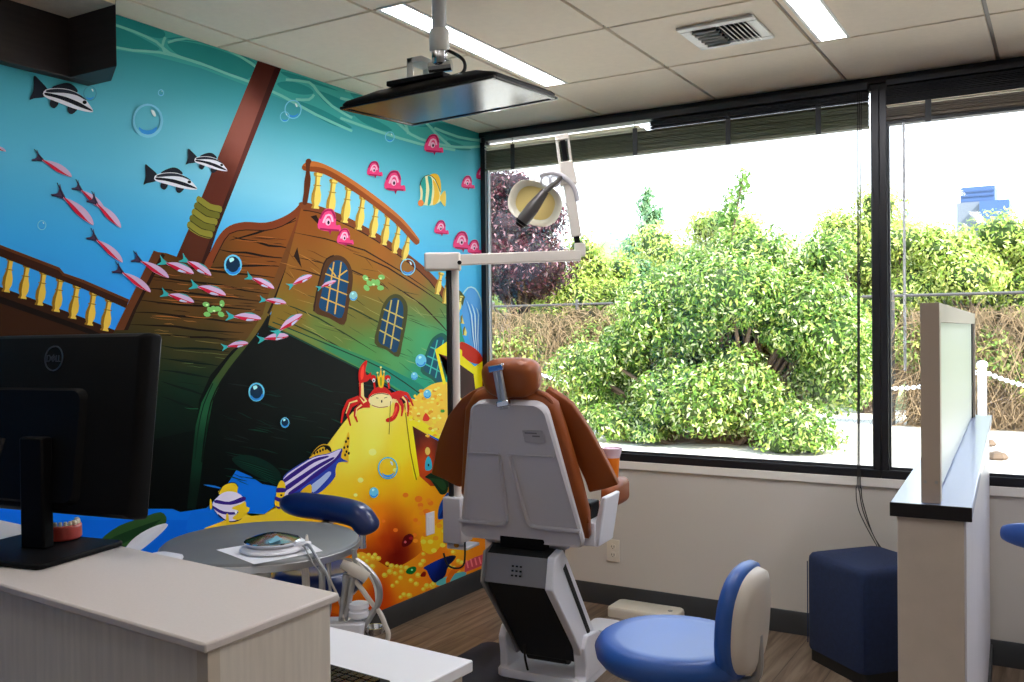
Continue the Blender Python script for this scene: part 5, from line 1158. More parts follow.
0 206 30 26, -2341 2137 46 -110 19 2 -34 111
0 206 30 26, -2008 2224 -147 -1 4 -40 147 -8
0 206 30 26, -2167 2220 -64 -43 33 -24 74 36
0 206 30 26, -2234 2173 -6 -59 33 -6 19 58
0 206 30 26, -2240 2113 44 -61 18 3 -31 64
0 206 30 26, -1654 2242 124 27 -25 41 -128 -19
0 206 30 26, -1559 2270 129 -20 12 32 -127 28
0 206 30 26, -1454 2262 70 -66 34 10 -58 71
0 206 30 26, -1389 2203 51 -66 21 4 -36 69
0 206 30 26, -1657 2213 148 25 -21 42 -151 -17
0 206 30 26, -1550 2246 94 -51 36 23 -85 57
0 206 30 26, -1469 2209 44 -81 38 4 -30 83
0 206 30 26, -1426 2138 -5 -94 23 -3 20 93
0 206 30 26, -1652 2199 103 -11 10 41 -102 19
0 206 30 26, -1581 2204 57 -58 47 13 -44 61
0 206 30 26, -1529 2160 6 -50 38 -3 9 49
0 206 30 26, -1521 2118 -12 -64 22 -5 27 62
0 240 214 150, -2188 2262 -111 -16 5 -12 112 13
0 240 214 150, -2299 2246 -54 -96 13 -4 58 95
0 240 214 150, -2131 2216 -73 -33 11 -10 76 30
0 240 214 150, -2203 2184 -17 -73 14 -2 21 71
0 240 214 150, -1514 2240 67 -52 16 7 -63 54
0 240 214 150, -1453 2198 13 -110 16 0 -8 109
0 240 214 150, -2044 2239 -53 57 -54 -20 52 -56
0 240 214 150, -2089 2279 -6 137 -65 2 6 -136
0 206 30 26, -2076 2250 -64 49 -19 -10 64 -49
0 206 30 26, -2134 2288 3 136 -26 2 -3 -136
1 206 30 26, -2155 2416 -8 103 43 66 71 39 10 -28 -23 -54 4 -49 38 -8 37 26 -7 -48 -48 -36 -54 -8
1 236 80 60, -2133 2449 1 82 44 53 5 -55 -14 -68
0 240 214 150, -1700 2212 89 -24 17 34 -91 21
0 240 214 150, -1637 2207 15 -57 62 3 -19 58
1 206 30 26, -1619 2192 58 -18 6 -59 -56 -75 -81 -28 -68 6 -4 28 73 16 47 32
1 236 90 66, -1608 2156 22 -24 -36 -55 -58 -31
1 206 30 26, -2024 2277 37 39 56 36 99 14 89 -25 61 -44 36 -45 -65 -32 -266 19
1 240 222 170, -2025 2242 38 44 76 17 89 0 101 -20 52 -44 -1 -50 -65 -28 -112 -3 -110 20
0 120 60 40, -1991 2274 36 10 46 10 42 2 44 -2 55 -10 45 -11 4 8 -46 10 -56 10 -47 3 -44 -3 -48 -10 -36 -10
0 30 20 20, -1817 2221 -6 -13 -11 1 -5 13 6 13 11 0
0 90 60 40, -1913 2260 33 -9 3 5 -33 9
0 90 60 40, -1788 2247 45 6 -2 5 -46 -5
0 180 120 80, -1980 2194 46 -16 64 -16 75 -3 61 2 -2 8 -60 -2 -73 2 -61 16 -46 16
0 206 30 26, -1915 2349 -13 73 -27 -1 13 -72
0 206 30 26, -1907 2451 -9 -16 -22 -9 -28 1 -22 12 -8 17 9 16 22 9 28 -1 22 -11
0 240 240 236, -1919 2428 -8 -14 -16 -5 -17 7 -7 15 7 14 17 5 17 -6
0 10 10 10, -1933 2426 -5 -9 -11 1 -5 9 6 9 10 0
0 206 30 26, -1696 2336 -14 74 -27 -1 13 -73
0 206 30 26, -1687 2441 -9 -17 -24 -9 -29 1 -22 12 -9 17 9 17 24 9 28 -1 23 -12
0 240 240 236, -1700 2417 -8 -15 -18 -5 -17 7 -7 16 8 14 17 6 18 -7
0 10 10 10, -1714 2415 -6 -9 -11 1 -5 9 6 9 10 0
1 236 196 40, -1870 2368 -19 125 26 -37 28 84 21 -79 32 41 -16 -138
1 150 170 40, -1847 2378 -3 71 26 -2 -1 -70
0 240 230 150, -1870 2499 -7 -8 -14 -1 -11 6 0 9 12 5 14 -3
0 240 230 150, -1818 2549 -7 -8 -14 -2 -11 7 0 9 11 5 15 -3
0 240 230 150, -1772 2505 -7 -8 -14 -2 -11 6 0 10 12 5 14 -3
0 140 120 40, -1698 2213 -3 -36 -6 -64 -11 -116 -9 -104 11 -1 9 104 11 116 6 63 3 37
1 214 180 50, -2831 1803 95 77 85 21 76 -25 27 -55 -62 -37 -106 27 -84 -11
0 24 20 30, -2755 1831 -7 -12 -14 2 -6 13 7 11 14 -1
0 24 20 30, -2719 1837 -7 -12 -14 2 -7 13 8 11 14 -1
0 24 20 30, -2682 1843 -8 -12 -14 2 -7 13 8 11 14 -1
0 24 20 30, -2646 1849 -7 -12 -14 2 -7 13 7 11 14 -1
0 24 20 30, -2609 1855 -8 -12 -14 2 -7 13 8 12 14 -2
0 24 20 30, -2572 1861 -8 -12 -14 2 -7 13 8 12 14 -2
1 24 22 30, -2831 1803 95 69 85 20 82 -24 21 -47 -26 6 -77 50 -75 -18
1 226 190 50, -2422 1799 58 91 48 87 14 -78 -18 -105 -6 -106 -97 43 -56 22
0 20 18 28, -2337 1888 -8 -12 -15 1 -7 14 8 12 15 -2
0 20 18 28, -2307 1915 -8 -12 -15 2 -7 13 8 12 15 -2
0 20 18 28, -2361 1837 -8 -12 -15 2 -7 13 8 12 15 -2
0 20 18 28, -2315 1839 -8 -11 -15 1 -7 14 7 12 16 -2
0 20 18 28, -2332 1796 -8 -12 -15 2 -7 13 8 12 15 -2
0 20 18 28, -2300 1777 -8 -12 -15 2 -8 13 8 12 16 -2
0 20 18 28, -2351 1767 -8 -11 -15 1 -7 14 8 12 15 -2
1 60 84 176, -3154 1640 21 53 148 58 206 53 191 7 183 23 -18 -81 97 -50 -131 9 -41 -62 -6 -59 -89 -62 -130 -54 -145 16 -201 24 -116 -24
1 214 206 228, -3144 1667 159 70 205 60 192 6 167 26 -58 -76 -110 -31 -193 -63 -166 -77 -140 -57 -87 -7
1 70 46 140, -3154 1654 169 69 205 60 170 8 11 -16 -171 -23 -196 -68 -178 -59
1 70 46 140, -3145 1590 199 70 207 66 194 42 22 -17 -195 -57 -209 -72 -190 -64
1 70 46 140, -3088 1539 202 70 189 75 196 71 80 66 -24 -65 -210 -100 -211 -72 -183 -65
1 180 196 226, -2826 1549 127 55 108 44 33 -27 -99 -68 -128 -61
1 226 190 50, -2949 1522 128 48 6 -88 -73 19
1 230 200 50, -3252 1475 20 66 10 60 40 50 47 -21 9 -64 -21 -67 -30 -86 -48 15
1 70 46 140, -3225 1595 41 -3 62 -15 -1 -28 -61 4 -46 9
1 70 46 140, -3238 1528 53 -23 48 0 -10 -27 -48 -2 -51 25
1 70 46 140, -3243 1452 37 -16 35 4 -6 -20 -38 1
0 10 10 20, -3161 1527 -7 -8 -14 2 -7 10 7 8 14 -3
1 228 200 50, -3848 1644 42 52 59 17 68 -7 33 -34 -9 -45 25 -24 -94 15
0 40 34 50, -3844 1642 17 24 24 27 27 12 30 5 34 -1 31 -6 19 -16 12 -17 8 3 -13 17 -23 19 -34 7 -36 1 -32 -5 -29 -13 -26 -28 -17 -25
1 220 214 230, -3907 1570 50 50 67 28 84 -7 85 -39 43 -60 -2 -67 -44 -59 -86 -8 -84 26 -65 57
1 70 46 140, -3865 1602 124 -36 151 18 13 -36 -148 -9 -157 42
1 70 46 140, -3904 1563 111 -64 152 -27 71 35 -8 -35 -97 -17 -135 27 -81 53
1 40 30 90, -3851 1489 90 -68 102 -12 88 51 -54 -57 -102 -1 -100 51
1 228 200 50, -3717 1512 95 17 52 11 8 -41 35 -19 -27 -36 -88 -38 -68 26 69 40
1 228 200 50, -3930 1612 11 1 12 -43 -13 -36 -13 21
1 228 200 50, -3773 1469 23 -4 5 -92 -25 4
0 240 240 240, -3659 1469 -5 -10 -11 -1 -8 9 0 12 9 7 10 -5
1 46 52 64, -5298 4548 31 -13 61 -54 -13 -48 -82 -29 -29 -12 27 69
1 46 52 64, -5181 4494 82 52 62 9 46 -37 -54 -26
1 46 52 64, -5182 4423 51 -10 -30 -44 -32 14
1 46 52 64, -5058 4411 62 -11 -40 -44 -30 10
1 222 224 232, -5221 4477 89 30 93 7 78 -23 47 -38 35 -47 -42 -13 -104 3 -110 17 -97 20
1 60 66 80, -5212 4477 78 25 94 8 79 -19 31 -24 -70 20 -93 -3 -114 -21
1 30 34 50, -5217 4459 118 2 53 -5 81 -16 86 -34 -94 7 -89 16 -88 11 -71 2
0 16 20 26, -4926 4457 -6 -12 -15 -5 -11 5 0 11 12 10 14 0
1 46 52 64, -4471 4105 34 -11 71 -47 -8 -44 -84 -29 -30 -13 21 64
1 46 52 64, -4340 4060 81 51 65 10 53 -32 -54 -26
1 46 52 64, -4333 3995 56 -7 -27 -41 -36 12
1 46 52 64, -4199 3989 68 -8 -38 -41 -33 8
1 222 224 232, -4381 4043 91 30 99 11 85 -19 55 -32 43 -42 -43 -13 -111 -1 -120 11 -106 15
1 60 66 80, -4371 4043 80 26 99 11 86 -15 37 -20 -78 15 -99 -6 -118 -23
1 30 34 50, -4374 4027 125 6 57 -3 88 -11 96 -28 -101 3 -97 11 -95 7 -76 -1
0 16 20 26, -4064 4035 -7 -11 -15 -4 -12 5 0 11 12 8 16 -1
1 46 52 64, -4089 4279 29 -10 56 -41 -10 -37 -73 -21 -26 -10 22 53
1 46 52 64, -3981 4238 71 39 55 6 42 -27 -47 -20
1 46 52 64, -3980 4184 46 -8 -25 -33 -29 11
1 46 52 64, -3868 4175 56 -8 -35 -34 -27 8
1 222 224 232, -4017 4225 78 22 84 6 70 -18 43 -29 33 -35 -37 -9 -92 2 -100 12 -88 16
1 60 66 80, -4009 4225 70 19 83 5 71 -14 29 -18 -63 15 -84 -2 -101 -16
1 30 34 50, -4013 4211 106 2 48 -4 72 -12 78 -26 -84 5 -80 12 -79 9 -64 1
0 16 20 26, -3752 4209 -6 -9 -13 -3 -10 4 0 8 10 7 13 0
1 88 70 98, -5289 4081 18 -27 33 -39 -57 -8 -31 2 38 23
1 206 180 208, -5254 4018 67 3 69 -14 54 -34 19 -34 -42 3 -71 18 -46 29
1 196 40 76, -5257 4025 62 -21 60 -29 52 -26 37 -13 -46 8 -70 19 -47 28
0 40 44 70, -5307 4078 52 -60 5 5 -52 59
0 40 44 70, -5320 4001 66 14 0 6 -66 -15
1 88 70 98, -5133 3883 13 -39 27 -57 -69 7 -35 11 51 17
1 206 180 208, -5111 3795 79 -17 76 -38 53 -58 12 -48 -49 17 -76 44 -45 49
1 196 40 76, -5112 3804 65 -44 62 -54 51 -48 40 -27 -51 24 -76 45 -45 47
0 40 44 70, -5154 3885 42 -89 6 3 -42 89
0 40 44 70, -5192 3794 80 -2 1 6 -80 2
1 88 70 98, -5002 3926 11 -30 24 -43 -55 3 -29 7 40 15
1 206 180 208, -4982 3858 63 -10 60 -27 43 -42 11 -36 -38 11 -62 31 -36 36
1 196 40 76, -4983 3865 52 -31 51 -40 42 -35 31 -19 -40 17 -61 32 -38 34
0 40 44 70, -5020 3926 36 -67 6 3 -36 67
0 40 44 70, -5047 3854 64 1 1 6 -64 -1
1 88 70 98, -4885 3859 11 -35 22 -50 -61 8 -32 11 46 13
1 206 180 208, -4868 3781 70 -16 66 -36 45 -52 9 -42 -42 16 -67 40 -38 44
1 196 40 76, -4868 3789 56 -40 53 -49 44 -43 35 -24 -45 22 -65 41 -40 43
0 40 44 70, -4904 3861 35 -79 6 3 -35 79
0 40 44 70, -4941 3783 72 -5 2 6 -73 5
1 88 70 98, -4895 3610 13 -34 27 -50 -62 7 -33 10 46 15
1 206 180 208, -4872 3533 72 -14 69 -34 50 -49 12 -42 -44 15 -70 38 -42 42
1 196 40 76, -4873 3541 60 -37 58 -48 48 -41 36 -23 -47 20 -69 40 -43 40
0 40 44 70, -4914 3611 41 -77 6 3 -41 77
0 40 44 70, -4945 3533 73 -3 1 7 -73 2
1 88 70 98, -4563 3481 21 -31 38 -45 -67 -2 -36 5 45 21
1 206 180 208, -4523 3410 79 -4 79 -23 62 -41 22 -39 -49 8 -82 27 -53 36
1 196 40 76, -4526 3417 71 -28 70 -38 59 -33 43 -18 -53 14 -81 28 -54 34
0 40 44 70, -4583 3479 58 -69 7 4 -59 69
0 40 44 70, -4600 3399 77 8 0 6 -77 -8
1 88 70 98, -4708 3397 18 -34 34 -48 -67 2 -36 8 47 18
1 206 180 208, -4675 3321 79 -10 77 -30 59 -47 18 -41 -48 12 -80 33 -49 41
1 196 40 76, -4677 3329 69 -35 67 -44 56 -39 42 -21 -53 18 -78 35 -51 39
0 40 44 70, -4729 3397 53 -76 6 4 -53 75
0 40 44 70, -4752 3315 77 2 0 7 -77 -3
1 88 70 98, -5603 4085 10 -11 16 -15 -24 -7 -14 -1 15 12
1 206 180 208, -5584 4059 29 5 31 -3 25 -11 10 -14 -18 -1 -32 4 -21 10
1 196 40 76, -5585 4062 27 -6 28 -9 24 -9 16 -3 -20 1 -31 4 -22 9
0 40 44 70, -5612 4081 26 -23 4 4 -26 24
0 40 44 70, -5612 4046 28 10 -1 5 -28 -10
1 70 176 176, -4356 3466 25 -25 45 -34 -63 -12 -35 0 38 24
1 206 180 208, -4305 3408 78 12 80 -8 66 -31 27 -36 -50 -4 -84 12 -56 27
1 196 40 76, -4309 3414 73 -15 74 -25 62 -22 45 -9 -56 -1 -82 14 -57 25
1 190 200 220, -4181 3370 60 -19 -34 -1 -45 7
1 80 170 170, -4194 3420 64 -9 38 -24 -43 14
1 70 176 176, -4152 3496 20 -28 36 -39 -63 -3 -34 5 42 18
1 206 180 208, -4114 3432 77 2 75 -19 57 -40 18 -37 -49 3 -78 22 -47 34
1 196 40 76, -4117 3439 67 -25 66 -33 55 -30 40 -15 -53 7 -76 24 -49 32
1 190 200 220, -4003 3379 54 -26 -34 3 -41 13
1 80 170 170, -4006 3429 60 -17 31 -28 -37 18
1 70 176 176, -4081 3302 30 -24 51 -34 -67 -14 -38 -2 40 27
1 206 180 208, -4020 3245 82 16 88 -6 73 -30 33 -35 -54 -6 -91 8 -63 26
1 196 40 76, -4025 3251 80 -13 81 -22 70 -20 49 -9 -60 -2 -90 11 -64 24
1 190 200 220, -3883 3211 66 -17 -37 -3 -48 6
1 80 170 170, -3902 3262 69 -7 44 -23 -47 12
1 70 176 176, -4343 3230 25 -22 44 -31 -57 -12 -33 -1 34 23
1 206 180 208, -4291 3178 70 13 75 -5 63 -27 28 -31 -46 -6 -78 9 -54 23
1 196 40 76, -4295 3184 68 -13 70 -20 59 -18 42 -8 -51 -2 -77 10 -54 22
1 190 200 220, -4174 3147 57 -16 -32 -2 -41 6
1 80 170 170, -4190 3192 59 -7 37 -20 -40 11
1 70 176 176, -3518 3390 23 -25 43 -35 -65 -6 -36 1 41 21
1 206 180 208, -3472 3333 80 7 80 -13 63 -33 25 -34 -51 -1 -83 16 -54 28
1 196 40 76, -3475 3339 72 -19 72 -27 61 -24 44 -12 -55 3 -83 18 -54 27
1 190 200 220, -3350 3290 59 -21 -35 1 -44 10
1 80 170 170, -3359 3337 64 -12 36 -24 -42 15
1 70 176 176, -3388 3200 29 -17 48 -22 -54 -16 -32 -5 29 24
1 206 180 208, -3328 3160 67 19 75 3 66 -17 33 -25 -45 -9 -78 -1 -56 15
1 196 40 76, -3333 3165 69 -4 72 -11 62 -10 42 -2 -50 -7 -77 1 -57 14
1 190 200 220, -3207 3145 58 -8 -31 -5 -41 0
1 80 170 170, -3231 3182 60 1 40 -14 -42 5
1 70 176 176, -3747 3068 37 -19 61 -26 -64 -23 -39 -7 33 32
1 206 180 208, -3670 3021 79 27 90 7 84 -19 42 -29 -53 -14 -95 -4 -71 16
1 196 40 76, -3677 3027 84 -2 90 -10 76 -10 52 -1 -60 -11 -95 -2 -71 14
1 190 200 220, -3522 3007 73 -7 -37 -8 -51 -1
1 80 170 170, -3555 3054 73 3 50 -16 -51 5
1 70 176 176, -3804 2811 31 -10 51 -12 -42 -24 -26 -10 17 27
1 206 180 208, -3737 2785 52 29 64 16 65 -3 38 -17 -35 -16 -68 -15 -56 4
1 196 40 76, -3743 2788 62 10 68 3 58 2 38 5 -41 -15 -69 -13 -55 2
1 190 200 220, -3625 2793 55 3 -25 -10 -37 -7
1 80 170 170, -3660 2823 52 11 41 -6 -39 -2
1 70 176 176, -3430 2872 39 -12 64 -15 -54 -29 -34 -11 22 32
1 206 180 208, -3346 2840 67 34 82 18 82 -6 48 -21 -46 -19 -88 -16 -70 6
1 196 40 76, -3354 2844 79 10 86 2 74 1 48 6 -53 -18 -88 -14 -69 4
1 190 200 220, -3204 2847 69 3 -32 -12 -47 -8
1 80 170 170, -3247 2884 67 12 51 -8 -49 -2
1 70 176 176, -3278 2907 50 3 77 11 -34 -51 -27 -26 -1 43
1 206 180 208, -3167 2909 44 62 72 51 90 28 65 -2 -33 -37 -79 -53 -77 -23
1 196 40 76, -3178 2910 75 42 88 37 75 32 46 25 -41 -39 -81 -50 -75 -25
1 190 200 220, -3024 2974 70 31 -25 -25 -44 -27
1 80 170 170, -3097 2994 60 39 59 13 -49 -22
1 70 176 176, -3093 3306 40 -1 62 4 -37 -38 -26 -18 8 33
1 206 180 208, -3006 3300 46 45 66 35 74 16 50 -6 -32 -27 -71 -35 -65 -13
1 196 40 76, -3015 3302 67 27 75 24 64 19 41 16 -40 -27 -72 -34 -63 -14
1 190 200 220, -2883 3341 60 20 -24 -18 -39 -18
1 80 170 170, -2936 3361 55 27 47 6 -42 -14
1 70 176 176, -2729 3298 32 -2 52 1 -33 -29 -22 -14 8 26
1 206 180 208, -2658 3290 41 35 56 26 62 10 40 -6 -28 -21 -60 -25 -54 -9
1 196 40 76, -2665 3292 57 20 63 16 53 13 35 12 -35 -20 -61 -25 -52 -9
1 190 200 220, -2554 3319 50 14 -21 -13 -32 -13
1 80 170 170, -2596 3337 46 20 40 3 -36 -10
1 226 86 142, -2004 4381 22 76 52 54 74 11 32 -42 -1 -54 41 6 10 -39 -43 1 -84 -18
0 176 40 100, -1974 4442 16 25 23 26 33 13 29 2 20 -21 14 -24 18 6 -14 26 -26 25 -44 -3 -41 -17 -28 -29 -17 -26
0 250 190 210, -1943 4421 13 25 17 23 17 6 14 -1 9 -16 5 -19 20 5 -5 20 -13 21 -30 3 -32 -12 -21 -28 -13 -26
0 250 190 210, -1875 4439 -9 -18 -21 -10 -20 4 -8 16 8 18 21 10 21 -4
0 60 20 60, -1888 4434 -6 -13 -13 -2 -6 11 7 12 12 2
0 176 40 100, -1985 4374 35 2 48 4 58 5 48 4 1 13 -47 -5 -58 -5 -48 -3 -35 -3
1 176 40 100, -1901 4382 33 5 -17 -33
1 226 86 142, -1745 4281 31 106 75 75 106 15 48 -59 -2 -76 59 8 14 -55 -62 1 -122 -24
0 176 40 100, -1702 4366 23 34 34 36 46 18 42 3 29 -29 20 -35 26 9 -21 36 -37 35 -63 -3 -59 -24 -40 -40 -24 -36
0 250 190 210, -1657 4336 19 34 24 33 24 8 20 -2 13 -22 7 -27 30 8 -8 27 -19 30 -43 5 -46 -17 -30 -39 -19 -36
0 250 190 210, -1560 4361 -13 -26 -30 -13 -29 6 -12 22 13 25 30 14 29 -6
0 60 20 60, -1578 4353 -9 -18 -18 -2 -9 15 9 17 18 3
0 176 40 100, -1718 4271 50 3 69 4 84 7 69 5 3 17 -70 -5 -83 -7 -69 -4 -50 -3
1 176 40 100, -1597 4281 48 6 -25 -46
1 226 86 142, -1083 4756 32 102 76 74 107 19 48 -54 -2 -72 60 10 14 -52 -62 -1 -123 -28
0 176 40 100, -1039 4839 23 33 34 35 47 19 43 6 29 -27 20 -32 26 9 -20 34 -38 31 -64 -5 -60 -25 -40 -41 -24 -35
0 250 190 210, -993 4812 19 33 24 33 24 8 20 0 13 -21 7 -25 31 8 -8 26 -19 27 -44 3 -46 -18 -30 -39 -19 -34
0 250 190 210, -895 4840 -13 -25 -30 -14 -30 4 -12 21 13 24 30 15 30 -5
0 60 20 60, -913 4831 -10 -16 -18 -3 -9 13 9 17 19 3
0 176 40 100, -1055 4748 51 5 70 7 84 9 70 8 2 17 -70 -8 -84 -10 -69 -7 -51 -5
1 176 40 100, -933 4763 49 8 -26 -45
1 226 86 142, -407 4466 25 75 60 54 84 12 38 -42 -1 -53 46 6 11 -39 -48 1 -97 -19
0 176 40 100, -373 4527 18 24 27 26 37 13 34 3 23 -21 16 -24 21 6 -17 26 -30 24 -49 -3 -48 -17 -32 -29 -19 -26
0 250 190 210, -337 4506 15 24 20 24 18 6 16 -1 11 -16 5 -19 24 6 -6 19 -15 21 -34 3 -37 -12 -24 -29 -15 -25
0 250 190 210, -259 4524 -10 -18 -24 -10 -24 4 -9 16 10 18 24 10 23 -4
0 60 20 60, -274 4519 -7 -13 -14 -2 -7 11 7 12 14 2
0 176 40 100, -385 4459 40 3 55 4 66 5 55 5 2 12 -55 -5 -66 -5 -55 -4 -40 -3
1 176 40 100, -289 4468 38 5 -19 -33
1 226 86 142, -109 4603 27 77 63 56 17 13 0 -42 0 -54 0 6 0 -39 0 -21
0 176 40 100, -72 4666 19 25 28 26 23 14 0 4 0 -21 0 -25 0 7 0 26 0 25 0 -4 -37 -18 -33 -31 -21 -26
0 250 190 210, -34 4644 16 26 16 24 0 6 0 -17 0 -19 0 6 0 20 0 21 0 3 -14 -13 -25 -29 -16 -27
0 250 190 210, -2 4665 0 -19 0 -11 -11 4 -10 16 11 18 10 11 0 -4
0 60 20 60, -2 4658 0 -12 0 -3 0 11 0 13 0 2
0 176 40 100, -85 4596 42 3 41 5 0 6 0 5 0 13 0 -5 0 -7 -39 -5 -42 -3
1 176 40 100, -2 4606 0 5 0 -34
1 226 86 142, -927 3925 25 77 60 53 83 8 38 -45 -1 -55 46 4 11 -41 -48 3 -96 -15
0 176 40 100, -893 3986 19 25 27 25 36 12 33 1 23 -22 16 -26 21 6 -17 27 -29 26 -50 0 -47 -16 -31 -29 -20 -25
0 250 190 210, -856 3962 14 25 19 24 19 5 16 -2 10 -17 6 -19 23 4 -6 21 -15 22 -34 5 -36 -11 -23 -28 -16 -26
0 250 190 210, -780 3978 -10 -18 -23 -9 -24 5 -9 16 10 19 24 9 23 -5
0 60 20 60, -794 3973 -7 -13 -15 -1 -7 11 8 13 14 1
0 176 40 100, -905 3916 40 1 55 2 65 2 55 2 2 13 -55 -2 -65 -3 -55 -1 -39 -1
1 176 40 100, -809 3921 38 3 -20 -33
1 226 86 142, -580 3796 34 103 84 71 116 10 53 -61 -1 -75 64 5 16 -55 -68 4 -135 -18
0 176 40 100, -533 3878 26 33 37 34 51 16 47 1 32 -31 22 -35 29 8 -23 37 -41 36 -70 0 -66 -21 -44 -39 -26 -34
0 250 190 210, -482 3846 20 33 27 32 26 7 22 -3 15 -23 7 -27 34 6 -9 28 -21 30 -48 7 -50 -14 -33 -38 -21 -35
0 250 190 210, -375 3866 -14 -24 -33 -13 -33 8 -13 22 14 25 33 12 33 -7
0 60 20 60, -395 3859 -10 -17 -20 -1 -10 15 10 17 20 1
0 176 40 100, -549 3784 55 1 76 1 92 2 77 2 3 17 -77 -2 -92 -2 -76 -1 -55 -1
1 176 40 100, -416 3789 53 4 -28 -45
1 226 86 142, -298 3763 28 81 66 56 93 7 42 -48 -1 -58 51 3 13 -43 -54 4 -107 -14
0 176 40 100, -260 3828 20 26 30 26 41 12 37 1 26 -24 17 -28 23 6 -18 29 -33 29 -55 0 -53 -16 -35 -30 -21 -27
0 250 190 210, -220 3802 17 26 21 25 21 5 18 -2 11 -18 6 -21 27 5 -7 22 -17 23 -38 6 -40 -11 -26 -30 -17 -27
0 250 190 210, -134 3818 -11 -19 -27 -10 -26 6 -10 18 11 19 26 10 26 -6
0 60 20 60, -150 3813 -8 -13 -16 -2 -8 12 8 14 16 1
0 176 40 100, -273 3754 44 1 61 1 73 1 61 2 2 13 -61 -2 -73 -1 -61 -1 -44 -1
1 176 40 100, -167 3758 42 3 -22 -35
1 226 86 142, -2688 3810 29 104 69 73 97 10 43 -62 -1 -76 54 5 13 -56 -57 5 -111 -19
0 176 40 100, -2648 3894 21 33 31 34 42 16 39 2 27 -31 18 -36 24 8 -19 37 -35 37 -57 -1 -55 -21 -36 -39 -22 -35
0 250 190 210, -2607 3861 17 33 23 33 21 6 19 -2 11 -23 7 -27 27 6 -7 28 -17 30 -39 7 -42 -15 -28 -38 -17 -35
0 250 190 210, -2518 3882 -11 -26 -28 -12 -27 7 -11 23 12 25 27 13 27 -8
0 60 20 60, -2534 3874 -9 -17 -17 -1 -7 15 8 17 17 2
0 176 40 100, -2663 3798 46 1 64 1 76 3 63 2 3 17 -64 -2 -76 -3 -63 -1 -46 -1
1 176 40 100, -2552 3803 44 4 -23 -45
1 226 86 142, -2440 3705 22 77 52 52 72 6 32 -45 -1 -56 40 4 10 -41 -42 4 -83 -14
0 176 40 100, -2410 3766 16 24 23 25 32 11 29 1 19 -23 14 -26 18 5 -14 28 -26 27 -43 0 -41 -15 -27 -28 -17 -25
0 250 190 210, -2379 3742 13 24 17 24 16 4 13 -2 9 -17 5 -20 21 5 -6 20 -12 23 -30 5 -31 -10 -21 -28 -13 -25
0 250 190 210, -2312 3756 -9 -18 -21 -9 -20 6 -8 17 9 18 20 9 21 -6
0 60 20 60, -2325 3751 -6 -12 -13 -1 -5 11 6 12 12 1
0 176 40 100, -2421 3697 35 0 47 0 57 1 47 1 2 13 -47 -1 -57 -1 -47 -1 -35 0
1 176 40 100, -2338 3699 33 3 -17 -33
1 246 196 60, -1037 4471 92 62 103 -3 43 -81 -9 -109 -66 56
1 236 232 190, -1184 4190 19 86 -5 104 44 79 108 47 109 -28 90 -118 9 -96 -142 -59 -144 -16
1 60 180 170, -1163 4402 37 57 43 27 19 -114 -24 -150 -51 -27 17 128
1 60 180 170, -1036 4492 72 -11 8 -116 -32 -143 -54 -21 35 157
1 240 200 80, -946 4473 80 -54 42 -103 -53 -81 -74 -24 32 137
1 236 210 110, -820 4306 103 78 -3 -164 -75 35
0 240 150 80, -1108 4209 -16 -27 -36 -14 -36 6 -15 23 16 26 36 15 36 -6
0 60 90 60, -1164 4380 15 36 28 42 47 31 56 17 56 -5 55 -25 50 -60 36 -57 12 4 -37 57 -51 61 -58 27 -63 5 -62 -19 -51 -34 -30 -43 -15 -37
0 140 206 226, -4327 4446 -6 -27 -11 -32 -19 -26 -24 -22 -28 -15 -30 -9 -29 -1 -27 5 -23 13 -17 19 -11 24 -3 27 4 28 12 28 18 26 24 22 27 16 29 9 30 2 27 -5 24 -12 18 -19 10 -28 5 -25 17 5 -5 26 -12 31 -21 22 -27 14 -32 6 -34 -3 -33 -11 -32 -18 -27 -25 -20 -29 -13 -31 -5 -32 4 -30 12 -27 19 -21 26 -15 31 -6 34 1 34 10 32 18 28 25 22 29 13 36 6 28
0 74 164 224, -4366 4388 -14 -12 -17 -13 -15 -7 -15 -6 -15 -4 -15 -2 -16 0 -15 1 -16 6 -14 6 -3 -3 8 -11 14 -13 17 -7 19 -4 21 2 21 7 19 10 17 15 14 18 8 15
1 220 236 240, -4414 4503 27 0 13 -32 -20 -4
0 140 206 226, -4333 4451 -5 -26 -11 -32 -19 -25 -23 -21 -27 -15 -29 -8 -28 -1 -26 5 -22 13 -17 18 -10 23 -4 26 5 28 11 27 18 25 22 21 27 15 28 9 28 2 27 -4 23 -13 18 -18 10 -27 4 -24 16 5 -5 25 -10 30 -21 21 -26 14 -31 5 -33 -2 -32 -11 -31 -18 -26 -24 -20 -28 -12 -30 -5 -31 4 -29 11 -26 19 -20 25 -15 30 -6 33 1 33 10 31 18 27 24 21 28 12 34 6 28
0 74 164 224, -4371 4394 -13 -11 -16 -12 -15 -8 -15 -5 -15 -4 -14 -2 -15 0 -14 1 -16 6 -13 6 -3 -3 7 -11 14 -13 16 -7 18 -3 21 2 20 6 19 11 16 13 14 18 8 15
1 220 236 240, -4417 4506 26 0 13 -31 -20 -4
0 140 206 226, -2885 4816 -4 -18 -9 -22 -15 -18 -19 -15 -22 -12 -24 -7 -23 -1 -21 2 -19 8 -14 12 -8 16 -3 18 3 19 10 19 14 18 19 15 22 12 23 7 23 2 22 -2 19 -8 14 -12 8 -18 4 -17 13 4 -4 17 -9 21 -16 13 -22 9 -25 3 -27 -3 -27 -8 -25 -13 -21 -18 -17 -20 -10 -21 -4 -22 3 -20 10 -17 16 -14 20 -9 25 -3 27 2 27 8 26 13 21 18 18 20 9 24 5 19
0 74 164 224, -2916 4776 -11 -8 -13 -10 -12 -5 -12 -5 -12 -3 -12 -2 -12 0 -12 0 -13 4 -11 3 -2 -2 6 -7 11 -8 13 -5 15 -1 17 2 17 5 15 8 14 10 11 12 6 11
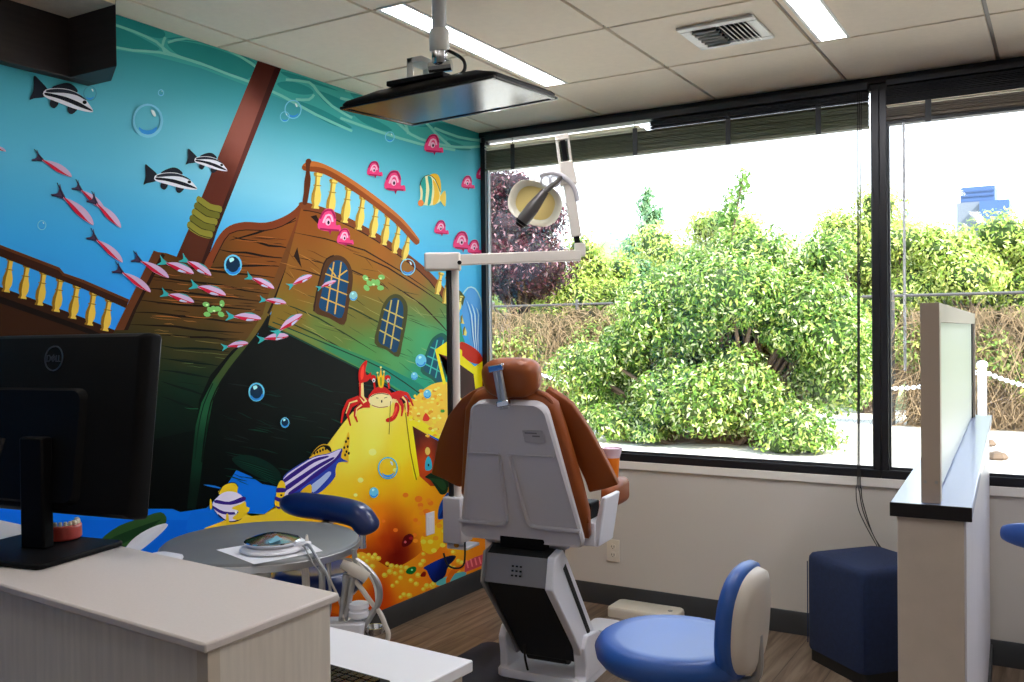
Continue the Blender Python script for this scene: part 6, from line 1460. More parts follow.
1 220 236 240, -2954 4851 22 1 10 -21 -16 -4
0 140 206 226, -3028 4725 -2 -10 -5 -11 -8 -10 -10 -8 -11 -6 -13 -4 -12 0 -11 1 -10 4 -8 7 -4 8 -2 10 2 11 5 10 8 9 10 8 11 7 13 3 12 1 12 -1 9 -4 8 -7 4 -10 2 -9 10 3 -2 9 -5 12 -10 8 -11 5 -14 1 -15 -1 -15 -5 -14 -7 -12 -9 -9 -12 -6 -12 -2 -12 2 -11 5 -10 9 -7 11 -6 14 -1 15 1 15 4 14 7 12 10 10 11 5 14 3 10
0 74 164 224, -3043 4703 -6 -4 -7 -5 -7 -3 -6 -2 -7 -2 -6 -1 -7 0 -6 0 -8 2 -6 2 -1 -1 4 -4 6 -5 7 -2 8 -1 9 1 9 3 9 4 7 5 6 7 3 6
1 220 236 240, -3064 4745 12 0 6 -11 -9 -2
0 140 206 226, -5237 3602 -2 -7 -2 -7 -4 -6 -5 -5 -6 -3 -7 -1 -6 0 -6 2 -5 4 -4 5 -2 6 -1 7 1 7 3 6 4 6 5 5 6 3 6 2 7 -1 5 -2 6 -3 3 -5 3 -8 1 -6 5 1 -1 7 -3 8 -4 6 -7 5 -7 2 -8 1 -8 -2 -7 -4 -6 -6 -5 -7 -3 -7 -1 -9 0 -8 3 -7 5 -6 6 -4 7 -3 8 0 8 1 8 4 6 6 5 7 3 9 1 6
0 74 164 224, -5245 3588 -3 -2 -4 -3 -3 -2 -4 -1 -3 0 -4 0 -3 0 -3 1 -4 2 -3 1 -1 0 2 -3 3 -4 4 -2 4 -2 5 0 5 2 4 2 4 3 3 4 2 4
1 220 236 240, -5256 3619 6 -1 3 -9 -4 0
0 140 206 226, -1279 3545 -5 -19 -11 -21 -18 -17 -24 -13 -27 -8 -28 -4 -28 1 -27 6 -22 11 -17 14 -11 18 -3 19 4 20 11 18 18 17 23 13 27 9 28 4 28 -1 27 -5 23 -11 18 -14 10 -21 4 -18 16 3 -5 18 -11 23 -20 16 -26 12 -31 7 -33 1 -33 -5 -30 -10 -26 -15 -20 -19 -13 -21 -5 -22 4 -21 12 -20 19 -16 26 -13 30 -6 33 -2 33 5 31 9 27 15 21 19 12 24 5 19
0 74 164 224, -1316 3507 -14 -7 -16 -7 -15 -4 -14 -3 -15 -2 -15 0 -14 1 -15 2 -16 6 -13 5 -3 -2 8 -9 13 -10 16 -6 19 -4 20 0 21 3 18 6 17 8 13 12 8 10
1 220 236 240, -1363 3592 26 -3 13 -23 -20 -1
0 140 206 226, -1590 4804 -3 -11 -6 -14 -11 -11 -13 -9 -16 -7 -16 -5 -17 -1 -15 2 -13 5 -10 7 -6 10 -2 11 2 12 7 12 10 11 14 10 15 7 17 4 16 2 15 -2 14 -5 10 -7 6 -12 2 -10 13 3 -3 11 -7 13 -12 9 -16 6 -18 2 -20 -2 -20 -5 -19 -9 -16 -11 -12 -13 -8 -14 -2 -14 2 -13 7 -11 12 -9 15 -6 19 -2 20 2 20 5 19 8 16 12 12 13 7 15 4 12
0 74 164 224, -1610 4779 -8 -5 -10 -6 -9 -3 -8 -3 -9 -2 -9 -1 -8 -1 -9 0 -10 3 -8 2 -1 -2 4 -4 8 -5 10 -3 11 -1 12 1 12 3 11 5 10 7 8 8 5 6
1 220 236 240, -1638 4827 16 0 7 -13 -12 -2
0 90 160 180, -4858 4531 -3 -11 -4 -13 -7 -11 -10 -9 -10 -6 -12 -4 -11 -1 -10 2 -9 5 -7 8 -4 10 -2 11 2 12 5 11 7 11 9 9 11 7 11 4 11 1 11 -2 9 -6 7 -7 4 -12 2 -10 6 2 -2 11 -4 13 -8 8 -11 6 -12 2 -13 -1 -13 -4 -12 -8 -11 -10 -8 -12 -5 -13 -2 -14 2 -12 4 -11 8 -9 10 -6 12 -2 13 1 13 4 13 8 10 10 9 13 5 14 2 12
0 74 164 224, -4873 4507 -6 -5 -6 -5 -6 -3 -6 -3 -6 -1 -6 -1 -5 -1 -6 1 -7 2 -5 2 -1 -1 3 -4 5 -6 7 -3 7 -1 8 1 8 3 8 5 6 6 6 7 3 6
1 220 236 240, -4892 4554 11 0 5 -13 -8 -2
0 140 206 226, -4307 4654 -1 -5 -2 -6 -3 -5 -4 -3 -5 -3 -5 -2 -5 0 -5 0 -4 2 -3 4 -2 4 -1 5 1 5 2 5 3 4 5 4 4 3 5 2 6 0 4 0 4 -2 4 -4 1 -5 1 -4 7 2 -1 5 -2 6 -4 5 -6 2 -6 1 -7 0 -8 -3 -6 -4 -6 -5 -4 -6 -3 -6 -1 -7 1 -6 2 -5 5 -5 5 -2 7 -1 7 0 7 3 6 3 6 6 5 6 2 7 1 5
0 74 164 224, -4312 4643 -3 -3 -3 -2 -3 -2 -3 -1 -3 -1 -3 0 -3 0 -3 0 -3 1 -2 1 -1 -1 2 -2 2 -2 3 -1 4 -1 4 1 4 1 4 2 3 3 3 4 1 2
1 220 236 240, -4321 4664 5 0 2 -6 -4 0
0 120 200 224, -3574 3437 -8 -33 -21 -28 -31 -20 -36 -8 -35 5 -29 17 -20 25 -6 32 7 31 21 28 30 20 35 9 36 -4 30 -16 20 -26
0 16 60 90, -3594 3436 -6 -27 -17 -23 -24 -16 -28 -7 -28 4 -24 14 -15 21 -5 26 6 26 16 23 24 16 28 7 28 -4 24 -13 16 -21
0 60 150 214, -3607 3419 -7 -12 -9 -13 -12 -9 -13 -6 -14 -4 -14 -1 -14 2 -12 5 -12 10 -10 9 -19 -12 11 -10 15 -12 18 -7 20 -3 20 1 20 5 18 9 17 12 12 17 7 13
1 190 236 244, -3705 3479 38 11 10 -20 -38 -19
0 120 200 224, -3349 2406 -8 -30 -20 -24 -29 -15 -34 -3 -34 8 -28 19 -18 26 -6 30 7 29 19 23 29 15 34 4 34 -7 29 -19 19 -26
0 16 60 90, -3368 2407 -6 -24 -16 -20 -23 -12 -27 -3 -27 6 -22 16 -14 21 -5 24 5 24 16 20 23 12 26 4 27 -7 23 -15 15 -21
0 60 150 214, -3380 2393 -7 -11 -9 -11 -11 -7 -12 -4 -14 -2 -13 1 -13 3 -12 6 -12 10 -9 10 -18 -9 10 -11 15 -12 17 -9 19 -5 19 -1 19 2 18 7 15 9 12 14 7 11
1 190 236 244, -3474 2460 36 5 10 -20 -36 -13
0 120 200 224, -3070 2129 -5 -16 -11 -13 -18 -8 -20 -2 -19 5 -17 11 -11 16 -4 17 5 16 11 13 17 8 20 2 20 -5 17 -11 11 -15
0 16 60 90, -3081 2130 -4 -13 -9 -11 -14 -7 -15 -1 -16 4 -13 9 -9 13 -3 14 4 13 9 11 13 7 16 1 16 -4 13 -9 9 -13
0 60 150 214, -3088 2122 -4 -5 -6 -7 -6 -3 -7 -3 -8 0 -8 0 -8 3 -7 3 -7 6 -5 6 -11 -5 6 -6 9 -8 10 -5 11 -3 11 -1 12 1 10 3 9 6 7 7 4 6
1 190 236 244, -3143 2162 21 3 6 -12 -22 -7
0 120 200 224, -1095 2591 -8 -26 -21 -21 -32 -13 -36 -4 -37 7 -30 15 -20 23 -7 25 8 25 21 21 31 13 36 4 37 -6 31 -15 20 -22
0 60 150 214, -1128 2579 -7 -9 -10 -10 -11 -6 -14 -4 -14 -2 -15 1 -14 2 -13 5 -13 9 -9 8 -20 -8 11 -9 16 -11 18 -7 21 -4 21 0 20 2 19 6 17 8 12 12 8 10
1 190 236 244, -1229 2635 39 5 11 -17 -40 -12
0 120 200 224, -1246 2438 -5 -15 -13 -13 -19 -8 -22 -2 -22 4 -19 10 -12 14 -4 15 5 16 13 12 18 8 22 2 22 -4 19 -9 12 -14
0 60 150 214, -1266 2431 -5 -5 -6 -6 -7 -4 -8 -2 -8 -1 -9 0 -9 2 -8 3 -7 5 -6 5 -12 -4 7 -6 9 -7 12 -4 12 -3 13 0 12 1 11 4 10 5 8 7 4 6
1 190 236 244, -1327 2466 23 3 7 -10 -24 -7
0 120 200 224, -1018 2240 -5 -17 -15 -15 -23 -8 -26 -2 -25 5 -22 12 -14 16 -5 18 6 17 14 14 22 9 26 2 26 -5 22 -12 14 -16
0 60 150 214, -1041 2233 -5 -6 -7 -7 -8 -4 -10 -3 -10 -1 -10 1 -10 2 -9 4 -9 6 -7 6 -14 -5 7 -7 12 -7 13 -6 14 -3 15 -1 15 1 13 4 12 6 8 8 6 7
1 190 236 244, -1113 2274 28 3 8 -12 -28 -8
0 150 200 200, -2167 3227 -5 -18 -13 -14 -19 -11 -22 -3 -22 2 -19 10 -12 14 -4 16 5 17 13 15 18 10 23 4 22 -2 19 -9 12 -14
0 60 150 214, -2187 3217 -4 -6 -6 -7 -7 -4 -8 -4 -9 -1 -9 -1 -9 2 -7 2 -8 6 -6 5 -12 -6 7 -6 9 -6 12 -4 12 -2 13 0 12 3 12 4 10 7 7 8 5 7
1 190 236 244, -2248 3251 23 5 7 -11 -24 -9
0 90 190 224, -1611 1550 -7 -22 -13 -25 -23 -17 -28 -11 -34 -5 -35 2 -34 8 -33 14 -27 19 -21 22 -13 25 -4 25 5 24 14 21 22 17 27 12 33 5 35 -1 35 -7 33 -14 28 -19 22 -22 12 -29 6 -24 20 0 -6 24 -14 32 -25 26 -32 21 -38 16 -41 8 -40 2 -38 -7 -31 -13 -25 -19 -15 -24 -6 -26 5 -28 14 -28 24 -25 31 -22 37 -16 40 -10 41 -1 38 5 33 13 26 19 15 27 7 23
0 74 164 224, -1657 1511 -17 -6 -20 -6 -18 -1 -18 -1 -18 2 -18 3 -18 4 -18 7 -20 11 -16 9 -4 -2 10 -12 16 -16 20 -12 23 -9 25 -6 25 -1 23 4 21 7 16 12 10 10
1 220 236 240, -1715 1630 33 -10 15 -33 -24 4
0 120 200 224, -1896 1352 -6 -19 -15 -14 -23 -8 -26 0 -26 8 -22 15 -15 19 -5 20 6 19 15 14 22 8 27 0 26 -8 22 -15 15 -19
0 60 150 214, -1920 1346 -5 -7 -7 -7 -8 -3 -10 -2 -10 0 -11 1 -10 4 -9 4 -9 8 -7 7 -14 -4 7 -8 11 -10 14 -7 15 -5 15 -2 15 0 13 3 12 5 9 9 5 6
1 190 236 244, -1993 1398 28 1 8 -15 -28 -6"""
# ------------------------------------------------------------------ printed mural on the left wall: flat outlines in half millimetres (y z), painter's order
def mural():
    V = []; F = []; C = []
    def push(poly, cols, x):
        o = len(V)
        for p, c in zip(poly, cols): V.append((x,p[0],p[1])); C.append(lin(c))
        F.append(tuple(range(o, o+len(poly))))
    def gain(c): return tuple(min(255, 255*(max(v,0)/255)**1.28*GAIN) for v in c)
    # background water, a fine grid coloured by height and distance along the wall
    nz, ny = 36, 60; y0, y1, z0, z1 = -7.19, -.002, .1, 2.558
    def water(y, z):
        keys = [(.1,(8,70,170)),(.75,(12,104,208)),(1.15,(26,118,214)),(1.5,(50,148,226)),(1.75,(64,166,224)),(2.0,(98,186,218)),(2.25,(90,178,196)),(2.42,(66,158,166)),(2.56,(52,140,142))]
        for (a,ca),(b,cb) in zip(keys, keys[1:]):
            if z <= b: t = (z-a)/(b-a); c = [ca[i]*(1-t)+cb[i]*t for i in range(3)]; break
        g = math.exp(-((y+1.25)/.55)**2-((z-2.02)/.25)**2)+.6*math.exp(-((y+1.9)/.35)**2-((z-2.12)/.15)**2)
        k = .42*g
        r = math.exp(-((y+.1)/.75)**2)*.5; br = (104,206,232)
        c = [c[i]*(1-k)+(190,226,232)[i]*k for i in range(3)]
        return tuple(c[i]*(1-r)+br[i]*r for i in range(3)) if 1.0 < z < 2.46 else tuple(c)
    o = len(V)
    for j in range(nz+1):
        for i in range(ny+1):
            y = y0+(y1-y0)*(i/ny)**.7; z = z0+(z1-z0)*j/nz
            V.append((.0012,y,z)); C.append(lin(tuple(min(255,255*(q/255)**1.12*1.12) for q in water(y,z))))
    for j in range(nz):
        for i in range(ny):
            a = o+j*(ny+1)+i; F.append((a,a+1,a+ny+2,a+ny+1))
    x = .0016
    for line in MURAL.strip().split('\n'):
        part = line.split(','); head = [int(v) for v in part[0].split()]; sm = head[0] == 1; col = tuple(head[1:4]); nums = [int(v) for v in part[1].split()]
        pts = []; cy = cz = 0
        for a, b in zip(nums[::2], nums[1::2]): cy += a; cz += b; pts.append((cy/2000, cz/2000))
        if sm and len(pts) > 3:
            q = []; n = len(pts)
            for i in range(n):
                p0, p1, p2, p3 = (Vector(pts[(i+k) % n]) for k in (-1,0,1,2))
                for tt in (0,.34,.67): q.append(tuple(.5*((2*p1)+(-p0+p2)*tt+(2*p0-5*p1+4*p2-p3)*tt*tt+(-p0+3*p1-3*p2+p3)*tt**3)))
            pts = q
        pts = [(min(max(p[0],y0),y1), min(max(p[1],z0),z1)) for p in pts]
        x += .0000035
        if len(part) < 3: push(pts, [gain(col)]*len(pts), x); continue
        st = [int(v) for v in part[2].split()]; st = [(st[i]/2000, st[i+1]/2000, st[i+2:i+5]) for i in range(0,len(st),5)]
        bm = bmesh.new(); f = bm.faces.new([bm.verts.new((0,p[0],p[1])) for p in pts]); bmesh.ops.triangulate(bm, faces=[f])
        ys = [p[0] for p in pts]; zs = [p[1] for p in pts]
        for ax, lo, hi in ((1,min(ys),max(ys)),(2,min(zs),max(zs))):
            n = max(2, int((hi-lo)/.05))
            for k in range(1,n):
                co = [0,0,0]; co[ax] = lo+(hi-lo)*k/n; no = [0,0,0]; no[ax] = 1
                bmesh.ops.bisect_plane(bm, geom=bm.verts[:]+bm.edges[:]+bm.faces[:], plane_co=co, plane_no=no)
        bm.verts.ensure_lookup_table(); o = len(V)
        for v in bm.verts:
            W = 0; acc = [0,0,0]
            for (a,b,c) in st:
                w = 1/((v.co.y-a)**2+(v.co.z-b)**2+.0015)**1.6; W += w
                for i in range(3): acc[i] += c[i]*w
            V.append((x,v.co.y,v.co.z)); C.append(lin(gain([q/W for q in acc])))
        for f in bm.faces: F.append(tuple(o+v.index for v in f.verts))
        bm.free()
    me = bpy.data.meshes.new('wall_mural'); me.from_pydata(V, [], F); me.materials.append(M['mural'])
    at = me.color_attributes.new('Col', 'FLOAT_COLOR', 'POINT'); at.data.foreach_set('color', [q for c in C for q in c])
    bm = bmesh.new(); bm.from_mesh(me)
    for f in bm.faces:
        f.normal_update()
        if f.normal.x < 0: f.normal_flip()
    bm.to_mesh(me); bm.free()
    o = bpy.data.objects.new('wall_mural', me); COL.objects.link(o)
    return tag(o, 'printed undersea mural with sunken ship, treasure and cartoon fish covering the left wall', 'mural')
GAIN = 1.12
mural()
# ------------------------------------------------------------------ ceiling television
cx, cy, cz = 1.30, -2.10, 2.13
t = thing('ceiling_television', 'flat black television hung face down from a ceiling pole', 'television', (1.18,-2.1,H))
TM = Matrix.Translation((1.272,-2.16,2.118)) @ rot('Z',-1.5) @ rot('Y',-1.0) @ rot('X',2.2)
w, d = .545, .345
def slab(prof, nr=.03):
    m = MB(); m.loft([[TM @ Vector((p[0],p[1],z)) for p in rrect(w*k, d*k, nr)] for z, k in prof]); return m
slab([(.002,1),(.009,1.0),(.017,.97),(.034,.78),(.042,.70)], .022).build('housing', M['black'], t, smooth=50)
m = MB()
for lo, hi in (((-w/2,-d/2),(w/2,-d/2+.014)),((-w/2,d/2-.014),(w/2,d/2)),((-w/2,-d/2+.014),(-w/2+.014,d/2-.014)),((w/2-.014,-d/2+.014),(w/2,d/2-.014))):
    m.box((lo[0],lo[1],-.006),(hi[0],hi[1],.003), mx=TM)
bz = m.build('bezel', M['black_gloss'], t, bevel=.002)
m = MB(); m.box((-w/2+.012,-d/2+.012,-.003),(w/2-.012,d/2-.012,.001), mx=TM); m.build('screen', M['screen'], t, smooth=0)
m = MB(); m.box((.05,d/2-.012,-.0075),(.075,d/2-.004,-.005), mx=TM); m.build('badge', M['chrome'], bz)
PX, PY = 1.238, -2.155
m = MB(); m.tube([(PX,PY,2.34),(PX,PY,2.552)], .0215, 18, smooth=False); m.build('pole', M['pole'], t)
m = MB(); m.lathe([(.028,2.274),(.030,2.278),(.030,2.335),(.027,2.34)], (PX,PY,0), 20); m.build('collar', M['white_metal'], t)
m = MB(); m.lathe([(.022,2.236),(.024,2.24),(.024,2.274),(.020,2.276)], (PX,PY,0), 16); m.tube([(PX-.03,PY-.012,2.228),(PX+.035,PY+.012,2.232)], .017, 10, smooth=False); m.build('swivel', M['chrome'], t)
m = MB(); m.prism([(0,0),(.09,0),(.09,.025),(.022,.03),(.022,.085),(0,.085)], 'y', -.05, -.044, mx=Matrix.Translation((PX-.085,PY,2.172))); m.prism([(0,0),(.09,0),(.09,.025),(.022,.03),(.022,.085),(0,.085)], 'y', .03, .036, mx=Matrix.Translation((PX-.085,PY,2.172)))
m.box((PX-.085,PY-.05,2.24),(PX-.03,PY+.036,2.257)); m.build('tilt_bracket', M['white_metal'], t, bevel=.002)
m = MB(); m.box((PX-.10,PY-.13,2.158),(PX+.10,PY+.08,2.173)); m.build('mounting_plate', M['black'], t, bevel=.003)
m = MB(); m.tube([(PX+.02,PY,2.28),(PX+.07,PY+.02,2.245),(PX+.10,PY-.03,2.19),(PX+.06,PY-.08,2.17)], .005, 8); m.build('cable', M['rubber'], t)

# ------------------------------------------------------------------ front counter and desk
a8 = math.radians(-4.3)
CR = Matrix.Translation((1.936,-3.416,0)) @ Matrix.Rotation(a8,4,'Z') @ Matrix(((1,-.10,0,0),(0,1,0,0),(0,0,1,0),(0,0,0,1)))          # frame at the far right corner of the ledge
CL, CD = 1.88, .246
t = thing('service_counter', 'pale counter wall with a light laminate ledge in the foreground', 'counter', tuple(CR @ Vector((-CL/2,-CD/2,0))))
m = MB(); m.box((-CL,-CD,1.057),(0,0,1.07), mx=CR); m.build('ledge_top', M['counter_top'], t, bevel=.003)
m = MB(); m.box((-CL,-CD+.012,0),(-.028,-.012,1.057), mx=CR); m.build('wall_panel', M['counter_side'], t)
m = MB(); m.box((-.028,-CD+.03,0),(-.010,-.010,1.057), mx=CR); m.build('end_panel', M['counter_side'], t, bevel=.001)
m = MB(); m.box((-.030,-CD+.010,0),(-.008,-CD+.030,1.057), mx=CR); m.build('corner_post', mat('edge_band',(214,202,186),.5), t, bevel=.001)
t = thing('desk', 'low white-topped desk behind the counter', 'desk', (1.2,-3.07,0))
m = MB(); DR = Matrix.Translation((1.742,-2.776,0)) @ Matrix.Rotation(math.radians(-3.4),4,'Z')
m.box((-1.68,-.555,.715),(0,0,.74), mx=DR); m.build('worktop', M['desk_top'], t, bevel=.003)
m = MB(); m.box((-.04,-.585,0),(-.018,-.02,.715), mx=DR); m.build('side_panel', M['counter_side'], t)
m = MB(); m.box((-.42,-.57,.05),(-.04,-.03,.715), mx=DR); m.build('drawer_unit', M['counter_side'], t)
m = MB(); m.box((-.0395,-.024,0),(-.0175,-.016,.715), mx=DR); m.build('edge_strip', bpy.data.materials['edge_band'], t)
m = MB(); m.box((-1.70,-.04,.35),(-.42,-.022,.715), mx=DR); m.build('modesty_panel', M['counter_side'], t)

# keyboard
KT = Matrix.Translation((1.50,-3.03,.7405)) @ Matrix.Rotation(math.radians(-4),4,'Z')
t = thing('keyboard', 'black computer keyboard on the low white desk', 'keyboard', (1.47,-3.07,.74))
m = MB(); m.loft([[KT @ Vector((p[0],p[1],z)) for p in rrect(.36,.125,.008)] for z in (0,.012)]); m.build('case', M['black'], t, bevel=.002)
m = MB()
for r in range(5):
    for k in range(17): m.box((-.165+k*.0195,-.052+r*.0205,.012),(-.165+k*.0195+.016,-.052+r*.0205+.017,.017), mx=KT)
m.build('keys', M['black_gloss'], t)

# monitor seen from behind
MT = Matrix.Translation((1.296,-3.485,1.07)) @ Matrix.Rotation(math.radians(10),4,'Z')
t = thing('computer_monitor', 'black computer monitor seen from behind on the counter ledge', 'monitor', (1.288,-3.485,1.07))
PT = MT @ Matrix.Translation((-.042,.045,.220)) @ Matrix.Rotation(math.radians(-7.5),4,'X') @ Matrix.Rotation(math.radians(-3.2),4,'Z')
W2, H2 = .270, .156
m = MB(); m.loft([[PT @ Vector((p[0],y,p[1])) for p in rrect(2*W2*k,2*H2*k,.008)] for y, k in ((.022,1.0),(.004,1.0),(-.006,.985),(-.012,.95))]); rc = m.build('rear_case', M['black'], t, smooth=40)
m = MB(); m.loft([[PT @ Vector((p[0],y,p[1])) for p in rrect(2*W2-.006,2*H2-.006,.006)] for y in (.022,.026)]); m.build('display', M['screen'], t)
m = MB(); m.loft([[PT @ Vector((p[0],y,p[1]-.04)) for p in rrect(.30*k,.20*k,.02)] for y, k in ((-.012,1.0),(-.022,.95))]); m.build('rear_housing', M['black'], t, smooth=40)
m = MB(); m.box((-.006,-.012,.010),(.046,.012,.20), mx=MT); m.build('stand_neck', M['black'], t, bevel=.004)
m = MB(); m.loft([[MT @ Vector((p[0],p[1],z)) for p in rrect(.225,.185,.012,cx=.012)] for z in (0.0005,.010)]); m.build('stand_base', M['black'], t, bevel=.003)
lg = MB(); R0 = .0225
def lp(x, z, y=-.0132): return PT @ Vector((x, y, z))
LX, LZ = .060, .112
ring = []
for k, (ra, yy) in enumerate(((R0,-.0121),(R0,-.0138),(R0-.0022,-.0138),(R0-.0022,-.0121))): ring.append([lp(LX+ra*math.cos(2*PI*j/36),LZ+ra*math.sin(2*PI*j/36),yy) for j in range(36)])
lg.loft(ring, caps=False)
def letter(strokes):
    for poly in strokes:
        r0 = [lp(LX+p[0],LZ+p[1],-.0121) for p in poly]; r1 = [lp(LX+p[0],LZ+p[1],-.0138) for p in poly]; lg.loft([r0,r1])
def bar(x0,z0,x1,z1,w=.0016):
    d = Vector((x1-x0,z1-z0)); d.normalize(); n = Vector((-d.y,d.x))*w/2; e = d*w*.3
    return [(x0-e.x+n.x,z0-e.y+n.y),(x1+e.x+n.x,z1+e.y+n.y),(x1+e.x-n.x,z1+e.y-n.y),(x0-e.x-n.x,z0-e.y-n.y)]
h = .0052
D_ = [bar(-.0165,-h,-.0165,h),bar(-.0165,h,-.012,h),bar(-.012,h,-.0085,h*.45),bar(-.0085,h*.45,-.0085,-h*.45),bar(-.0085,-h*.45,-.012,-h),bar(-.012,-h,-.0165,-h)]
# the slanted E of the maker's mark
E_ = [bar(-.0068,0,-.0008,.0058,.0017),bar(-.0042,-.0024,.0018,.0034,.0015),bar(-.0016,-.0052,.0042,.0006,.0017),bar(-.0068,0,-.0016,-.0052,.0017)]
L1 = [bar(.0058,-h,.0058,h),bar(.0058,-h,.0098,-h)]; L2 = [bar(.0118,-h,.0118,h),bar(.0118,-h,.0160,-h)]
letter(D_+E_+L1+L2); lg.build('logo', M['logo'], rc, smooth=0)
m = MB(); m.tube([MT @ Vector(p) for p in [(-.02,-.03,.20),(-.03,-.055,.12),(-.05,-.07,.05),(-.11,-.06,.012),(-.25,-.04,.006)]], .0045, 8); m.build('cable', M['rubber'], t)

# dental teeth model
TT = Matrix.Translation((1.288,-3.418,1.081)) @ Matrix.Rotation(math.radians(240),4,'Z') @ Matrix.Scale(.86,4)
t = thing('teeth_model', 'red-gummed plaster model of teeth behind the monitor stand', 'teeth model', (1.288,-3.418,1.081))
def arch(a, s): return Vector((.033*math.cos(a)*s, .038*math.sin(a)*s, 0))
m = MB()
out = [arch(-.12*PI+1.24*PI*i/20, 1.16) for i in range(21)]; inn = [arch(-.12*PI+1.24*PI*i/20, .62) for i in range(21)]
pl = [(p.x,p.y) for p in out]+[(p.x,p.y) for p in inn[::-1]]
m.prism(pl, 'z', 0, .030, mx=TT); m.build('gum_base', M['gum'], t, bevel=.004, seg=3)
for i in range(12):
    a = -.06*PI+1.12*PI*i/11; c = arch(a,.9); m = MB(); wv = .0062 if 3 < i < 8 else .0074
    tm = TT @ Matrix.Translation((c.x,c.y,.026)) @ Matrix.Rotation(math.atan2(c.y,c.x)-PI/2,4,'Z')
    dv = .0045 if 3 < i < 8 else .0075
    m.loft([[tm @ Vector((p[0]*k,p[1]*k*q,z)) for p in rrect(wv*1.25,dv*1.6,.003,3)] for z, k, q in ((0,.85,1),(.005,1,1),(.010,.95,.9),(.0125,.7,.6 if 3<i<8 else .85))]); m.build('tooth', M['tooth'], t, smooth=60)

# ------------------------------------------------------------------ round-topped delivery unit
tc = (.680,-2.353); TR = .30; TZ = .80
t = thing('delivery_unit', 'round grey-topped dental delivery table with hanging hoses', 'instrument table', (tc[0],tc[1],0))
m = MB(); m.lathe([(TR-.012,TZ-.030),(TR-.002,TZ-.026),(TR,TZ-.012),(TR-.003,TZ-.004),(TR-.008,TZ)], (tc[0],tc[1],0), 64); rt = m.build('round_top', M['grey_top'], t, smooth=40)
m = MB(); m.lathe([(TR+.001,TZ-.030),(TR+.003,TZ-.028),(TR+.003,TZ-.010),(TR+.001,TZ-.008),(TR-.001,TZ-.010),(TR-.001,TZ-.028)], (tc[0],tc[1],0), 64); m.build('rim', M['steel'], rt)
m = MB(); m.lathe([(.06,TZ-.06),(.09,TZ-.03)], (tc[0],tc[1],0), 24); m.tube([(tc[0],tc[1],.09),(tc[0],tc[1],TZ-.05)], .028, 16, smooth=False); m.build('column', M['white_metal'], t)
m = MB()
for k in range(5):
    a = 2*PI*k/5+.3; m.tube([(tc[0],tc[1],.10),(tc[0]+.19*math.cos(a),tc[1]+.19*math.sin(a),.065)], [.03,.016], 8, smooth=False)
db = m.build('base', M['white_metal'], t)
for k in range(5):
    a = 2*PI*k/5+.3; c = Vector((tc[0]+.19*math.cos(a),tc[1]+.19*math.sin(a),.028)); m = MB()
    m.lathe([(.010,-.012),(.028,-.010),(.028,.010),(.010,.012)], c, 16, mx=rot('Z',math.degrees(a)) @ rot('X',90)); m.tube([c, c+Vector((0,0,.05))], .008, 8, smooth=False); m.build('caster', M['rubber'], db)
m = MB(); m.tube([(.976,-2.283,.735),(1.000,-2.268,.722),(1.022,-2.255,.704)], [.022,.017,.021], 14); m.tube([(.955,-2.296,.748),(.976,-2.283,.735)], [.012,.016], 10, smooth=False); m.build('joint_clamp', M['beige_plastic'], t, smooth=50)
m = MB(); m.tube([(.987,-2.276,.79),(.992,-2.274,.725)], .008, 10, smooth=False); m.build('clamp_stem', M['steel'], t)
for pts, r, mt in [([(.989,-2.275,.757),(1.015,-2.26,.736),(1.038,-2.246,.705),(1.051,-2.239,.672),(1.051,-2.24,.633),(1.036,-2.249,.6),(1.0,-2.29,.52)], .010, 'steel'),
                   ([(.999,-2.275,.752),(1.022,-2.262,.725),(1.040,-2.248,.69),(1.046,-2.243,.65),(1.040,-2.245,.61),(1.0,-2.28,.55)], .006, 'white_metal'),
                   ([(.976,-2.283,.712),(1.005,-2.267,.672),(1.03,-2.252,.63),(1.054,-2.239,.596),(1.066,-2.231,.56),(1.074,-2.227,.521),(1.05,-2.25,.44)], .0075, 'beige_plastic'),
                   ([(.978,-2.282,.70),(.978,-2.282,.66),(.979,-2.281,.60)], .0018, 'beige_plastic'),
                   ([(.901,-2.327,.765),(.903,-2.326,.72),(.902,-2.328,.64),(.88,-2.33,.5)], .010, 'steel'),
                   ([(.915,-2.32,.765),(.925,-2.315,.70),(.945,-2.30,.64),(.975,-2.30,.55)], .0035, 'beige_plastic')]:
    m = MB(); m.tube(pts, r, 10); m.build('hose', M[mt], t)
for top, bot in (((.968,-2.289,.715),(.951,-2.300,.56)),((.985,-2.279,.705),(.961,-2.294,.56))):
    m = MB(); m.tube([top,bot], [.011,.008], 10, smooth=False); m.build('handpiece', M['steel'], t)
m = MB(); m.tube([(.80,-2.36,.755),(.855,-2.355,.742),(.862,-2.352,.70),(.862,-2.352,.66)], .012, 10); m.build('holder_bracket', M['beige_plastic'], t)
m = MB(); m.lathe([(.026,.585),(.031,.59),(.031,.603),(.028,.606),(.028,.612),(.031,.616),(.029,.628),(.012,.632)], (1.0,-2.272,0), 20); m.build('canister', M['white_plastic'], t)
m = MB(); m.loft([[Vector((.962,-2.295,z))+rot('Z',31) @ Vector((p[0],p[1],0)) for p in rrect(.13*k,.085*k,.015)] for z, k in ((.535,.92),(.575,1.0))]); m.build('side_tray', M['white_plastic'], t, bevel=.003)
for pts, r in (([(1.010,-2.264,.60),(1.012,-2.264,.57),(1.011,-2.265,.535)], .007),([(1.026,-2.255,.605),(1.022,-2.258,.58),(1.014,-2.262,.55)], .005)):
    m = MB(); m.tube(pts, r, 8); m.build('syringe', M['chrome'], t)
m = MB(); m.lathe([(.012,.53),(.026,.538),(.030,.556),(.027,.556),(.022,.541)], (1.040,-2.247,0), 20); m.build('cup_holder', M['chrome'], t)
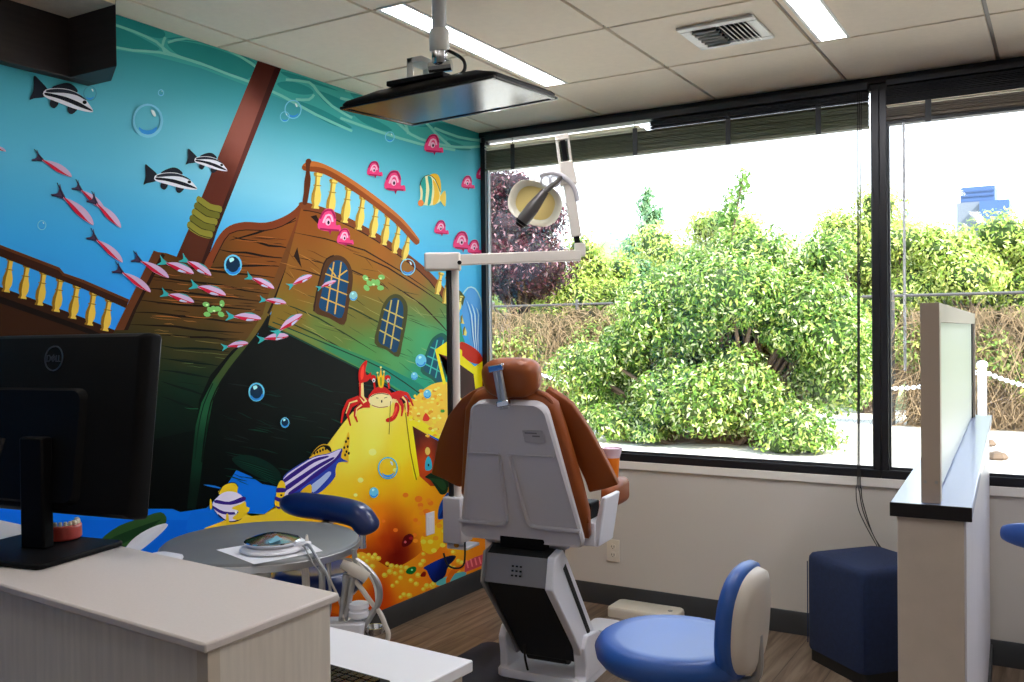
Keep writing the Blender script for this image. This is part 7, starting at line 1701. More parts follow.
m = MB(); m.tube([(tc[0],tc[1],.56),(.85,-2.34,.55),(.94,-2.305,.55)], .016, 10); m.build('side_arm', M['white_metal'], t)

# paper napkin on the table top
m = MB(); n = 8; q = [Vector((.66,-2.515,0)),Vector((.755,-2.262,0)),Vector((.955,-2.377,0)),Vector((.89,-2.585,0))]; vs = []
for i in range(n+1):
    for j in range(n+1):
        u, v = i/n, j/n; p = q[0]*(1-u)*(1-v)+q[1]*u*(1-v)+q[2]*u*v+q[3]*(1-u)*v
        rr = math.hypot(p.x-tc[0],p.y-tc[1]); z = TZ+.0012+.0006*math.sin(5*u+3*v)
        vs.append((p.x,p.y,z))
m.add(vs, [(i*(n+1)+j,i*(n+1)+j+1,(i+1)*(n+1)+j+1,(i+1)*(n+1)+j) for i in range(n) for j in range(n)])
tag(m.build('paper_napkin', M['paper'], loc=(.81,-2.43,TZ)), 'white paper napkin lying on the round grey table top', 'napkin')
# ultrasonic scaler puck
sc = (.812,-2.437); t = thing('ultrasonic_scaler', 'round chrome and white scaler unit on the napkin', 'dental instrument', (sc[0],sc[1],TZ+.002))
m = MB(); m.lathe([(.088,TZ+.003),(.094,TZ+.006),(.094,TZ+.012),(.086,TZ+.016),(.07,TZ+.017)], (sc[0],sc[1],0), 40); m.build('base', M['white_plastic'], t)
m = MB(); m.lathe([(.070,TZ+.017),(.080,TZ+.026),(.082,TZ+.031),(.079,TZ+.034),(.05,TZ+.044),(.018,TZ+.052),(.004,TZ+.053)], (sc[0],sc[1],0), 40); m.build('dome', M['chrome'], t, smooth=25)
m = MB(); m.prism([(-.01,0),(.03,-.012),(.045,.02),(.01,.035)], 'z', 0, .002, mx=Matrix.Translation((sc[0]+.02,sc[1]-.045,TZ+.0395)) @ rot('X',14)); m.build('dome_reflection', M['blue_sheen'], t)  # blue patch painted as a reflection on the dome
m = MB(); m.box((-.025,-.014,0),(.025,.014,.022), mx=Matrix.Translation((sc[0]+.085,sc[1]+.035,TZ+.006)) @ rot('Z',30)); m.build('connector', M['white_plastic'], t, bevel=.005)
m = MB(); m.tube([(sc[0]+.09,sc[1]+.05,TZ+.02),(sc[0]+.085,sc[1]+.055,TZ+.045)], [.007,.003], 8, smooth=False); m.build('tip_holder', M['beige_plastic'], t)
m = MB(); m.tube([(sc[0]+.10,sc[1]+.03,TZ+.02),(.935,-2.413,TZ+.022),(.985,-2.43,TZ-.01),(1.012,-2.42,TZ-.06),(1.012,-2.41,TZ-.13),(.99,-2.40,TZ-.2)], .0042, 8); m.tube([(sc[0]+.10,sc[1]+.02,TZ+.02),(.93,-2.425,TZ+.018),(.975,-2.445,TZ-.012),(.999,-2.43,TZ-.06),(1.0,-2.42,TZ-.13),(.98,-2.41,TZ-.2)], .0025, 8); m.build('cord', M['steel'], t)

# white moulded tray behind the counter
t = [o for o in COL.objects if o.name == 'delivery_unit'][0]
def leafsheet(c, ax, bx, nrm, la, wb, bow, th):
    m = MB(); n = 12; top = []; bot = []
    for k in range(2*n):
        a = 2*PI*k/(2*n); p = c+ax*la*math.cos(a)+bx*wb*math.sin(a)*(1-.25*math.cos(a))
        top.append(p+nrm*bow*(math.sin(a)**2)); bot.append(p-nrm*th+nrm*bow*(math.sin(a)**2))
    vs = [c-nrm*bow*.5, c-nrm*(th+bow*.5)]+top+bot; N = 2*n; fs = []
    for k in range(N): j = (k+1) % N; fs += [(0,2+k,2+j),(1,2+N+j,2+N+k),(2+k,2+N+k,2+N+j,2+j)]
    return m.add(vs, fs)
ax = Vector((.66-.575,-2.70+2.755,.905-.835)).normalized(); nv = Vector((.55,-.62,.55)); nv = (nv-ax*nv.dot(ax)).normalized(); bv = ax.cross(nv)
leafsheet(Vector((.615,-2.725,.87)), ax, bv, nv, .072, .020, .008, .004).build('moulded_tray', M['white_plastic'], t, smooth=50)
m = MB(); m.loft([[Vector((.665,-2.705,z))+Vector((p[0],p[1],0)) for p in rrect(.11*k,.07*k,.025)] for z, k in ((.808,.9),(.82,1),(.826,.96))]); m.build('tray_plate', M['white_plastic'], t, smooth=50)
m = MB(); m.tube([(.665,-2.705,.81),(.668,-2.68,.76),(.675,-2.55,.66),(tc[0],tc[1],.62)], .014, 10); m.build('tray_arm', M['white_metal'], t)
# ------------------------------------------------------------------ stools
def make_stool(name, label, loc, rz, seat_z, vinyl, SR=.21, backrest=True, arm=False, group=None):
    """local frame: sitter faces +y, backrest on -y"""
    t = thing(name, label, 'stool', loc, rz, group, local=True)
    m = MB(); m.loft([[Vector((p[0]*k, p[1]*k*.98, z)) for p in [(SR*math.cos(a)*(1-.03*math.cos(2*a)), SR*.99*math.sin(a)) for a in [2*PI*j/40 for j in range(40)]]] for z, k in
        ((seat_z-.082,.80),(seat_z-.080,.93),(seat_z-.060,1.0),(seat_z-.032,1.02),(seat_z-.012,.97),(seat_z-.003,.90),(seat_z-.005,.72),(seat_z-.010,.4),(seat_z-.011,.1))])
    m.build('seat', M[vinyl], t, smooth=60)
    m = MB(); m.lathe([(SR*.7,seat_z-.104),(SR*.8,seat_z-.098),(SR*.83,seat_z-.083)], (0,0,0), 32); m.build('seat_pan', M['beige_plastic'], t)
    m = MB(); m.tube([(0,0,.11),(0,0,seat_z-.1)], [.032,.024], 16, smooth=False); m.build('column', M['chrome'], t)
    m = MB()
    for k in range(5):
        a = 2*PI*k/5+PI/2; m.tube([(0,0,.115),(.15*math.cos(a),.15*math.sin(a),.085),(.25*math.cos(a),.25*math.sin(a),.062)], [.03,.014], 8)
    base = m.build('base', M['chrome'], t)
    for k in range(5):
        a = 2*PI*k/5+PI/2; m = MB(); c = Vector((.25*math.cos(a),.25*math.sin(a),.0265)); m.lathe([(.008,-.016),(.0265,-.013),(.0265,.013),(.008,.016)], c, 16, mx=rot('Z',math.degrees(a)+20) @ rot('X',90)); m.tube([c,c+Vector((0,0,.04))], .007, 8, smooth=False); m.build('caster', M['rubber'], base)
    if backrest:
        def pad(y0, y1, prof, w, hgt, zc):
            m = MB(); rings = []
            for s, k in prof:
                ring = []
                for j in range(36):
                    a = 2*PI*j/36; x = w*k*math.copysign(abs(math.cos(a))**.8, math.cos(a)); z = hgt*k*math.copysign(abs(math.sin(a))**.8, math.sin(a))
                    y = y0+(y1-y0)*s + .45*x*x + .10*(z/hgt)*hgt*-.6
                    ring.append(Vector((x, y, zc+z)))
                rings.append(ring)
            return m.loft(rings)
        pad(-.232,-.180,((0,.86),(.12,.97),(.5,1.0),(.88,.95),(1,.82),(1.02,.4)), .165, .165, seat_z+.080).build('backrest', M[vinyl], t, smooth=60)
        pad(-.262,-.229,((-.05,.3),(0,.70),(.25,.88),(1,.93)), .160, .160, seat_z+.080).build('back_shell', M['beige_plastic'], [o for o in COL.objects if o.parent == t and o.name.startswith('backrest')][0], smooth=60)
        m = MB(); m.tube([(0,-.05,seat_z-.09),(0,-.20,seat_z-.10),(0,-.250,seat_z-.07),(0,-.252,seat_z+.04)], .013, 10); m.build('back_support', M['steel'], t)
        m = MB(); m.lathe([(.010,0),(.020,.004),(.020,.03),(.012,.034)], (.0,-.232,seat_z-.13), 14); m.build('adjuster_knob', M['rubber'], t)
    if arm:
        pts = arm; m = MB(); P = spline([Vector(p) for p in pts], 5); n = len(P)
        m.tube(P, [.045*min(1, .55+.45*math.sin(min(i, n-1-i)/2.6) if min(i, n-1-i) < 5 else 1) for i in range(n)], 18, smooth=False); m.build('body_support', M['navy_vinyl' if vinyl == 'navy_vinyl' else vinyl], t, smooth=70)
        mid = P[n//3]; q = P[int(n*.66)]
        m = MB(); m.box((mid.x-.05,mid.y-.014,mid.z-.062),(mid.x+.05,mid.y+.014,mid.z-.044)); m.tube([(mid.x,mid.y,mid.z-.05),(mid.x,mid.y,seat_z-.07),(mid.x*.3,mid.y*.3,seat_z-.095)], .011, 10); m.build('support_arm', M['steel'], t)
        m = MB(); m.tube([(q.x,q.y,q.z-.03),(q.x,q.y,q.z-.10)], .012, 12, smooth=False); m.build('support_stem', M['chrome'], t)
    return t
make_stool('operator_stool', 'blue operator stool with grey-shelled backrest in the front right', (1.823,-1.80,0), math.radians(90), .525, 'blue', .24)
make_stool('assistant_stool', 'navy assistant stool with curved body support behind the round table', (.505,-1.91,0), math.radians(-60), .60, 'navy_vinyl', .17, backrest=False,
           arm=[(.005,-.12,.828),(.07,-.01,.830),(.14,.10,.830),(.19,.18,.820),(.203,.21,.79),(.20,.22,.765)])
make_stool('assistant_stool', 'blue stool arm poking in past the half wall at the right edge', (3.06,-.64,0), math.radians(20), .50, 'blue', backrest=False,
           arm=[(-.445,-.015,.727),(-.34,-.11,.730),(-.20,-.17,.730),(-.02,-.20,.730),(.14,-.13,.730)])

# ------------------------------------------------------------------ blue ottoman
t = thing('ottoman', 'dark blue fabric cube ottoman in front of the half wall', 'ottoman', (2.118,-.285,0), math.radians(-41), local=True)
s = .375
m = MB(); m.loft([[Vector((p[0],p[1],z)) for p in rrect(s*k,s*k,.035*k,5)] for z, k in ((.05,.985),(.06,1),(.428,1),(.45,.99),(.463,.95),(.468,.88),(.469,.5))]); m.build('cushion', M['navy'], t, smooth=60)
m = MB(); m.loft([[Vector((p[0],p[1],z)) for p in rrect(s*.955,s*.955,.03,5)] for z in (0,.052)]); m.build('plinth', M['rubber'], t)
for sx in (-1,1):
    for sy in (-1,1):
        m = MB(); m.tube([(sx*(s/2-.006),sy*(s/2-.006),.07),(sx*(s/2-.006),sy*(s/2-.006),.425)], .0025, 6, smooth=False); m.build('seam', M['navy'], t)

# ------------------------------------------------------------------ half wall with ledge and framed panel
HT = Matrix.Translation((2.586,-2.30,0)) @ Matrix.Rotation(math.radians(2.5),4,'Z'); HL = 2.272
t = thing('half_wall', 'taupe half wall with a glossy ledge tinted as reflected sky running to the window', 'half wall', (2.53,-1.15,0)); t['kind'] = 'thing'
m = MB(); m.box((-.066,.012,0),(.064,HL,1.036), mx=HT); m.build('wall_panel', M['half_wall'], t, bevel=.002)
m = MB(); m.box((.064,.012,0),(.068,HL,1.036), mx=HT); m.build('side_panel', M['half_wall_lit'], t)
m = MB(); m.box((-.079,.004,1.038),(.079,HL,1.065), mx=HT); m.build('ledge', M['ledge'], t, bevel=.002)
m = MB(); m.box((-.0795,0,1.036),(.0795,.004,1.066), mx=HT); m.build('ledge_edge', M['ledge_edge'], t, bevel=.001)
m = MB(); m.box((.068,.0,0),(.076,HL-.02,.10), mx=HT); m.build('kick_strip', M['base'], t)
t = thing('divider_screen', 'frosted panel in a taupe frame standing on the half wall ledge', 'divider screen', tuple(HT @ Vector((0,1.1,1.066))))
y0, y1, z0, z1 = .022, 2.19, 1.066, 1.493
m = MB(); m.box((-.019,y0,z0),(.019,y0+.045,z1), mx=HT); fp = m.build('frame_post', M['taupe'], t, bevel=.001)
m = MB(); m.box((-.019,y1-.045,z0),(.019,y1,z1), mx=HT); m.build('frame_post', M['taupe'], t, bevel=.001)
m = MB(); m.box((-.019,y0+.045,z1-.042),(.019,y1-.045,z1), mx=HT); m.build('top_rail', M['taupe'], t, bevel=.001)
m = MB(); m.box((-.008,y0+.045,z0+.004),(.008,y1-.09,z1-.042), mx=HT); pn = m.build('panel', M['frost'], t)
m = MB(); m.box((-.012,y1-.10,z0),(.012,y1-.045,z1-.042), mx=HT); m.build('gasket', M['black'], pn)
m = MB()
for x in (-.011,.011): m.lathe([(.0035,-.001),(.0035,.001)], (0,0,0), 10, mx=HT @ Matrix.Translation((x,y0-.0005,z0+.045)) @ rot('X',90))
m.build('screw', M['steel'], fp)

# ------------------------------------------------------------------ floor items
m = MB(); m.loft([[Vector((p[0],p[1],z)) for p in rrect(.62,.62,.05,cx=.83,cy=-1.12)] for z in (.0005,.008)]); tag(m.build('floor_mat', M['mat'], loc=(.83,-1.12,0)), 'dark navy floor mat under the front of the dental chair base', 'mat')
t = thing('utility_box', 'low beige utility box on the floor between chair base and wall', 'floor box', (1.02,-.105,0))
m = MB(); m.loft([[Vector((p[0],p[1],z)) for p in rrect(.36*k,.165*k,.025,cx=1.02,cy=-.105)] for z, k in ((.0,1),(.035,1),(.045,.985),(.05,.95))]); m.build('lid', M['ivory'], t, smooth=50)
m = MB(); m.lathe([(.012,.05),(.012,.053),(.004,.054)], (1.15,-.105,0), 14); m.build('lock', M['steel'], t)

# ------------------------------------------------------------------ dental chair (local frame: patient faces +y)
t = DC = thing('dental_chair', 'reclining dental chair with rust upholstery and grey back shell', 'dental chair', (.98,-.80,0), math.radians(4.7), local=True)
# foot: plate plus two flared cheeks
m = MB(); m.loft([[Vector((p[0],p[1],z)) for p in rrect(.40*k,.43*k2,.05,cx=-.03,cy=-.125)] for z, k, k2 in ((0,1,1),(.028,1,1),(.040,.96,.985))]); m.build('base_plate', M['white_plastic'], t, smooth=50)
for s in (-1,1):
    m = MB(); x0, x1 = (-.215,-.180) if s < 0 else (.120,.175)
    m.prism([(-.335,.03),(-.315,.045),(-.315,.10),(-.33,.17),(-.30,.215),(-.17,.20),(-.10,.14),(0,.10),(.07,.05),(.08,.03)], 'x', x0, x1); m.build('base_cheek', M['white_plastic'], t, bevel=.012, seg=3)
m = MB(); m.loft([[Vector((p[0],p[1],z)) for p in rrect(.13*k,.17*k,.03,cx=.125,cy=.0)] for z, k in ((.03,1),(.155,1),(.168,.95))]); m.build('base_cover', M['white_plastic'], t, smooth=50)
prof = [(-.585,.475),(-.56,.575),(-.50,.60),(-.44,.585),(-.43,.55),(-.165,.17),(-.17,.09),(-.28,.09)]
m = MB(); m.prism(prof, 'x', -.135, .125); m.build('lift_arm', M['rubber'], t, bevel=.012)
m = MB(); m.prism([(-.588,.470),(-.562,.578),(-.556,.578),(-.582,.470)], 'x', -.148, .142); cp = m.build('control_panel', M['grey_metal'], t, bevel=.002)
m = MB(); m.prism([(-.562,.578),(-.50,.604),(-.44,.590),(-.44,.580),(-.50,.592),(-.556,.570)], 'x', -.15, .14); m.build('top_cap', M['rubber'], t, bevel=.003)
for ix in range(3):
    for iz in range(3):
        x = -.022+ix*.017; z = .505+iz*.017; y = -.588+(z-.470)*.2407
        m = MB(); m.box((x-.004,y-.004,z-.003),(x+.004,y,z+.003)); m.build('button', M['black_gap'], cp)
sp = [(-.608,.472),(-.578,.588),(-.50,.604),(-.455,.555),(-.165,.18),(-.19,.10),(-.30,.10),(-.35,.18)]
m = MB(); m.prism(sp, 'x', .125, .158); scv = m.build('side_cover', M['white_plastic'], t, bevel=.006, seg=3)
m = MB(); m.prism([(-.505,.53),(-.485,.545),(-.235,.215),(-.255,.20)], 'x', .1575, .1605); m.build('slot', M['black_gap'], scv)
m = MB(); m.prism(sp, 'x', -.150, -.138); m.build('side_cover', M['grey_metal'], t, bevel=.006, seg=3)
m = MB(); m.lathe([(.0,-.09),(.045,-.09),(.045,.09),(0,.09)], (-.03,-.215,.10), 20, mx=rot('Y',90)); m.build('pivot', M['rubber'], t)
m = MB(); m.box((-.10,-.53,.595),(.09,-.40,.645)); m.build('seat_mount', M['black'], t, bevel=.004)
# seat and leg rest
m = MB(); m.loft([[Vector((p[0]-.01,y,zc+p[1])) for p in rrect(w,hh,min(hh/2-.005,.045),5)] for y, zc, w, hh in ((-.50,.69,.36,.09),(-.48,.69,.40,.12),(-.3,.675,.36,.13),(-.1,.665,.31,.13),(.02,.65,.29,.11),(.05,.63,.25,.06))]); m.build('seat', M['brown'], t, smooth=60)
m = MB(); m.loft([[Vector((p[0]-.01,y,zc+p[1])) for p in rrect(w,.05,.02,4)] for y, zc, w in ((-.48,.62,.36),(-.2,.61,.30),(.0,.60,.25))]); m.build('seat_pan', M['shell'], t, smooth=50)
# back shell: trapezoid plate leaning towards the viewer at the top
def back(x, v, off):
    """v 0 at the bottom edge, 1 at the top edge; off moves towards the patient side"""
    y0, z0, y1, z1 = -.515, .615, -.745, 1.178
    d = Vector((0,y1-y0,z1-z0)); n = Vector((0,d.z,-d.y)).normalized(); return Vector((x,y0,z0))+d*v+n*off
def outline(hw0, hw1, r0=.03, r1=.05, v0=0., v1=1., cx0=-.013, cx1=.047, n=6):
    L = .608; pts = []
    cor = [(cx0-hw0,v0*L),(cx0+hw0,v0*L),(cx1+hw1,v1*L),(cx1-hw1,v1*L)]; rad = [r0,r0,r1,r1]
    for i in range(4):
        p = Vector(cor[i]); a = (Vector(cor[i-1])-p).normalized(); b = (Vector(cor[(i+1)%4])-p).normalized(); h = math.acos(a.dot(b))/2; tt = rad[i]/math.tan(h)
        c = p+(a+b).normalized()*(rad[i]/math.sin(h)); s0 = p+a*tt-c; s1 = p+b*tt-c
        ang = s0.angle(s1)
        for k in range(n+1):
            f = k/n; v = (s0*math.sin((1-f)*ang)+s1*math.sin(f*ang))/math.sin(ang); pts.append((c.x+v.x,(c.y+v.y)/L))
    return pts
def plate(spec):
    m = MB(); m.loft([[back(x,v,off) for x, v in outline(**kw)] for off, kw in spec]); return m
bs = plate([(-.004,dict(hw0=.256,hw1=.136,v0=.03)),(-.010,dict(hw0=.264,hw1=.142,v0=.02)),(.0,dict(hw0=.272,hw1=.150,v0=.012)),(.030,dict(hw0=.262,hw1=.146,v0=.016)),(.036,dict(hw0=.25,hw1=.135,v0=.03))]).build('back_shell', M['shell'], t, smooth=40)
# raised mouldings of the shell
for sx in (-1,1):
    m = MB(); xi, xo0, xo1 = (.035,.262,.205) if sx > 0 else (-.045,-.275,-.165)
    r0 = [(xi+sx*.004,.16),(xo0-sx*.012,.16),(xo1-sx*.006,.66),(xi-sx*.018,.66)]
    m.tube([back(x,v,-.0105) for x, v in [(xi-sx*.018,.655),(xi-sx*.008,.45),(xi,.24),(xi+sx*.012,.165),(xi+sx*.05,.145),(xo0-sx*.01,.145)]], .0085, 8); m.build('moulding', M['shell'], bs)
    m = MB(); m.tube([back(x,v,-.0095) for x, v in [(xi-sx*.018,.66),(xo1-sx*.008,.66)]], .0035, 6, smooth=False); m.build('seam_line', M['shell'], bs)
m = MB(); m.box((.075,-.0,0),(.16,.002,.05)); m2 = MB(); m2.loft([[back(x,v,o) for x, v in ((.095,.755),(.175,.755),(.172,.835),(.093,.835))] for o in (-.0135,-.0105)]); m2.build('rating_plate', mat('plate_grey',(176,172,174),.5), bs)
m = MB()
for z, xa, xb in ((.815,.102,.150),(.795,.130,.160)): m.loft([[back(x,v,o) for x, v in ((xa,z),(xb,z),(xb,z+.009),(xa,z+.009))] for o in (-.0148,-.0136)])
m.build('plate_print', mat('print_grey',(120,116,120),.6), bs)
# padded back with swept shoulders
def pad_sheet(pts, o0, o1, bulge):
    m = MB(); n = len(pts); cxm = sum(p[0] for p in pts)/n; cvm = sum(p[1] for p in pts)/n; rings = []
    for k, o in ((.94,o0),(1.0,o0+(o1-o0)*.3),(1.0,o0+(o1-o0)*.7),(.95,o1),(.75,o1+bulge)):
        rings.append([back(cxm+(x-cxm)*k, cvm+(v-cvm)*k, o) for x, v in pts])
    return m.loft(rings)
core = [(-.235,.03),(-.262,.16),(-.268,.30),(-.235,.5),(-.20,.72),(-.165,.92),(-.115,1.02),(-.06,1.055),(.03,1.06),(.11,1.05),(.17,1.015),(.212,.955),(.228,.80),(.242,.6),(.255,.40),(.264,.2),(.25,.02)]
bc = pad_sheet(core, .034, .105, .012).build('back_cushion', M['brown'], t, smooth=60)
for sx in (-1,1):
    if sx < 0: ed = [(-.07,1.05,.075),(-.135,1.01,.08),(-.20,.945,.09),(-.285,.81,.10),(-.365,.61,.11),(-.440,.345,.12),(-.38,.318,.112),(-.32,.285,.10)]; ri = [(-.08,1.0,.08),(-.12,.95,.09),(-.145,.87,.095),(-.17,.78,.10),(-.205,.62,.10),(-.245,.42,.10),(-.258,.36,.10),(-.268,.30,.098)]
    else: ed = [(.165,1.025,.10),(.21,.97,.105),(.25,.905,.11),(.293,.735,.12),(.328,.537,.135),(.362,.325,.15),(.315,.302,.14),(.265,.285,.13)]; ri = [(.15,.98,.10),(.165,.93,.105),(.172,.86,.11),(.193,.70,.115),(.22,.53,.12),(.245,.38,.12),(.25,.335,.12),(.252,.305,.12)]
    m = MB(); rings = []
    for e, r in zip(ed, ri):
        mid = ((e[0]+r[0])/2, (e[1]+r[1])/2, (e[2]+r[2])/2-.010)
        rings.append([back(p[0], p[1], p[2]+th) for p, th in ((r,.0),(mid,.0),(e,.004),(e,.028),(mid,.042),(r,.045))])
    m.loft(rings); m.build('back_wing', M['brown'], t, smooth=60, bevel=.004)
# piping along the right shoulder
m = MB(); m.tube([back(x,v,.058) for x, v in [(.09,1.052),(.15,1.03),(.195,.975),(.214,.82),(.232,.6),(.248,.35),(.256,.14)]], .008, 8); m.build('piping', M['brown'], bc)
# headrest
HM = Matrix.Translation((.052,-.715,1.272)) @ rot('X',12)
m = MB(); rings = []
for y, k in ((-.052,.55),(-.048,.80),(-.028,.97),(0,1.0),(.03,.96),(.05,.80),(.056,.5)):
    rings.append([HM @ Vector((.112*k*math.copysign(abs(math.cos(a))**.62,math.cos(a))*(1+.06*math.sin(a)), y, .072*k*math.copysign(abs(math.sin(a))**.7,math.sin(a)))) for a in [2*PI*j/32 for j in range(32)]])
m.loft(rings); hr = m.build('headrest', M['brown'], t, smooth=70)
HB = Matrix.Translation((.042,-.725,0)) @ Matrix.Translation((0,0,1.24)) @ rot('Y',-11) @ Matrix.Translation((0,0,-1.24))
m = MB(); m.box((-.016,-.072,1.165),(-.003,-.058,1.32), mx=HB); m.box((.003,-.072,1.165),(.016,-.058,1.32), mx=HB); m.box((-.018,-.068,1.16),(.018,-.060,1.315), mx=HB); hb = m.build('headrest_bar', M['steel'], t, bevel=.002)
m = MB(); m.box((-.03,-.077,1.298),(.03,-.056,1.322), mx=HB); m.build('headrest_clamp', M['chrome'], hb, bevel=.003)
m = MB(); m.box((-.024,-.074,1.17),(.024,-.05,1.192), mx=HB); m.build('headrest_socket', M['chrome'], hb, bevel=.003)
# arms
for sx, cxx in ((1,.245),(-1,-.30)):
    m = MB(); m.loft([[Vector((cxx+p[0],y,zc+p[1])) for p in rrect(w,hh,min(hh,w)/2-.004,5)] for y, zc, w, hh in ((-.26,.765,.04,.05),(-.24,.77,.06,.09),(-.14,.775,.066,.11),(-.07,.775,.064,.105),(-.045,.77,.04,.06))]); m.build('armrest', M['brown'], t, smooth=60)
    m = MB()
    if sx > 0: m.prism([(.16,.608),(.262,.608),(.262,.70),(.16,.712)], 'y', -.43, -.30); m.prism([(.252,.606),(.272,.606),(.305,.80),(.286,.802),(.26,.70)], 'y', -.425, -.26)
    else: m.prism([(-.36,.60),(-.27,.60),(-.27,.73),(-.335,.73)], 'y', -.32, -.12)
    m.build('arm_support', M['white_plastic'] if sx > 0 else M['shell'], t, bevel=.006)
m = MB(); m.box((.15,-.41,.705),(.235,-.31,.77)); m.build('arm_joint', M['black'], t, bevel=.006)
# delivery bracket and cable on the left side
m = MB(); m.box((-.432,-.405,.555),(-.345,-.30,.749)); m.build('side_module', M['shell'], t, bevel=.006)
m = MB(); m.prism([(-.432,.525),(-.335,.525),(-.335,.537),(-.424,.537),(-.424,.57),(-.432,.57)], 'y', -.37, -.26); m.build('module_shelf', M['white_plastic'], t, bevel=.002)
m = MB(); m.tube([(-.395,-.36,.80),(-.398,-.365,.68),(-.385,-.37,.56)], .004, 8); m.tube([(-.455,-.36,.50),(-.43,-.37,.455),(-.385,-.37,.445),(-.35,-.37,.47),(-.345,-.37,.56)], .004, 8); m.build('cable', M['rubber'], t)
m = MB(); m.tube([(.11,-.42,.63),(.135,-.44,.56),(.12,-.45,.50),(.10,-.44,.58)], .004, 8); m.build('cable', M['rubber'], t)
m = MB(); m.lathe([(.008,.535),(.011,.54),(.011,.565),(.006,.57)], (-.385,-.372,0), 12); m.build('plug', mat('amber_plug',(220,150,60),.4), t)
m = MB(); m.tube([(-.09,-.30,.03),(-.085,-.325,.06),(-.09,-.335,.12),(-.10,-.30,.2)], .005, 8); m.build('floor_cable', M['rubber'], t)

# cup on the chair arm
CM = DC.matrix_basis @ Vector((.228,-.14,.8295))
t = thing('drinking_cup', 'orange cup with a clear pink rim standing on the right chair arm', 'cup', CM)
m = MB(); m.lathe([(.023,0),(.025,.003),(.032,.085),(.030,.085),(.023,.006),(0.001,.005)], CM, 24); m.build('cup_body', M['orange_cup'], t)
m = MB(); m.lathe([(.032,.085),(.044,.125),(.0425,.125),(.030,.086)], CM, 24); m.build('cup_rim', M['pink_clear'], t)

# ------------------------------------------------------------------ dental light on its mast
t = thing('dental_light', 'dental operating light on a beige jointed arm and mast', 'dental light', (.624,-1.204,.75))
LA = Vector((.586,-1.222,0)); dirA = Vector((1.083-.649,-.926+1.185,0)).normalized(); zr = math.degrees(math.atan2(dirA.y,dirA.x))
m = MB(); m.box((.603,-1.225,.75),(.624,-1.183,1.70), mx=None); m.build('mast_back', M['rubber'], t, bevel=.004)
m = MB(); m.tube([(.634,-1.200,.75),(.634,-1.200,1.70)], .0165, 16, smooth=False); m.build('mast', M['beige_plastic'], t)
BM_ = Matrix.Translation((.588,-1.222,1.737)) @ rot('Z',zr)
m = MB(); m.box((-.075,-.042,-.038),(.075,.042,.036), mx=BM_); m.build('pivot_box', M['beige_plastic'], t, bevel=.008, seg=3)
m = MB(); m.box((.06,-.022,-.018),(.58,.022,.026), mx=BM_ @ rot('Y',-1.6)); m.build('horizontal_arm', M['beige_plastic'], t, bevel=.004)
m = MB(); m.lathe([(.009,-.003),(.009,.003)], (0,0,0), 12, mx=BM_ @ Matrix.Translation((.072,-.043,-.008)) @ rot('X',90)); m.build('knob', M['black'], t)
m = MB(); m.box((.555,-.021,.0),(.60,.021,.055), mx=BM_ @ rot('Y',-1.6)); m.build('elbow', M['beige_plastic'], t, bevel=.004)
e0 = Vector((1.074,-.930,1.80)); e1 = Vector((1.031,-.951,2.15)); e2 = Vector((1.020,-.957,2.25))
def bar2(m, a, b, wa, wb, da, db):
    z = (b-a).normalized(); x = Vector((dirA.x,dirA.y,0)); x = (x-z*x.dot(z)).normalized(); y = z.cross(x)
    m.loft([[c+x*sx*w/2+y*sy*d/2 for sx, sy in ((-1,-1),(1,-1),(1,1),(-1,1))] for c, w, d in ((a,wa,da),(b,wb,db))])
m = MB(); bar2(m, e0+(e1-e0)*.10, e0+(e1-e0)*.96, .040, .046, .035, .04); m.build('upright_arm', M['beige_plastic'], t, bevel=.004)
m = MB(); bar2(m, e0-(e1-e0)*.02, e0+(e1-e0)*.12, .022, .022, .03, .03); bar2(m, e1-(e1-e0)*.03, e2, .02, .02, .03, .03); m.build('joint_pin', M['black'], t)
m = MB(); bar2(m, e1-(e1-e0)*.28, e1, .072, .058, .05, .045); m.build('spring_cover', M['beige_plastic'], t, bevel=.006)
m = MB()
for s in (-1,1):
    o = Vector((dirA.x,dirA.y,0))*s*.024; bar2(m, e1+o-(e1-e0)*.02, e2+o, .010, .010, .035, .03)
m.build('fork', M['beige_plastic'], t, bevel=.002); m = MB(); bar2(m, e2-(e1-e0)*.03, e2+(e1-e0)*.04, .06, .055, .04, .036); m.build('end_cap', M['beige_plastic'], t, bevel=.004)
# lamp head: dish faces the viewer, bulb bar across it
f = Vector((.44,-.87,-.16)).normalized(); up = Vector((0,0,1)); ux = f.cross(up).normalized()*-1; uy = ux.cross(f).normalized()*-1
if uy.z < 0: uy = -uy
if ux.x < 0: ux = -ux
a = math.radians(-22); hx_ = ux*math.cos(a)+uy*math.sin(a); hy_ = -ux*math.sin(a)+uy*math.cos(a)
LC = Vector((.921,-1.02,1.978))
def dish(prof, mt, name):
    m = MB(); rings = []
    for k, dd in prof:
        rings.append([LC+hx_*(.112*k*math.copysign(abs(math.cos(q))**.8,math.cos(q)))+hy_*(.088*k*math.copysign(abs(math.sin(q))**.8,math.sin(q)))-f*dd for q in [2*PI*j/40 for j in range(40)]])
    m.loft(rings); return m.build(name, M[mt], t, smooth=60)
dish([(.30,.052),(.62,.046),(.85,.028),(1.0,.0),(1.02,-.004),(.98,-.004),(.84,.020),(.74,.030)], 'reflector', 'reflector')
dish([(.74,.0295),(.60,.038),(.30,.043),(.05,.044)], 'reflector_warm', 'reflector_bowl')
dish([(.20,.075),(.45,.07),(.60,.054),(.40,.054)], 'beige_plastic', 'rear_housing')
b0 = LC+ux*-.062+uy*-.085+f*.03; b1_ = LC+ux*.045+uy*.050+f*.02
m = MB(); m.tube([b0,b0+(b1_-b0)*.15,b0+(b1_-b0)*.5,b1_], [.023,.028,.028,.016], 14, smooth=False); bh = m.build('bulb_housing', M['dark_grey'], t)
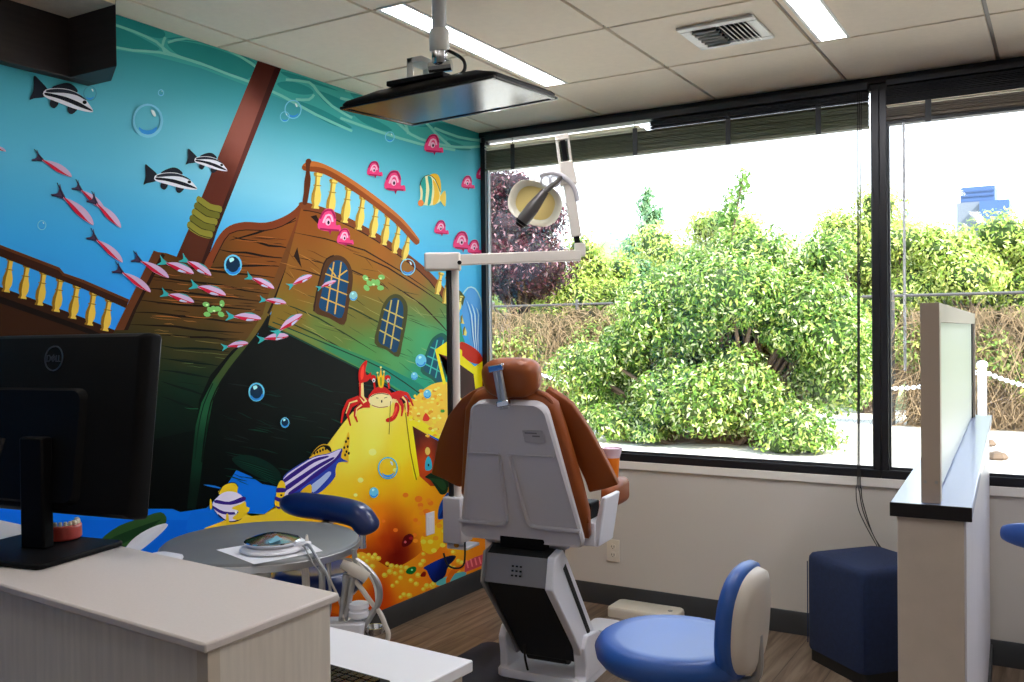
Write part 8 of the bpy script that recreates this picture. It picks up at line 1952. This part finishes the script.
m = MB(); m.tube([b0-(b1_-b0)*.06,b0+(b1_-b0)*.08], [.016,.030], 14, smooth=False); m.build('bulb_cap', M['black'], bh)
m = MB(); m.tube([b1_,LC+ux*.09+uy*.085+f*.01,LC+ux*.118+uy*.112], [.012,.008], 10); m.build('yoke', M['dark_grey'], t)
for dx, dz in ((.048,.092),(.083,.09)):
    m = MB(); c = LC+ux*dx+uy*dz; m.loft([[c+(ux*math.cos(2*PI*j/14)+uy*math.sin(2*PI*j/14))*(.021+.006*math.cos(2*PI*i/8))+f*.006*math.sin(2*PI*i/8) for j in range(14)] for i in range(9)], caps=False); m.build('handle_ring', M['white_plastic'], t)
m = MB(); P0 = LC+ux*.02+uy*.115; m.tube([P0, LC+ux*.07+uy*.125, LC+ux*.125+uy*.105, LC+ux*.165+uy*.06, LC+ux*.178+uy*.005], .0105, 10); m.build('hose_arc', M['shell'], t)
# ------------------------------------------------------------------ outdoors
GZ = -.10
m = MB(); m.box((-60,.16,GZ-.2),(60,14,GZ)); struct(m.build('ground', M['concrete'], smooth=0), 'sunlit pale concrete yard outside the windows', 'ground')
m = MB(); n = 24; vs = []
for j in range(n+1):
    for i in range(n+1):
        x = -60+120*i/n; y = 14+56*j/n; z = GZ+(1.7*(1-math.exp(-j/4.)))*(.8+.2*math.sin(i*1.3)); vs.append((x,y,z))
m.add(vs, [(j*(n+1)+i,j*(n+1)+i+1,(j+1)*(n+1)+i+1,(j+1)*(n+1)+i) for j in range(n) for i in range(n)]); struct(m.build('hill', M['hill']), 'green slope rising behind the fence', 'hillside')

def leaves(lobes, count, size, cols, seed, droop=.35, fill=.72, aspect=.42, zmin=GZ+.05):
    r = np.random.default_rng(seed); L = np.array(lobes, float); w = (L[:,3]*L[:,4]+L[:,3]*L[:,5]+L[:,4]*L[:,5]); w /= w.sum()
    k = r.choice(len(L), int(count*2.2), p=w); d = r.normal(size=(len(k),3)); d /= np.linalg.norm(d,axis=1)[:,None]
    rad = fill+(1.06-fill)*r.random(len(k))**.6; c = L[k,:3]; p = c+d*L[k,3:6]*rad[:,None]
    keep = p[:,2] > zmin
    for i in range(len(L)):
        q = (p-L[i,:3])/L[i,3:6]; keep &= ~((np.sum(q*q,axis=1) < .45) & (k != i))
    p, d, k = p[keep][:count], d[keep][:count], k[keep][:count]; N = len(p)
    nrm = d*.8+np.array((0,-.15,.55))+r.normal(size=(N,3))*.55; nrm /= np.linalg.norm(nrm,axis=1)[:,None]
    t = r.normal(size=(N,3))+np.array((0,0,-droop*2)); t -= nrm*np.sum(t*nrm,axis=1)[:,None]; t /= np.linalg.norm(t,axis=1)[:,None]; b = np.cross(nrm,t)
    s = size*(.6+.8*r.random(N))[:,None]; wd = s*aspect
    v = np.stack([p-t*s*.5, p-t*s*.08+b*wd*.5+nrm*s*.06, p+t*s*.5-nrm*s*.08, p-t*s*.08-b*wd*.5+nrm*s*.06, p-t*s*.05-nrm*s*.02],1).reshape(-1,3)
    base = np.arange(N)[:,None]*5; f = np.stack([base+[0,1,4],base+[1,2,4],base+[2,3,4],base+[3,0,4]],1).reshape(-1,3)
    C = np.array([lin(c_) for c_ in cols]); ci = r.integers(0,len(C),N); cj = r.integers(0,len(C),N); u = r.random(N)[:,None]; col = C[ci]*u+C[cj]*(1-u); col[:,3] = 1
    return v, f, np.repeat(col,5,axis=0)
def foliage(name, parent, lobes, count, size, cols, seed, **kw):
    v, f, c = leaves(lobes, count, size, cols, seed, **kw)
    me = bpy.data.meshes.new(name); me.vertices.add(len(v)); me.vertices.foreach_set('co', v.ravel())
    me.loops.add(len(f)*3); me.loops.foreach_set('vertex_index', f.ravel().astype(np.int32)); me.polygons.add(len(f)); me.polygons.foreach_set('loop_start', np.arange(0,len(f)*3,3,dtype=np.int32)); me.update()
    at = me.color_attributes.new('Col', 'FLOAT_COLOR', 'POINT'); at.data.foreach_set('color', c.astype(np.float32).ravel())
    me.materials.append(M['leaf']); o = bpy.data.objects.new(name, me); COL.objects.link(o); attach(o, parent); return o
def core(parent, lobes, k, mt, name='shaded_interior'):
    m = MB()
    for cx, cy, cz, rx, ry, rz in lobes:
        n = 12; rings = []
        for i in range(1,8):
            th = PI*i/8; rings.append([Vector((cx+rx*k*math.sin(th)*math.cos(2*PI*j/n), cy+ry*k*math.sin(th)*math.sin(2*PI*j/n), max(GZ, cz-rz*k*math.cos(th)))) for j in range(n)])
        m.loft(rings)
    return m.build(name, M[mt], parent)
def stems(parent, base, lobes, r, mt, name='branches'):
    m = MB()
    for cx, cy, cz, rx, ry, rz in lobes:
        p0 = Vector(base)+Vector((random.uniform(-.25,.25),random.uniform(-.15,.15),0)); p1 = Vector((cx,cy,cz)); mid = p0.lerp(p1,.5)+Vector((random.uniform(-.15,.15),random.uniform(-.15,.15),-.1))
        m.tube([p0,mid,p1], [r,r*.35], 7)
    return m.build(name, M[mt], parent)
def shrub(name, label, base, lobes, count, size, cols, seed, group=None, cmat='leaf_core', k=.74, sr=.05, bark='bark', cat='shrub', **kw):
    t = thing(name, label, cat, base, group=group)
    foliage('foliage', t, lobes, count, size, cols, seed, **kw)
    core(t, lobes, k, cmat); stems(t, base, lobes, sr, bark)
    return t
LIME = [(196,214,110),(158,186,84),(120,158,60),(216,224,140),(92,132,52),(140,170,70)]
GREEN = [(110,150,66),(78,122,50),(150,182,96),(60,100,44),(176,200,120),(128,164,84)]
YEL = [(212,210,112),(226,222,150),(176,186,84),(150,170,70),(196,210,120)]
R = random.Random(4)
def lumps(seed, x0, x1, y0, y1, z0, z1, n, r0, r1):
    q = random.Random(seed); out = []
    for i in range(n):
        rr = q.uniform(r0,r1); out.append((q.uniform(x0,x1),q.uniform(y0,y1),q.uniform(z0,z1),rr*1.15,rr*.95,rr*.9))
    return out
SUNLIT_MIX = [(238,240,190),(206,214,112),(146,178,76),(104,142,54),(66,104,38),(46,76,30),(84,118,44),(120,156,66)]  # leaf greens with a sunlit cream highlight mixed into the colour
def cloud(seed, cx, cy, cz, rx, ry, rz, n, r0, r1):
    """small leafy lumps spread over a dome, so that the outline breaks up"""
    q = random.Random(seed); out = []
    for i in range(n):
        a = q.uniform(0,2*PI); u = q.uniform(-.15,1); s = math.sqrt(max(0,1-u*u)); f = q.uniform(.55,1.); rr = q.uniform(r0,r1)
        out.append((cx+rx*f*s*math.cos(a), cy+ry*f*s*math.sin(a), max(cz+rz*f*u, GZ+.15), rr*q.uniform(.8,1.5), rr, rr*q.uniform(.6,1.1)))
    return out
BK = dict(fill=.42, aspect=.38, droop=.5)
shrub('leafy_shrub', 'big bright green leafy shrub filling the middle of the wide window', (-1.0,7.9,GZ), cloud(51,-1.0,8.0,.7,1.6,.8,2.1,54,.22,.52)+cloud(52,-1.2,7.3,.1,1.5,.5,.8,22,.22,.42)+cloud(63,-.1,8.4,1.3,.6,.5,1.3,14,.22,.42)+cloud(64,-2.6,7.7,.2,.75,.5,1.2,18,.22,.42), 64000, .078, SUNLIT_MIX, 3, k=.56, **BK)
shrub('leafy_shrub', 'darker green shrub left of the big shrub beyond the chair headrest', (-3.3,8.6,GZ), cloud(53,-3.3,9.3,.1,.75,.5,1.25,22,.2,.38), 11000, .08, GREEN+SUNLIT_MIX[:3], 5, k=.6, **BK)
shrub('tall_shrub', 'yellow-green shrub rising beyond the fence right of the plum tree', (-6.2,14.5,GZ), cloud(54,-6.4,14.2,1.2,2.2,.7,2.0,40,.35,.6), 18000, .10, YEL+LIME, 6, k=.56, **BK)
shrub('tall_shrub', 'sunlit lime shrub behind the fence right of the tall conifer', (-2.6,12.8,GZ), cloud(55,-2.9,12.8,1.3,1.8,.7,2.5,48,.3,.55), 22000, .09, YEL+LIME+SUNLIT_MIX[:2], 7, k=.56, **BK)
shrub('tall_shrub', 'sunlit lime shrub showing just left of the mullion', (-.1,13.2,GZ), cloud(56,-.4,13.2,1.2,1.6,.7,2.6,46,.3,.55), 20000, .09, YEL+LIME+SUNLIT_MIX[:2], 8, k=.56, **BK)
shrub('tall_shrub', 'pale green shrub topping the fence right of the mullion', (2.1,13.6,GZ), cloud(57,1.5,13.4,1.1,2.0,.7,2.35,48,.3,.55), 22000, .095, YEL+LIME+SUNLIT_MIX[:3], 9, k=.56, **BK)
shrub('tall_shrub', 'rounded yellow-green shrub below the tower at the right edge', (3.3,16.8,GZ), cloud(58,2.2,16.8,1.3,1.3,.8,2.1,24,.35,.6), 9000, .13, YEL+LIME, 10, k=.56, **BK)
# trees
t = thing('conifer', 'bluish conifer rising behind the shrubs left of the sunlit lime shrub', 'tree', (-5.35,15.5,GZ))
qq = random.Random(8); cn = [(-5.35+qq.uniform(-.5,.5)*(i+2)/16, 15.5+qq.uniform(-.3,.3)*i/16, 4.55-.17*i, .16+.035*i, .16+.035*i, .22+.01*i) for i in range(20)]; foliage('foliage', t, cn, 7000, .12, [(130,168,130),(96,140,104),(170,196,150),(150,186,140)], 12, droop=.8, fill=.3); core(t, cn, .5, 'leaf_core')
m = MB(); m.tube([(-5.35,15.5,GZ),(-5.35,15.5,4.3)], [.12,.03], 8, smooth=False); m.build('trunk', M['bark'], t)
t = thing('conifer', 'dark blue-green conifer at the right edge beside the tower', 'tree', (3.55,18.9,GZ))
cn = [(3.55,18.9,4.2-.4*i,.34+.08*i,.3+.10*i,.4) for i in range(8)]; foliage('foliage', t, cn, 3600, .2, [(60,92,90),(44,72,76),(90,120,110)], 13, droop=.8); core(t, cn, .75, 'leaf_core')
m = MB(); m.tube([(3.55,18.9,GZ),(3.55,18.9,4.2)], [.12,.03], 8, smooth=False); m.build('trunk', M['bark'], t)
PLUM = [(92,46,54),(62,34,44),(190,150,156),(46,30,38),(110,64,70),(66,70,50),(54,44,46),(50,32,40)]
pl = cloud(61,-7.35,12.6,2.7,1.15,.7,2.4,40,.35,.65)+cloud(62,-7.35,12.6,2.4,.9,.5,.6,12,.3,.45)+[(-7.35,12.6,2.4,.4,.4,.4)]
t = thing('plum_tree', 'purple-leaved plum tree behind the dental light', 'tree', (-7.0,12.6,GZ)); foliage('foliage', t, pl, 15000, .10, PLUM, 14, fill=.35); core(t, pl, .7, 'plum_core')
m = MB(); m.tube([(-7.0,12.6,GZ),(-7.0,12.6,1.4),(-7.0,12.6,3.6)], [.09,.03], 8)
for q in pl[::3]: m.tube([(-7.0,12.6,1.4),((q[0]-7.0)/2,(q[1]+12.6)/2,(q[2]+1.4)/2),q[:3]], [.04,.015], 6)
m.build('trunk', M['bark_dark'], t)
t = thing('slender_tree', 'thin airy sapling top rising above the shrubs in the middle of the wide window', 'tree', (-2.3,12.0,GZ))
foliage('foliage', t, [(-2.3,12.0,3.7,.22,.2,.35),(-2.1,12.0,4.05,.16,.15,.3),(-2.5,12.0,3.4,.25,.2,.3)], 420, .12, GREEN, 21, fill=.2)
m = MB(); m.tube([(-2.3,12.0,GZ),(-2.35,12.0,2.6),(-2.1,12.0,4.2)], [.05,.008], 6); m.build('trunk', M['bark'], t)
# distant tree belt: far too fine to count
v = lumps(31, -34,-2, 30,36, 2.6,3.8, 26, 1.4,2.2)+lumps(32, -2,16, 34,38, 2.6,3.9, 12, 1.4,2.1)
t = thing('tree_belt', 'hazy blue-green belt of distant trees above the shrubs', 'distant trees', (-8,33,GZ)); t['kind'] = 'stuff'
foliage('foliage', t, v, 16000, .26, [(130,166,150),(104,140,116),(160,190,170)], 33); core(t, v, .9, 'hill')  # distance haze is mixed into these leaf colours

# chain-link fence: posts, top rail and wire, overgrown with dry vines on the right
t = thing('chain_fence', 'dark steel chain-link fence behind the white bollards', 'fence', (-1.5,11.2,GZ))
for x in (-6.9,-5.05,-3.2,-1.35,.5,2.35,4.2):
    m = MB(); m.tube([(x,11.2,GZ),(x,11.2,1.98)], .034, 8, smooth=False); m.lathe([(.04,1.98),(.03,2.01),(.004,2.03)], (x,11.2,0), 8); m.build('post', M['fence'], t)
m = MB(); m.tube([(-8,11.2,1.93),(6,11.2,1.93)], .024, 8, smooth=False); m.build('top_rail', M['fence'], t)
m = MB()
for i in range(-2, 116):
    for s in (-1,1):
        x0 = -8+i*.12; x1 = x0+s*1.0; a, b = (x0,11.2,.0+GZ), (x1,11.2,1.9)
        m.tube([a,b], .0022, 3, smooth=False)
m.build('wire_mesh', M['fence'], t)
def tangle(name, label, x0, x1, y, z0, z1, n, seed, group):
    q = random.Random(seed); t = thing(name, label, 'dry vines', ((x0+x1)/2,y,GZ), group=group)
    m = MB()
    for i in range(n):
        x = q.uniform(x0,x1); z = q.uniform(z0,z1); p = [Vector((x,y+q.uniform(-.22,.1),z))]; d = Vector((q.uniform(-.5,.5),0,q.uniform(-1,.4)))
        for k in range(3): d += Vector((q.uniform(-.5,.5),q.uniform(-.25,.25),q.uniform(-.5,.2))); p.append(p[-1]+d*.2); p[-1].y = min(max(p[-1].y,y-.35),y+.1); p[-1].z = max(p[-1].z, GZ+.02)
        m.tube(p, q.uniform(.0025,.006), 3, smooth=False)
    m.build('twigs', M['twig'], t)
    m = MB(); q2 = random.Random(seed+1)
    nx = int((x1-x0)/.18); nz = 12; vs = []
    for j in range(nz+1):
        for i in range(nx+1): vs.append((x0+(x1-x0)*i/nx, y+.12+q2.uniform(-.12,.12), GZ+(z1-GZ-.1+q2.uniform(-.15,.1))*j/nz))
    m.add(vs, [(j*(nx+1)+i,j*(nx+1)+i+1,(j+1)*(nx+1)+i+1,(j+1)*(nx+1)+i) for j in range(nz) for i in range(nx)]); m.build('dead_thatch', M['twig_core'], t)
    foliage('leaves', t, [(x0+(x1-x0)*(i+.5)/6, y-.05, z0+(z1-z0)*q.uniform(.25,.95), (x1-x0)/8, .22, .45) for i in range(6)], 5200, .08, GREEN+YEL, seed+2, fill=.4)
    return t
tangle('dry_vines', 'brown tangle of dry vines on the fence right of the mullion', .7, 3.6, 11.05, .1, 1.75, 3200, 41, 'vines on the fence')
tangle('dry_vines', 'thin bare vines on the fence beyond the chair headrest', -7.4, -2.6, 11.05, .1, 1.9, 2600, 44, 'vines on the fence')
# bollards with a chain
def bollard(x, y, label):
    t = thing('bollard', label, 'bollard', (x,y,GZ), group='white bollards')
    m = MB(); m.lathe([(.055,GZ),(.055,.86),(.05,.87)], (x,y,0), 16); m.build('post', M['white_plastic'], t)
    m = MB(); m.lathe([(.03,.865),(.06,.885),(.072,.92),(.06,.955),(.03,.972),(.004,.976)], (x,y,0), 16); m.build('ball_cap', M['white_plastic'], t)
bl = [(3.9,9.62),(1.87,9.54),(-.4,9.4),(-2.7,9.2),(-4.95,9.0)]
bollard(*bl[1], 'white ball-topped bollard beyond the divider screen'); bollard(*bl[4], 'white ball-topped bollard just above the chair headrest')
bollard(*bl[0], 'white ball-topped bollard out of frame to the right')
bollard(*bl[2], 'white ball-topped bollard hidden behind the big shrub'); bollard(*bl[3], 'white ball-topped bollard hidden behind the darker green shrub')
for (xa,ya),(xb,yb) in zip(bl, bl[1:]):
    m = MB(); n = 58
    def at(u): return Vector((xa+(xb-xa)*u, ya+(yb-ya)*u, .84-.26*4*u*(1-u)))
    for i in range(n):
        a, b = at(i/n), at((i+1.35)/n); d = (b-a).normalized(); s = Vector((0,0,1)) if i % 2 else Vector((0,1,0)); s = (s-d*s.dot(d)).normalized(); c = (a+b)/2; hl = (b-a).length/2
        ring = [c+d*hl*math.cos(2*PI*j/8)+s*.022*math.sin(2*PI*j/8) for j in range(8)]; m.tube(ring+[ring[0]], .009, 4, smooth=False)
    nm = {0:'white plastic chain running right from the bollard beyond the divider screen',1:'white plastic chain left of the bollard beyond the divider screen',2:'white plastic chain behind the big shrub',3:'white plastic chain right of the bollard above the chair headrest'}[bl.index((xa,ya))]
    tag(m.build('chain', M['white_plastic'], loc=tuple(at(.5))), nm, 'chain', 'chains between the bollards')
for k, (x, y) in enumerate(((1.75,10.1),(1.95,8.9),(2.15,7.6))):
    m = MB(); q = random.Random(k); m.lathe([(.10,GZ),(.13,GZ+.03),(.09,GZ+.08),(.02,GZ+.10)], (x,y,0), 7); tag(m.build('stone', M['bark'], loc=(x,y,GZ)), ['brownish stone on the pale yard nearest the fence vines','small stone on the pale yard midway to the window','small stone on the pale yard nearest the window'][k], 'stone')
# distant buildings
t = thing('office_tower', 'pale blue distant tower block above the trees', 'building', (-1.9,62.6,0))
m = MB(); m.box((-3.0,62.6,0),(-1.0,66,10.45)); m.build('tower_block', M['tower'], t, smooth=0)
m = MB()
for z in (9.5,9.85,10.15): m.box((-2.95,62.55,z-.05),(-1.05,62.6,z+.05))
m.build('window_band', M['tower_glass'], t)
t = thing('low_building', 'white and blue low building in front of the distant tower', 'building', (-1.6,58,0))
m = MB(); m.box((-2.7,57,0),(-1.0,61,8.8)); m.build('white_block', M['tower_white'], t, smooth=0)
m = MB(); m.box((-1.45,56.4,0),(.1,60,8.75)); m.build('blue_block', M['tower'], t, smooth=0)

# ------------------------------------------------------------------ light and camera
wd = bpy.data.worlds.new('sky'); SC.world = wd; wd.use_nodes = True; nt = wd.node_tree; bg = nt.nodes['Background']
tcn = nt.nodes.new('ShaderNodeTexCoord'); sx = nt.nodes.new('ShaderNodeSeparateXYZ'); cr = nt.nodes.new('ShaderNodeValToRGB')
nt.links.new(tcn.outputs['Generated'], sx.inputs[0]); nt.links.new(sx.outputs['Z'], cr.inputs[0]); nt.links.new(cr.outputs[0], bg.inputs['Color'])
cr.color_ramp.elements[0].position = 0.; cr.color_ramp.elements[0].color = (.95,.97,1,1); cr.color_ramp.elements[1].position = .8; cr.color_ramp.elements[1].color = (.55,.72,1,1)
bg.inputs['Strength'].default_value = SKY
def lamp(name, kind, loc, rot_, energy, **kw):
    L = bpy.data.lights.new(name, kind); L.energy = energy
    for k, v_ in kw.items(): setattr(L, k, v_)
    o = bpy.data.objects.new(name, L); COL.objects.link(o); o.location = loc; o.rotation_euler = rot_; return o
d = Vector((-.66,.30,-.69)).normalized(); lamp('sun', 'SUN', (6,-6,12), d.to_track_quat('-Z','Y').to_euler(), SUN, angle=.012, color=(1,.95,.84))
cam_d = bpy.data.cameras.new('camera'); cam = bpy.data.objects.new('camera', cam_d); COL.objects.link(cam)
cam_d.sensor_width = 36; cam_d.lens = 928.27*36/1024; cam_d.clip_start = .05; cam_d.clip_end = 300
X = Vector((.85907,.51174,-.01089)); D = Vector((-.00386,-.01481,-.99988)); F_ = Vector((-.51184,.85901,-.01074))
X = (X-F_*X.dot(F_)).normalized(); U = F_.cross(X)*-1
if U.z < 0: U = -U
cam.matrix_world = Matrix(((X.x,U.x,-F_.x,2.832),(X.y,U.y,-F_.y,-4.428),(X.z,U.z,-F_.z,1.4424),(0,0,0,1)))
SC.camera = cam
SC.view_settings.view_transform = 'Standard'; SC.view_settings.look = 'None'; SC.view_settings.exposure = EXPO; SC.view_settings.gamma = 1.
SC.cycles.use_denoising = True; SC.cycles.max_bounces = 8; SC.cycles.transparent_max_bounces = 12; SC.cycles.sample_clamp_indirect = 6
